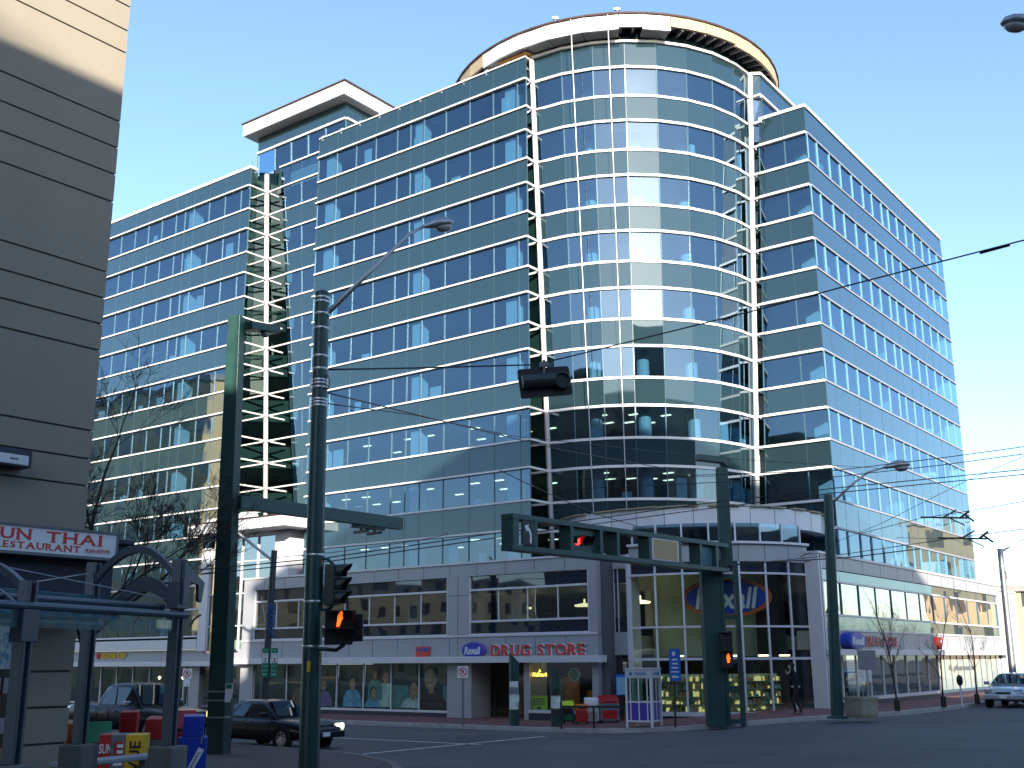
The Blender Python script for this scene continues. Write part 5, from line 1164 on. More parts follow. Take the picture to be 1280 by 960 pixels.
def ad_post(label, px, top_py, base_py, w_px, seed):
    rr_ = random.Random(seed); f = ground(px, base_py, .15); Y = f.y; r_ = w_px / 1400 * Y / 2; tp = at(px, top_py, Y); t = thing('advertising_post', label, 'post', group='advertising posts by the shop entrance')
    mb = MB(); h_ = tp.z - f.z; n = 16
    mb.loft([[(f.x + r_ * math.cos(2 * math.pi * k / n), Y + r_ * math.sin(2 * math.pi * k / n), z if z < h_ - .2 + f.z else z - .22 * math.cos(2 * math.pi * k / n) - .1) for k in range(n)] for z in (f.z, f.z + h_ * .5, f.z + h_)]); mb.build('post', M['green'], t)
    mb = MB()
    z = f.z + h_ * .62
    for k in range(4):
        hh2 = rr_.uniform(.22, .42); a0 = R(200 + rr_.uniform(0, 20)); a1 = R(320 + rr_.uniform(-10, 20)); m_ = rr_.choice((0, 5, 0, 12, 5)) if k != 2 else rr_.choice((10, 5))
        for i in range(5):
            b0, b1 = a0 + (a1 - a0) * i / 5, a0 + (a1 - a0) * (i + 1) / 5; rk = r_ + .006 + .003 * k
            mb.quad((f.x + rk * math.cos(b0), Y + rk * math.sin(b0), z - hh2), (f.x + rk * math.cos(b1), Y + rk * math.sin(b1), z - hh2), (f.x + rk * math.cos(b1), Y + rk * math.sin(b1), z), (f.x + rk * math.cos(b0), Y + rk * math.sin(b0), z), m_)
        z -= hh2 * .85
    mb.build('flyer', PRN, t, fix=False)
ad_post('dark green slant-topped post with flyers in front of the shop entrance', 643, 818, 907, 12.5, 3)
ad_post('dark green post with flyers beside the yellow-topped box', 695, 834, 908, 12, 8)
f0, f1 = ground(702, 911, .15), ground(784, 910, .15); t = thing('guard_rail', 'low dark rail in front of the corner newspaper boxes', 'rail'); mb = MB(); z = at(740, 883, f0.y).z
mb.beam((f0.x, f0.y, z), (f1.x, f1.y, z), .06, .07); mb.build('rail', M['black'], t); 
for q in (f0, f0.lerp(f1, .5), f1): mb = MB(); mb.beam(q, (q.x, q.y, z), .07, .07); mb.build('post', M['black'], t)

def newsbox(label, px, top_py, w_px, Y, mat_b, mat_h, rz=0.0, h=None, slope=.25, base=.15, panel=None, text=None, tmat='white', depth=.45, hoodw=1.0, legs=True, tsize=.12, vert=False, name='newspaper_box', txs=None, group=None, rack=False):
    c = at(px, top_py, Y); w = w_px / 1400 * Y; bz = gz(c.x, Y) + base; H = c.z - bz
    t = thing(name, label, 'newspaper box', (c.x, Y, bz), rz, group); w2, d2 = w / 2, depth / 2
    z0 = .10 if legs else 0; zh = H * .70
    if rack:
        mb = MB(); mb.box(-w2, w2, -d2, d2, z0, H); mb.build('body', mat_b, t, bevel=.015)
        mb = MB(); mb.box(-w2 * .8, w2 * .8, d2 * -1 - .006, -d2 - .001, H - .62, H - .06); mb.build('door_panel', mat_b, t)
        if panel: mb = MB(); mb.box(-w2 * .55, w2 * .55, -d2 - .010, -d2 - .0065, H - .48, H - .12); mb.build('label_panel', panel, t)
        mb = MB(); Mx = frame((0, -d2 - .011, H - .34 if vert else H - .22), (0, 0, 1) if vert else (1, 0, 0), (-1, 0, 0) if vert else (0, 0, 1)); mb.text(text, Mx, tsize, .006, 0, .02, width=txs); mb.build('lettering', M[tmat], t)
        for sx_ in (-1, 1):
            mb = MB(); mb.box(sx_ * w2 * .8 - .03, sx_ * w2 * .8 + .03, -d2 * .8, d2 * .8, 0, z0); mb.build('leg', M['black'], t)
        return t
    mb = MB(); mb.box(-w2, w2, -d2, d2, z0, zh); bd_ = mb.build('body', mat_b, t, bevel=.012)
    mb = MB(); hw = w2 * hoodw
    mb.hexa([(-hw, -d2, zh + .004), (hw, -d2, zh + .004), (hw, d2, zh + .004), (-hw, d2, zh + .004), (-hw, -d2 + .02, H - slope * .35 * H), (hw, -d2 + .02, H - slope * .35 * H), (hw, d2, H), (-hw, d2, H)]); hd_ = mb.build('hood', mat_h, t, bevel=.015)
    mb = MB(); mb.box(-w2 * .75, w2 * .75, -d2 - .008, -d2 - .001, z0 + .06, zh - .25 if not vert else z0 + .07); mb.build('door_panel', panel or mat_b, t)
    mb = MB(); mb.box(-hw * .6, hw * .6, -d2 - .004, -d2 + .03, zh + .05, max(zh + .09, H - slope * .35 * H - .10)); mb.build('display_window', mat_h if slope < .2 else M['black'], hd_)
    mb = MB(); mb.box(hw * .78, hw * .92, -d2 - .02, -d2 + .01, zh - .12, zh + .02); mb.build('coin_slot', M['steel'], bd_)
    if legs:
        for sx_ in (-1, 1):
            mb = MB(); mb.box(sx_ * w2 * .8 - .03, sx_ * w2 * .8 + .03, -d2 * .8, d2 * .8, 0, z0); mb.build('leg', M['black'], t)
    if text:
        mb = MB(); Mx = frame((0, -d2 - .009, (z0 + zh) / 2), (0, 0, 1) if vert else (1, 0, 0), (-1, 0, 0) if vert else (0, 0, 1)); mb.text(text, Mx, tsize, .006, 0, .02, width=txs or (w * .8)); mb.build('lettering', M[tmat], t)
    return t
# corner boxes by the shop
G1 = 'newspaper boxes at the shop corner'
newsbox('black newspaper box with a lime yellow top at the shop corner', 710, 876, 14, 45.2, M['black'], M['lime'], 0, base=.15, slope=.5, panel=M['greenbox'], group=G1)
newsbox('orange newspaper box between the lime-topped and the white boxes', 727, 880, 15, 45.0, M['red'], M['orange'], 0, base=.15, slope=.3, group=G1)
newsbox('white newspaper box with a red label at the shop corner', 739, 872, 17, 45.4, M['clad_light'], M['white'], 0, base=.15, slope=.1, panel=M['clad'], group=G1, text='+', tsize=.12, tmat='red', txs=.12)
newsbox('wide red newspaper box next to the phone booth rail', 760, 869, 24, 45.3, M['grey'], M['red'], .1, base=.15, slope=.5, panel=M['red'], depth=.6, group=G1)
# phone booth
f = ground(806, 909, .15); t = thing('phone_booth', 'white framed phone booth with purple lower panels', 'phone booth', f, R(-28)); w2, H = .47, at(806, 836, f.y).z - f.z
mb = MB(); mb.box(-w2 - .03, w2 + .03, -w2 - .03, w2 + .03, H - .32, H - .02); mb.box(-w2 - .05, w2 + .05, -w2 - .05, w2 + .05, H - .019, H + .03); mb.build('header', M['clad_light'], t, bevel=.01)
mb = MB()
for sx_ in (-1, 1):
    for sy_ in (-1, 1): mb.box(sx_ * w2 - .035, sx_ * w2 + .035, sy_ * w2 - .035, sy_ * w2 + .035, 0, H - .321)
mb.build('frame', M['white'], t)
mb = MB()
for k in (-.32, .0, .32):
    for s_ in (-1, 1):
        mb.box(k * 1.0 - .02, k * 1.0 + .02, s_ * w2 - .02, s_ * w2 + .02, .22, H - .322)
        if s_ > 0 or k: mb.box(s_ * w2 - .02, s_ * w2 + .02, k - .02, k + .02, .22, H - .322)
for z in (.20, .86):
    for s_ in (-1, 1): mb.box(-w2 + .036, w2 - .036, s_ * w2 - .025, s_ * w2 + .025, z, z + .05); mb.box(s_ * w2 - .025, s_ * w2 + .025, -w2 + .036, w2 - .036, z, z + .05)
mb.build('glazing_bar', M['white'], t)
for s_ in (-1, 1):
    for ax_ in (0, 1):
        mb = MB(); (mb.box(-w2 + .03, w2 - .03, s_ * w2 - .008, s_ * w2 + .008, .26, .85) if ax_ == 0 else mb.box(s_ * w2 - .008, s_ * w2 + .008, -w2 + .03, w2 - .03, .26, .85)); mb.build('lower_panel', M['purple'], t)
        mb = MB(); (mb.box(-w2 + .03, w2 - .03, s_ * w2 - .004, s_ * w2 + .004, .92, H - .33) if ax_ == 0 else mb.box(s_ * w2 - .004, s_ * w2 + .004, -w2 + .03, w2 - .03, .92, H - .33)); mb.build('glass_panel', M['clear'], t)
mb = MB(); mb.box(-.15, .15, .25, .42, 1.05, 1.6); mb.build('telephone', M['black'], t, bevel=.02)
for ang_ in (0, 90):
    mb = MB(); Mr = Matrix.Rotation(R(ang_), 4, 'Z'); mb.text('PHONE', Mr @ frame((.1, -w2 - .034, H - .17), (1, 0, 0), (0, 0, 1)), .10, .006, 0, .02, width=.42); mb.prism(oval(.06, .06, 14), Mr @ frame((-.28, -w2 - .031, H - .17), (1, 0, 0), (0, 0, 1)), .004); mb.build('lettering', M['signblue'], t)
# blue poster between rail and booth
q = at(777, 856, 46.2); t = thing('blue_notice', 'pale blue notice on a stand behind the phone booth', 'notice'); mb = MB(); mb.obox(q, (.22, 0, 0), (0, .02, 0), (0, 0, .40)); mb.build('board', M['signblue'], t); mb = MB(); mb.obox(q + Vector((0, -.025, -.04)), (.20, 0, 0), (0, .004, 0), (0, 0, .34)); mb.build('sheet', pr('pale_blue', (.22, .42, .60), .5), t); mb = MB(); mb.beam(Vector((q.x, 46.25, .15)), Vector((q.x, 46.25, q.z - .4)), .05, .05); mb.build('post', M['black'], t)

# 9. right pavement: planter, sign seen from behind, saplings, meter
f = ground(1078, 897, .15); t = thing('concrete_planter', 'square weathered concrete planter at the kerb', 'planter', f, R(30)); hz_ = at(1078, 871, f.y).z - f.z
mb = MB(); s_ = .38; mb.loft([[(x * s_ * k, y * s_ * k, z) for x, y in ((-1, -1), (1, -1), (1, 1), (-1, 1))] for k, z in ((.92, 0), (1, .1), (1, hz_ - .1), (1.05, hz_ - .09), (1.05, hz_), (.85, hz_), (.82, hz_ - .12))]); mb.build('box', pr('tan_concrete', (.34, .30, .22), .9, var=.2, scale=3), t)
mb = MB(); mb.poly([(x * .3, y * .3, hz_ - .1) for x, y in ((-1, -1), (1, -1), (1, 1), (-1, 1))]); mb.build('soil', M['bark'], t)
f = ground(1087, 893, .15); t = thing('traffic_sign', 'grey back of a square traffic sign with two white plates', 'sign'); c = at(1083.5, 825, f.y); Mx = frame(c, (1, 0, 0), (0, 0, 1))
mb = MB(); mb.prism(rect(.66, .68), Mx, .012); mb.build('board', M['steel'], t); mb = MB(); q = at(1081, 844, f.y); mb.prism(rect(.13, .46), frame(q + Vector((-.02, 0, 0)), (1, 0, 0), (0, 0, 1)), .01); mb.prism(rect(.13, .46), frame(q + Vector((.18, 0, 0)), (1, 0, 0), (0, 0, 1)), .01); mb.build('plate', M['white'], t); mb = MB(); mb.tube([f, (c.x + .02, f.y + .03, c.z + .3)], .035, 8); mb.build('pole', M['steel'], t)
f = ground(1203, 884, .15); t = thing('parking_meter', 'dark parking meter head on a pale post by the kerb', 'parking meter', f); hz_ = at(1203, 857, f.y).z - f.z
mb = MB(); mb.tube([(0, 0, 0), (0, 0, hz_)], .04, 8); mb.build('post', M['clad_light'], t); mb = MB(); mb.loft([[(x * k, y * k * .6, z) for x, y in oval(.13, .13, 12)] for k, z in ((.5, hz_), (1, hz_ + .12), (1, hz_ + .28), (.7, hz_ + .38), (.2, hz_ + .42))]); mb.build('head', M['black'], t, smooth=True)

# ------------------------------------------------------------------ bare trees
def tree(name, label, foot, H, spread, trunk_r, seed, fork, levels, lean=(0, 0), nb=3, group=None, trunk_frac=.35, thin=.5):
    rr_ = random.Random(seed); tk, cr = MB(), MB()
    def grow(p, d, ln, r_, lev, first=False):
        n = 4; pts = [p]; rs = [r_]; q = p.copy(); dd_ = d.copy()
        for i in range(n):
            dd_ = (dd_ + Vector((rr_.uniform(-1, 1), rr_.uniform(-1, 1), rr_.uniform(-.6, .9))) * (.05 if first else .17)).normalized(); q = q + dd_ * ln / n; pts.append(q.copy()); rs.append(max(.0058 if H > 8.5 else .004, r_ * (1 - .45 * (i + 1) / n)))
        (tk if lev >= levels - 1 and first else cr).tube(pts, rs, 7 if r_ > .04 else (5 if r_ > .015 else 3), caps=False)
        if lev == 0: return
        for i in range(nb + (1 if lev > 1 else 2)):
            f_ = rr_.uniform(.35, 1) if not first else rr_.uniform(.55, 1); j = min(n - 1, int(f_ * n)); b = pts[j].lerp(pts[j + 1], f_ * n - j) if f_ < 1 else pts[-1]
            az = rr_.uniform(0, 2 * math.pi); el = rr_.uniform(fork[0], fork[1]); ax1 = dd_.cross(Vector((math.cos(az), math.sin(az), .3))).normalized(); nd = (Matrix.Rotation(el, 3, ax1) @ dd_).normalized(); nd.x += lean[0]; nd.z += lean[1]; nd.normalize()
            grow(b, nd, ln * rr_.uniform(.55, .85) * spread, rs[j + 1] * rr_.uniform(thin, thin + .25), lev - 1)
        grow(pts[-1], dd_, ln * .7, rs[-1], lev - 1)
    grow(Vector((0, 0, 0)), Vector((0, 0, 1)), H * trunk_frac, trunk_r, levels, True)
    t = thing(name, label, 'tree', foot, 0, group); tk.build('trunk', M['bark'], t, fix=False); cr.build('crown', M['bark'], t, fix=False); return t
pt = at(121, 700, 29); tree('bare_tree', 'bare dark tree spreading beside the beige building and the restaurant sign', Vector((pt.x, 29, .1)), 9.2, .80, .14, 12, (.45, 1.0), 6, lean=(.06, .02), nb=2, trunk_frac=.46)
for i, (px, py, hp, lb) in enumerate(((1122, 889, 762, 'bare sapling nearest the concrete planter'), (1180, 884, 778, 'bare sapling in front of the red shield sign'), (1222, 880, 765, 'bare sapling beside the silver car'))):
    f = ground(px, py, .15); hgt = at(px, hp, f.y).z - f.z
    t = tree('sapling', lb, f, hgt, .62, .045, 40 + i, (.25, .6), 3, nb=3, group='saplings along the shop pavement', trunk_frac=.55, thin=.4)
    mb = MB(); mb.tube([(0, 0, 0), (0, 0, .42)], .11, 8); mb.build('trunk_guard', M['black'], t)
for i, (x_, y_, h_, lb) in enumerate(((-52, 74, 9, 'bare tree far along the street, mirrored in the podium'), (58, 96, 8, 'bare tree beyond the tiled annex'))):
    tree('bare_tree', lb, Vector((x_, y_, gz(x_, y_))), h_, .9, .16, 60 + i, (.35, .9), 4, nb=3)

for i, (u_, v_, rz_) in enumerate(((-20, 52, .4), (-21, 60, 1.7), (-20, 71, 2.9))):
    q = W(u_, v_, 0); src = next(o for o in bpy.data.objects if o.get('label', '').startswith('bare tree beyond the tiled annex')); o = dup(src, (q.x, q.y, .5), rz_, ('bare street tree mirrored in the podium glass nearest the planter', 'bare street tree mirrored in the middle of the upper podium glass', 'bare street tree mirrored in the podium glass above the shield sign')[i], 'street trees mirrored in the podium glass')
# ------------------------------------------------------------------ bus shelter and near newspaper boxes
PLx, PRx = at(29, 800, 12.8), at(219, 800, 15.5); PLx.z = PRx.z = 0
along = (PRx - PLx).normalized(); back = Vector((-along.y, along.x, 0)); DEP = 1.45
sh = thing('bus_shelter', 'blue-grey steel bus shelter with arched ribs and a glass canopy', 'bus shelter')
BZ = 1.52; TZL = 3.52
for nm, q in (('f', PLx), ('f', PRx), ('b', PRx + back * DEP), ('b', PLx + back * DEP)):
    mb = MB(); TZ = TZL if q is PLx else 4.0
    for s_ in (-1, 1): mb.beam(q + along * s_ * .055 + Vector((0, 0, BZ)), q + along * s_ * .055 + Vector((0, 0, TZ)), .07, .13)
    mb.beam(q + Vector((0, 0, BZ)), q + Vector((0, 0, TZ - .05)), .04, .07)
    if nm == 'f':
        mb.obox(q + Vector((0, 0, TZ - .5)), along * .13, back * .09, (0, 0, .18))
        if q is PRx: mb.prism([(-.08, .1), (.15, -.05), (.42, -.18), (.36, -.46), (.28, -.44), (.26, -.22), (.08, -.2), (.02, -.5), (-.08, -.5)], frame(q + Vector((.06, 0, TZ - .12)) - back * .02, along, (0, 0, 1)), .05)
    mb.build('post', M['shelter'], sh, bevel=.008)
    mb = MB(); n = 18; mb.lathe([(.21, 0), (.22, .1), (.2, BZ - .04), (.18, BZ)], n, Matrix.Translation(q)) if nm == 'x' else mb.obox(q + Vector((0, 0, BZ / 2)), along * .19, back * .19, (0, 0, BZ / 2)); mb.build('footing', M['dark_concrete'], sh, bevel=.03)
def arch(p, q, rise, w_, h_, n=14):
    rings = []; d = (q - p); side_ = Vector((-d.y, d.x, 0)).normalized()
    for i in range(n + 1):
        t_ = i / n; c = p + d * t_ + Vector((0, 0, rise * math.sin(math.pi * t_) ** .9 if 0 < t_ < 1 else 0)); rings.append([c - side_ * w_ + Vector((0, 0, -h_)), c + side_ * w_ + Vector((0, 0, -h_)), c + side_ * w_ + Vector((0, 0, h_)), c - side_ * w_ + Vector((0, 0, h_))])
    mb = MB(); mb.loft(rings); mb.build('roof_rib', M['shelter'], sh)
q = PRx
if True:
    arch(q + back * DEP + Vector((0, 0, 3.68)), q + Vector((0, 0, 3.70)), .48, .045, .055)
    arch(q + back * (DEP - .15) + along * .25 + Vector((0, 0, 3.32)), q + back * .12 + along * .25 + Vector((0, 0, 3.30)), .40, .02, .09)
    arch(q + back * (DEP - .15) + along * .25 + Vector((0, 0, 3.22)), q + back * .12 + along * .25 + Vector((0, 0, 3.2)), .40, .045, .02)
q = PLx; arch(q + back * DEP + Vector((0, 0, 3.42)), q + Vector((0, 0, 3.40)), .34, .045, .05)
arch(q + back * (DEP - .15) + Vector((0, 0, 3.22)), q + back * .12 + Vector((0, 0, 3.2)), .26, .03, .05)
mb = MB()
for bk, z, r_ in ((-.05, 3.24, .05), (.35, 3.36, .045), (DEP, 3.50, .05), (DEP, 3.24, .05)): mb.tube([PLx - along * 2.6 + back * bk + Vector((0, 0, z)), PRx + along * .15 + back * bk + Vector((0, 0, z))], r_, 10)
mb.beam(PLx - along * 2 + back * .6 + Vector((0, 0, 3.33)), PRx + back * .6 + Vector((0, 0, 3.33)), .06, .05)
mb.build('roof_tube', M['shelter'], sh, smooth=False)
mb = MB()
for k in range(-2, 6):
    c = PLx + along * (k * .62 + .25); mb.tube([c - back * .05 + Vector((0, 0, 3.26)), c + Vector((0, 0, 3.20)) + back * .06, c + Vector((0, 0, 3.10)) + back * .12], .016, 6); mb.tube([c + back * .35 + Vector((0, 0, 3.38)), c + back * .38 + Vector((0, 0, 3.24))], .014, 6)
mb.split('glass_clamp', M['steel'], sh)
mb = MB(); a0, a1 = PLx - along * 2.6, PRx + along * .1; mb.quad(a0 + back * .0 + Vector((0, 0, 3.14)), a1 + Vector((0, 0, 3.14)), a1 + back * 1.2 + Vector((0, 0, 3.26)), a0 + back * 1.2 + Vector((0, 0, 3.26))); mb.quad(a0 + back * 1.2 + Vector((0, 0, 3.265)), a1 + back * 1.2 + Vector((0, 0, 3.265)), a1 + back * .9 + Vector((0, 0, 3.5)), a0 + back * .9 + Vector((0, 0, 3.5)))
mb.quad(a0 - back * .02 + Vector((0, 0, 3.0)), a1 - back * .02 + Vector((0, 0, 3.0)), a1 - back * .02 + Vector((0, 0, 3.16)), a0 - back * .02 + Vector((0, 0, 3.16))); mb.build('glass_canopy', M['shelter_glass'], sh, fix=False)
mb = MB(); mb.tube([PLx + Vector((0, 0, 3.5)), PRx + back * DEP + Vector((0, 0, 3.86))], .008, 5); mb.tube([PLx + back * DEP + Vector((0, 0, 3.9)), PRx + Vector((0, 0, 3.42))], .008, 5); mb.build('tie_rod', M['steel'], sh)
mb = MB(); mb.beam(PLx + back * .45 + along * .35 + Vector((0, 0, 3.09)), PRx + back * .45 - along * 1.25 + Vector((0, 0, 3.09)), .5, .03); mb.build('pale_strip', M['white'], sh)  # white strip painted for the lit part of the canopy
# bench in front of the boxes
c0_, c1_ = at(70, 953, 17.0), at(192, 958, 18.6); t = thing('bench', 'pale bench top in front of the newspaper boxes', 'bench'); zt_ = c0_.z; c1_.z = zt_; sd_ = Vector((-(c1_ - c0_).y, (c1_ - c0_).x, 0)).normalized()
mb = MB(); mb.obox((c0_ + c1_) / 2 - Vector((0, 0, .04)), (c1_ - c0_) / 2, sd_ * .16, (0, 0, .04)); mb.build('seat', M['clad'], t, bevel=.02)
for q in (c0_, c1_): mb = MB(); qq = q.lerp((c0_ + c1_) / 2, .2); mb.obox((qq.x, qq.y, (zt_ - .08 + .15) / 2), (.05, 0, 0), (0, .14, 0), (0, 0, (zt_ - .08 - .15) / 2)); mb.build('leg', M['grey'], t)
# map and poster panel at the back of the shelter
pa, pb = at(-6, 850, 15.2), at(19, 850, 15.7); t = thing('poster_case', 'poster case with a grey branching picture above dark leaflets', 'poster case'); d_ = (pb - pa); d_.z = 0; d_.normalize()
zt1, zm, zb1 = at(10, 783, 15.5).z, at(10, 838, 15.5).z, at(10, 928, 15.5).z
mb = MB(); c = pb - d_ * .6; mb.obox((c.x, c.y, (zt1 + zb1) / 2), d_ * .62, Vector((-d_.y, d_.x, 0)) * .05, (0, 0, (zt1 - zb1) / 2 + .06)); mb.beam((c.x, c.y, .1), (c.x, c.y, zb1), .1, .1); mb.build('case', M['black'], t)
Mx = frame((c.x, c.y, 0), d_, (0, 0, 1)); nrm_ = Vector((d_.y, -d_.x, 0)); Mx = frame(Vector((c.x, c.y, 0)) + nrm_ * .055, d_, (0, 0, 1))
mb = MB(); mb.prism([(-.58, zm + .02), (.56, zm + .02), (.56, zt1), (-.58, zt1)], Mx, .006); mb.build('poster', PM['white'], t)
mb = MB(); rb = random.Random(5)
for k in range(46):
    x, y = rb.uniform(-.5, .5), rb.uniform(zm + .1, zt1 - .1); a_ = rb.uniform(0, 6.3); l_ = rb.uniform(.05, .2); dx, dy = math.cos(a_) * l_ / 2, math.sin(a_) * l_ / 2; wv = rb.uniform(.006, .02)
    mb.quad(*[Mx @ Vector((x + s1 * dx - s2 * dy * wv / l_, y + s1 * dy + s2 * dx * wv / l_ * 2, .008 + k * .0002)) for s1, s2 in ((-1, -1), (1, -1), (1, 1), (-1, 1))])
mb.build('picture', PM['blue'], t, fix=False)
mb = MB()
for i in range(5):
    for j in range(2): mb.prism([(-.4 + i * .2, zb1 + .12 + j * .52), (-.27 + i * .2, zb1 + .12 + j * .52), (-.27 + i * .2, zb1 + .32 + j * .52), (-.4 + i * .2, zb1 + .32 + j * .52)], Mx, .01)
mb.build('leaflet', M['clad'], t)
G2 = 'newspaper boxes by the bus shelter'
newsbox('dark orange-red newspaper box behind the shelter post', 96, 900, 22, 21.0, M['red'], M['orange'], .3, slope=.1, group=G2)
newsbox('green newspaper box with a sloping top by the bus shelter', 122, 902, 34, 20.6, M['greenbox'], M['greenbox'], .35, slope=1.2, group=G2, text='VUE', tmat='grey', tsize=.08, txs=.3)
newsbox('short dark red newspaper box with pale letters SUN', 137, 917, 17, 18.9, M['red'], M['red'], .15, group=G2, rack=True, text='SUN', tsize=.15, txs=.20)
newsbox('short grey newspaper box with a red and white label', 153, 917, 19, 18.9, M['grey'], M['grey'], .15, group=G2, rack=True, panel=M['white'], text='E', tmat='red', tsize=.22, txs=.14)
newsbox('short yellow newspaper box with black letters running up it', 173, 917, 23, 18.9, M['yellow'], M['yellow'], .15, group=G2, rack=True, text='VUE', vert=True, tmat='black', tsize=.17, txs=.48)
newsbox('dark red newspaper box behind the yellow one, below the pickup', 163, 888, 20, 24.5, M['red'], M['red'], .2, slope=.05, group=G2)
newsbox('grey newspaper box with a red front label beside the shelter footing', 199, 895, 27, 22.5, M['grey'], M['red'], .1, slope=.1, group=G2, panel=M['red'], text='N', tsize=.16, txs=.12)
newsbox('bright red newspaper box with a raised hood behind the blue one', 232, 888, 22, 24.2, M['red'], M['red'], .1, slope=.8, group=G2, text='SUN', tsize=.1, txs=.2)
t = newsbox('bright blue newspaper box with a slanting white strip', 243, 893, 34, 23.2, M['blue'], M['blue'], .25, slope=.05, hoodw=.72, group=G2, depth=.55)
w2 = .28; mb = MB(); Mx = frame((0.02, -.275 - .010, .47), (.45, 0, .9), (-.9, 0, .45)); mb.prism(rect(.72, .12), Mx, .004); mb.build('label_strip', M['white'], t)
mb = MB(); mb.text('JOURNAL', Mx @ Matrix.Translation((0, 0, .005)), .055, .003, 0, .01, width=.6); mb.build('lettering', M['black'], t)

# ------------------------------------------------------------------ vehicles
def mirror_ring(pts): return pts + [(-y, z) for y, z in reversed(pts) if abs(y) > 1e-6]
def car(name, label, cat, loc, rz, paint, st, lights='off', chrome_grille=True, group=None):
    t = thing(name, label, cat, loc, rz, group); Wd = st['w'] / 2
    mb = MB(); rings = []
    for x, zlo, zhi, k in st['body']:
        w_ = Wd * k; r_ = [(w_ * .80, zlo), (w_ * .97, zlo + .07), (w_, zlo + (zhi - zlo) * .45), (w_ * .985, zlo + (zhi - zlo) * .72), (w_ * .93, zhi - .035), (w_ * .80, zhi), (w_ * .35, zhi + .022)]
        rings.append([(x, y, z) for y, z in mirror_ring(r_)])
    mb.loft(rings); body = mb.build('body', paint, t, smooth=True, sub=1)
    # cabin: roof shell, glass between the pillars
    for ci, cb in enumerate(st['cabins']):
        (xw, zw), (xr, zr), (xb, zb_), (xe, ze) = cb['pts']; wb, wr = Wd * cb['wb'], Wd * cb['wr']; xm = (xr + xb) / 2; zm_ = max(zr, zb_) + .03
        prof = [(xw + .02, zw - .02), (xw * .72 + xr * .28, zw * .72 + zr * .28 + .03), (xw * .35 + xr * .65, zw * .35 + zr * .65 + .045), (xr - .04, zr + .012), (xr * .7 + xb * .3, zm_ + .005), (xm, zm_ + .012), (xr * .3 + xb * .7, zm_ + .004), (xb + .04, zb_ + .012), (xb * .55 + xe * .45, zb_ * .55 + ze * .45 + .045), (xb * .2 + xe * .8, zb_ * .2 + ze * .8 + .02), (xe - .02, ze - .02)]
        zb0 = min(zw, ze) - .03; hz0 = zm_ - zb0; rings = []
        for x, z in prof:
            f_ = (z - zb0) / hz0; wt_ = wb + (wr - wb) * f_
            rings.append([(x, wb * 1.0, zb0), (x, wb + (wt_ - wb) * .5, zb0 + (z - zb0) * .5), (x, wt_ + .012, z - .05 * f_), (x, wt_ - .05, z - .008), (x, wt_ * .5, z + .012), (x, 0, z + .018), (x, -wt_ * .5, z + .012), (x, -wt_ + .05, z - .008), (x, -wt_ - .012, z - .05 * f_), (x, -wb - (wt_ - wb) * .5, zb0 + (z - zb0) * .5), (x, -wb * 1.0, zb0)])
        mb = MB(); mb.loft(rings, closed=False, caps=False); mb.build('cabin', paint, t, smooth=True, sub=1)
        def P(x, z, s_, e=.022):
            f_ = min(1, max(0, (z - min(zw, ze)) / (max(zr, zb_) - min(zw, ze)))); return (x, s_ * (wb + (wr - wb) * f_ + e), z)
        zs = max(zw, ze) + .02; zt_ = min(zr, zb_) - .075
        def edge(xa, za, xc, zc, z): return xa + (xc - xa) * (z - za) / (zc - za)
        for s_ in (-1, 1):
            mb = MB(); cuts_ = cb['cuts']
            for c_a, c_b in cuts_:
                xf0, xf1 = edge(xw, zw, xr, zr, zs) - .10, edge(xw, zw, xr, zr, zt_) - .12; xe0, xe1 = edge(xe, ze, xb, zb_, zs) + .10, edge(xe, ze, xb, zb_, zt_) + .10
                def X(c, top_): a_, b_ = (xf1, xe1) if top_ else (xf0, xe0); return a_ + (b_ - a_) * c
                xm0 = (xf0 + xe0) / 2
                mb.quad(P(X(c_a, 0), zs, s_), P(X(c_b, 0), zs, s_), P(X(c_b, 1), zt_, s_), P(X(c_a, 1), zt_, s_))
            mb.build('side_window', M['car_glass'], t, fix=False)
        mb = MB(); mb.quad((xw + .0, wb * .9, zw + .03), (xw, -wb * .9, zw + .03), (xr + .03, -wr * .9, zr + .0), (xr + .03, wr * .9, zr)); 
        q_ = [(xw * .95 + xr * .05 + .012, .92 * wb, zw * .95 + zr * .05 + .05), (xw * .95 + xr * .05 + .012, -.92 * wb, zw * .95 + zr * .05 + .05), (xw * .5 + xr * .5 + .02, -.92 * (wb + wr) / 2, (zw + zr) / 2 + .055), (xr * .95 + xw * .05 + .02, -.90 * wr, zr + .0), (xr * .95 + xw * .05 + .02, .90 * wr, zr + .0), (xw * .5 + xr * .5 + .02, .92 * (wb + wr) / 2, (zw + zr) / 2 + .055)]
        mb = MB(); mb.quad(q_[0], q_[1], q_[2], q_[5]); mb.quad(q_[5], q_[2], q_[3], q_[4]); mb.build('windscreen', M['car_glass'], t, fix=False)
        q_ = [(xe * .95 + xb * .05 - .012, .9 * wb, ze + .04), (xe * .95 + xb * .05 - .012, -.9 * wb, ze + .04), (xb - .02, -.88 * wr, zb_), (xb - .02, .88 * wr, zb_)]; mb = MB(); mb.quad(*q_); mb.build('rear_window', M['car_glass'], t, fix=False)
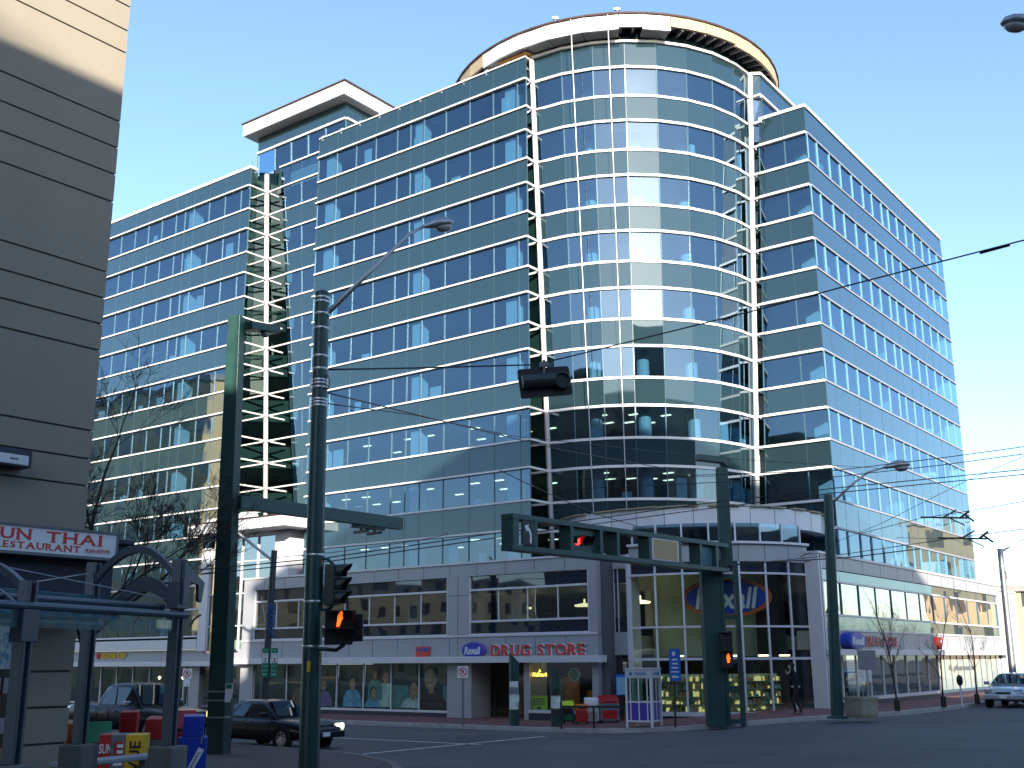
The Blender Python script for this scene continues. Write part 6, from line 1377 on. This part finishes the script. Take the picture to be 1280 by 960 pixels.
    for s_ in (-1, 1):
        for xw_ in st['wheels']:
            r_ = st['r']; wl = bpy.data.objects.new('wheel', None); COL.link(wl); wl.parent = t; wl.location = (xw_, s_ * (Wd - .10), r_); wl.rotation_euler = (R(-90) * s_, 0, 0)
            mb = MB(); mb.lathe([(r_ * .62, -.10), (r_ * .93, -.10), (r_, -.06), (r_, .06), (r_ * .93, .10), (r_ * .66, .105), (r_ * .64, .03)], 28); mb.build('tyre', M['tyre'], wl)
            mb = MB(); mb.lathe([(r_ * .64, .06), (r_ * .66, .10), (r_ * .60, .10), (r_ * .56, .05)], 24)
            for k in range(7):
                a_ = 2 * math.pi * k / 7; mb.beam((r_ * .1 * math.cos(a_), r_ * .1 * math.sin(a_), .07), (r_ * .6 * math.cos(a_), r_ * .6 * math.sin(a_), .085), r_ * .16, .03, up=(0, 0, 1))
            mb.lathe([(r_ * .16, .05), (r_ * .15, .10), (r_ * .05, .11)], 12); mb.build('rim', M['rim'], wl)
            ar = MB(); ar.lathe([(r_ * 1.16, -.02), (r_ * 1.16, .112), (r_ * 1.04, .114)], 24, Matrix.Translation((xw_, s_ * (Wd - .10), r_)) @ Matrix.Rotation(R(-90) * s_, 4, 'X'), caps=False); ar.build('wheel_arch', M['tyre'], t)
    xf = st['front']
    for s_ in (-1, 1):
        mb = MB(); c = Vector((xf - .02, s_ * Wd * .70, st['zl'])); mb.lathe([(.02, .03), (st['rl'] * .8, .02), (st['rl'], -.04), (st['rl'], -.2)][::-1], 16, frame(c, (0, s_, 0), (0, 0, 1)) @ Matrix.Rotation(0, 4, 'Z')) if False else mb.obox(c, (.05, 0, 0), (0, Wd * .19, 0), (0, 0, st['rl'])); mb.build('headlight', M['headlamp'] if lights == 'on' or (lights == 'one' and s_ > 0) else M['lens'] if lights != 'amber' else M['amber_lit'], t, bevel=.03)
        mb = MB(); c = Vector((st['mir'], s_ * (Wd + .10), st['zmir'])); mb.obox(c, (.06, 0, 0), (0, .11, 0), (0, 0, .07)); mb.beam(c, c - Vector((0, s_ * .2, .06)), .04, .04); mb.build('mirror', paint if st.get('mirp', True) else M['chrome'], t, bevel=.03)
        mb = MB()
        for xh in st['handles']: mb.obox((xh, s_ * (Wd + .005), st['zh']), (.09, 0, 0), (0, .015, 0), (0, 0, .015))
        mb.build('door_handle', M['chrome'], t)
        mb = MB()
        for xd in st['seams']: mb.box(xd - .006, xd + .006, s_ * (Wd * 1.0) - .012, s_ * (Wd * 1.0) + .003, .36, st['zh'] + .12)
        mb.build('door_seam', M['seam'], t)
    g = st['grille']; mb = MB(); mb.obox((xf + .012, 0, g[1]), (.03, 0, 0), (0, g[0], 0), (0, 0, g[2])); mb.build('grille', M['black'], t)
    if chrome_grille:
        mb = MB()
        for z in (g[1] - g[2], g[1], g[1] + g[2]): mb.obox((xf + .03, 0, z), (.025, 0, 0), (0, g[0] + .02, 0), (0, 0, .015))
        for y in (-g[0], 0, g[0]): mb.obox((xf + .031, y, g[1]), (.023, 0, 0), (0, .015, 0), (0, 0, g[2]))
        mb.build('grille_frame', M['chrome'], t)
    mb = MB(); mb.obox((xf - .02, 0, st['zbmp']), (.10, 0, 0), (0, Wd * .90, 0), (0, 0, .11)); mb.build('bumper', st.get('bump', paint), t, bevel=.05)
    mb = MB(); mb.obox((xf + .09, 0, st['zbmp']), (.006, 0, 0), (0, .15, 0), (0, 0, .06)); mb.build('number_plate', M['white'], t)
    return t
sedan = dict(w=1.80, body=[(-2.42, .50, .78, .70), (-2.36, .34, .88, .88), (-1.9, .26, .94, .97), (-1.2, .22, .93, 1), (0, .21, .91, 1), (.95, .22, .91, 1), (1.5, .25, .88, .985), (2.1, .28, .80, .93), (2.36, .32, .72, .86), (2.43, .40, .62, .74)],
    cabins=[dict(pts=((1.08, .91), (.26, 1.40), (-.90, 1.40), (-1.78, .94)), wb=.88, wr=.66, cuts=((.0, .44), (.49, .80), (.84, 1.0)))], wheels=(1.42, -1.38), r=.325, front=2.36, zl=.66, rl=.085, mir=.72, zmir=1.02, handles=(-.1, -1.05), zh=.80, seams=(.78, -.22, -1.15), grille=(.34, .64, .10), zbmp=.45)
gm = ground(353, 938); hd = math.atan2(-.6, .8)
hv_ = Vector((math.cos(hd), math.sin(hd), 0)); rv = Vector((hv_.y, -hv_.x, 0))
ctr = gm - rv * .82 - hv_ * 1.42; ctr.z = .0
car('parked_sedan', 'black sedan with a bright headlight passing behind the tall green pole', 'car', ctr, hd, M['paint_black'], sedan, 'one')
bpy.data.objects['parked_sedan'].name = 'black_sedan'
pick = dict(w=2.0, body=[(-2.85, .62, 1.18, .90), (-2.8, .50, 1.28, .97), (-1.0, .42, 1.28, 1), (-.2, .40, 1.22, 1), (1.0, .40, 1.20, 1), (1.4, .42, 1.18, .99), (2.3, .46, 1.08, .96), (2.7, .52, 1.0, .92), (2.76, .6, .9, .84)],
    cabins=[dict(pts=((1.25, 1.19), (.50, 1.88), (-.80, 1.90), (-1.05, 1.24)), wb=.90, wr=.72, cuts=((.0, .55), (.60, .95)))], wheels=(1.75, -1.75), r=.40, front=2.72, zl=.92, rl=.12, mir=.75, zmir=1.32, mirp=False, handles=(-.05,), zh=1.05, seams=(.9, -.35, -.98), grille=(.50, .90, .13), zbmp=.62)
Yt = 39.0; pc = at(186, 880, Yt); car('pickup_truck', 'dark pickup truck with chrome mirrors behind the newspaper boxes', 'pickup', Vector((pc.x - .3, Yt, 0)), hd + .05, M['paint_black'], pick, 'amber')
comp = dict(w=1.74, body=[(-2.2, .5, .85, .72), (-2.12, .34, .95, .9), (-1.6, .26, .98, .98), (-.8, .22, .97, 1), (.2, .22, .95, 1), (1.0, .24, .92, .99), (1.6, .27, .85, .95), (2.0, .30, .76, .88), (2.16, .36, .66, .76)],
    cabins=[dict(pts=((1.15, .93), (.25, 1.38), (-.95, 1.37), (-1.75, .97)), wb=.87, wr=.66, cuts=((.0, .46), (.51, .84)))], wheels=(1.35, -1.28), r=.31, front=2.12, zl=.70, rl=.07, mir=.75, zmir=1.0, handles=(-.15, -1.0), zh=.80, seams=(.75, -.2, -1.1), grille=(.3, .62, .04), zbmp=.46)
gf = ground(1237, 885); hs_ = -E2; hr = math.atan2(hs_.y, hs_.x); cc = gf + E2 * 2.1 - E1 * .62; cc.z = gz(cc.x, cc.y)
car('silver_car', 'silver compact sedan parked at the kerb, facing the crossing', 'car', cc, hr, M['paint_silver'], comp, 'off', False)
c2 = cc + E2 * 6.2; c2.z = gz(c2.x, c2.y); car('dark_car', 'dark car parked behind the silver car', 'car', c2, hr, M['paint_black'], comp, 'off', False)

# ------------------------------------------------------------------ person on the corner
def skin_mesh(name, verts, edges, radii, m, parent, sub=2, root=0):
    me = bpy.data.meshes.new(name); me.from_pydata(verts, edges, []); o = bpy.data.objects.new(name, me); COL.link(o); o.parent = parent; me.materials.append(m)
    md = o.modifiers.new('skin', 'SKIN'); sv = me.skin_vertices[0].data if me.skin_vertices else None
    if sv is None:
        return o
    for i, r_ in enumerate(radii): sv[i].radius = (r_ if isinstance(r_, tuple) else (r_, r_)); sv[i].use_root = (i == root)
    s_ = o.modifiers.new('sub', 'SUBSURF'); s_.levels = sub; s_.render_levels = sub; me.update(); return o
f = ground(997, 893, .15); ps = thing('person', 'person in black walking along the glass drum, head bent over raised hands', 'person', f, 0)
# built facing -X (left); y towards the viewer is negative
def body_graph():
    v = [(0, 0, .96), (-.01, 0, 1.15), (-.02, 0, 1.36), (-.05, 0, 1.50), (-.09, 0, 1.58), (-.13, 0, 1.68), (-.12, 0, 1.76)]
    e = [(0, 1), (1, 2), (2, 3), (3, 4), (4, 5), (5, 6)]; r_ = [(.155, .125), (.15, .115), (.17, .12), (.075, .07), (.055, .055), (.085, .10), (.07, .085)]
    for s_ in (-1, 1):
        o = len(v); v += [(-.02, s_ * .17, 1.41), (.04, s_ * .21, 1.16), (-.16, s_ * .13, 1.20), (-.24, s_ * .05, 1.36), (-.27, s_ * .035, 1.42)]; e += [(2, o), (o, o + 1), (o + 1, o + 2), (o + 2, o + 3), (o + 3, o + 4)]; r_ += [.075, .055, .045, .036, .03]
    for s_, kx, az, ax_ in ((-1, -.16, .10, .02), (1, .02, .12, .16)):
        o = len(v); v += [(-.0, s_ * .09, .88), (kx, s_ * .10, .49), (ax_ - (.10 if s_ < 0 else -.02), s_ * .09, .09), (ax_ - (.24 if s_ < 0 else .12), s_ * .10, .035)]; e += [(0, o), (o, o + 1), (o + 1, o + 2), (o + 2, o + 3)]; r_ += [.095, .066, .045, .04]
    return v, e, r_
v_, e_, r__ = body_graph(); bd = skin_mesh('body', v_, e_, r__, M['cloth'], ps)
def blob(name, c, r3, m, n=14, k=9, mi=0):
    mb = MB(); mb.loft([[(c[0] + r3[0] * math.sin(math.pi * j / k) * math.cos(a), c[1] + r3[1] * math.sin(math.pi * j / k) * math.sin(a), c[2] - r3[2] * math.cos(math.pi * j / k)) for a in [2 * math.pi * i / n for i in range(n)]] for j in range(1, k)]); return mb.build(name, m, ps, smooth=True, sub=1)
blob('face', (-.165, 0, 1.67), (.075, .075, .105), M['skin']); blob('hair', (-.105, 0, 1.735), (.115, .098, .105), M['hair'])
mb = MB(); mb.lathe([(.006, 0), (.016, .03), (.008, .06)], 8, frame((-.245, 0, 1.64), (0, 1, 0), (0, 0, 1))); mb.build('nose', M['skin'], ps)
mb = MB(); mb.box(-.243, -.236, -.045, -.02, 1.69, 1.70); mb.box(-.243, -.236, .02, .045, 1.69, 1.70); mb.build('eye', M['hair'], ps)
mb = MB(); mb.loft([[(-.01 + (.165 + .01 * j) * math.cos(a), .135 * math.sin(a), .955 + .05 * j) for a in [2 * math.pi * i / 16 for i in range(16)]] for j in range(2)]); mb.build('shirt_hem', M['pale'], ps)
mb = MB(); mb.obox((-.20, -.01, 1.50), (.012, 0, 0), (0, .06, 0), (.03, 0, .06)); mb.build('collar', M['pale'], ps)
for s_ in (-1, 1):
    mb = MB(); b0 = Vector((-.28, s_ * .03, 1.44)); mb.tube([b0 + Vector((.01, 0, -.03)), b0 + Vector((-.01, 0, .02)), b0 + Vector((-.02, 0, .05))], [.026, .036, .03], 8)
    for k in range(4): y = (k - 1.5) * .017; q = b0 + Vector((-.02, y, .045)); mb.tube([q, q + Vector((-.025, 0, .03)), q + Vector((-.015, -s_ * .02, .06 - .006 * abs(k - 1.5))), q + Vector((.005, -s_ * .03, .065))], [.010, .009, .008, .006], 6)
    q = b0 + Vector((.0, -s_ * .03, .0)); mb.tube([q, q + Vector((-.03, -s_ * .012, .02)), q + Vector((-.05, -s_ * .015, .045))], [.012, .010, .008], 6); mb.build('hand', M['skin'], ps, smooth=True)
for s_, dx in ((-1, -.12), (1, .10)):
    mb = MB(); rings = [[(dx + x, s_ * .095 + y * w_, z0_ + z * h_) for y, z in ((-1, 0), (1, 0), (1, .6), (.5, 1), (-.5, 1), (-1, .6))] for x, w_, h_, z0_ in ((.08, .035, .07, 0), (0, .045, .10, 0), (-.12, .05, .07, 0), (-.19, .03, .04, .005))]; mb.loft(rings); mb.build('shoe', pr('tan_shoe', (.25, .18, .1), .7), ps, sub=1, smooth=True)

# ------------------------------------------------------------------ overhead wires and ropes
def wire(label, pts, r_, name='overhead_wire', m='black', group='overhead wires over the crossing', sag=0.0):
    P = [at(*p) for p in pts]; out = []
    for a, b in zip(P, P[1:]):
        for k in range(6):
            t_ = k / 6; q = a.lerp(b, t_); q.z -= sag * 4 * t_ * (1 - t_); out.append(q)
    out.append(P[-1]); mb = MB(); mb.tube(out, r_, 5); o = mb.build(name, M[m], smooth=True); tag(o, label, 'wire', group); return o
wire('span wire from the tall pole to the hanging signal', [(410, 462, 20), (520, 460, 22), (668, 456, 24)], .018)
wire('span wire rising from the hanging signal into the open sky', [(668, 456, 24), (715, 445, 24), (945, 388, 22), (1060, 357, 21), (1285, 299, 19)], .016)
mb = MB(); a, b = at(1225, 316, 19.6), at(1262, 306, 19.2); mb.tube([a, b], .03, 6); tag(mb.build('wire_sleeve', M['black']), 'dark sleeve on the span wire in the open sky', 'wire sleeve')
wire('upper guy wire from the straps of the tall pole down to the right', [(405, 490, 20), (560, 528, 26), (700, 562, 33), (845, 588, 42)], .014)
wire('lower guy wire from the straps of the tall pole', [(405, 504, 20), (520, 519, 26), (640, 545, 34), (905, 573, 46), (1110, 586, 52)], .012)
wire('steep guy wire crossing behind the arrow sign', [(625, 588, 30), (664, 607, 31), (740, 641, 34), (905, 690, 43)], .014)
wire('upper trolley wire passing behind the tall pole', [(250, 712, 30), (410, 697, 31), (650, 662, 34), (860, 632, 36), (1045, 610, 36), (1290, 586, 34)], .016)
wire('lower trolley wire passing behind the tall pole', [(250, 718, 30), (410, 702, 31), (650, 668, 34), (860, 639, 36), (1045, 616, 36), (1290, 592, 34)], .016)
wire('upper wire of the trolley pair crossing under the lamp head', [(700, 600, 40), (1045, 588, 38), (1180, 572, 36), (1290, 557, 34)], .014)
wire('lower wire of the trolley pair crossing under the lamp head', [(700, 612, 40), (1045, 596, 38), (1180, 581, 36), (1290, 566, 34)], .014)
wire('trolley wire crossing low over the shield sign', [(905, 708, 44), (1060, 692, 42), (1190, 673, 40), (1290, 660, 38)], .014)
wire('slack feeder wire beside the gantry arm', [(770, 700, 38), (850, 708, 42), (905, 706, 44), (1060, 697, 44), (1150, 686, 44)], .022)
wire('cross wire rising steeply past the wire switches', [(1000, 696, 44), (1100, 655, 42), (1210, 600, 40), (1290, 566, 38)], .010)
wire('thin cross wire behind the wire switches', [(1075, 667, 42), (1150, 648, 41), (1215, 638, 40), (1290, 625, 38)], .012)
wire('thin wire sagging from the grey lamp', [(1120, 672, 46), (1190, 674, 46), (1230, 688, 48), (1290, 683, 48)], .010)
wire('thin wire running from the slim pole to the square post arm', [(343, 697, 46), (420, 690, 44), (520, 676, 42), (560, 668, 40)], .014)
wire('second thin wire running from the slim pole to the square post arm', [(343, 702, 46), (260, 716, 44), (180, 727, 42)], .012)
for label, cpx, cpy, Y in (('black wire switch with spread arms, the upper one', 1182, 647, 40), ('black star-shaped wire crossing, the lower one', 1205, 673, 39)):
    t = thing('wire_switch', label, 'wire switch'); c = at(cpx, cpy, Y); mb = MB()
    mb.beam(c + Vector((-.9, 0, .02)), c + Vector((.8, 0, -.02)), .05, .06); mb.build('bar', M['black'], t); mb = MB()
    mb.beam(c + Vector((-.1, 0, 0)), c + Vector((.45, .1, .28)), .05, .05); mb.beam(c + Vector((.1, 0, 0)), c + Vector((.55, -.3, -.32)), .04, .04); mb.beam(c + Vector((.55, 0, 0)), c + Vector((.95, .2, .25)), .06, .06); mb.beam(c + Vector((.7, 0, .1)), c + Vector((1.1, .2, -.12)), .05, .05); mb.build('arm', M['black'], t)
for label, tp_, bp_ in (('pale rope hanging down the curved glass, left of the two', (752, 9), 17.5), ('pale rope hanging down the curved glass, right of the two', (832, 9), 29.0)):
    a = W(CU - (RR + .03) * math.sin(R(bp_ + 1.0)), CV - (RR + .03) * math.cos(R(bp_ + 1.0)), 33.05)
    b = W(CU - (RR - 1.6) * math.sin(R(bp_ + 2)), CV - (RR - 1.6) * math.cos(R(bp_ + 2)), 8.9)
    mb = MB(); mb.tube([a + Vector((.1, .4, .05)), a, a.lerp(b, .33), a.lerp(b, .66), b], .022, 5); tag(mb.build('hanging_rope', M['white'], smooth=True), label, 'rope', 'ropes down the curved glass')
t = thing('roof_anchor', 'small anchor post on the ring roof over the white panels', 'roof anchor'); p = at(728, 13, 47); 
p = W(CU - (RR - .2) * math.sin(R(13)), CV - (RR - .2) * math.cos(R(13)), 33.05); mb = MB(); mb.tube([p, p + Vector((0, 0, .45))], .05, 6); mb.beam(p + Vector((-.15, 0, .3)), p + Vector((.15, 0, .3)), .1, .1); mb.build('post', M['steel'], t)
t2 = dup(t, (0, 0, 0), 0, 'small anchor post on the ring roof where the tan boards begin'); q = W(CU - (RR - .2) * math.sin(R(33)), CV - (RR - .2) * math.cos(R(33)), 33.05); t2.location = q - p
# ------------------------------------------------------------------ daylight
w = bpy.data.worlds.new('World'); scene.world = w; w.use_nodes = True
nt = w.node_tree; bg = nt.nodes['Background']
sky = nt.nodes.new('ShaderNodeTexSky'); sky.sky_type = 'NISHITA'; sky.sun_disc = False
sky.sun_elevation = R(SUN_EL); sky.sun_rotation = R(SUN_AZ); sky.altitude = 600; sky.air_density = 1.0; sky.dust_density = 1.3; sky.ozone_density = 2.6
nt.links.new(sky.outputs[0], bg.inputs[0]); bg.inputs[1].default_value = 0.13
sd = Vector((math.sin(R(SUN_AZ)) * math.cos(R(SUN_EL)), math.cos(R(SUN_AZ)) * math.cos(R(SUN_EL)), math.sin(R(SUN_EL))))
sl = bpy.data.lights.new('sun', 'SUN'); sl.energy = 4.2; sl.angle = R(.5); sl.color = (1, .90, .76)
so = bpy.data.objects.new('sun', sl); COL.link(so); so.rotation_euler = sd.to_track_quat('Z', 'Y').to_euler()
vs = scene.view_settings; vs.view_transform = 'Standard'; vs.look = 'None'; vs.exposure = 1.55; vs.gamma = 1; vs.use_curve_mapping = False
scene.render.engine = 'CYCLES'
cy = scene.cycles; cy.max_bounces = 9; cy.transparent_max_bounces = 24; cy.glossy_bounces = 4; cy.diffuse_bounces = 3; cy.sample_clamp_indirect = 6; cy.caustics_reflective = False; cy.caustics_refractive = False
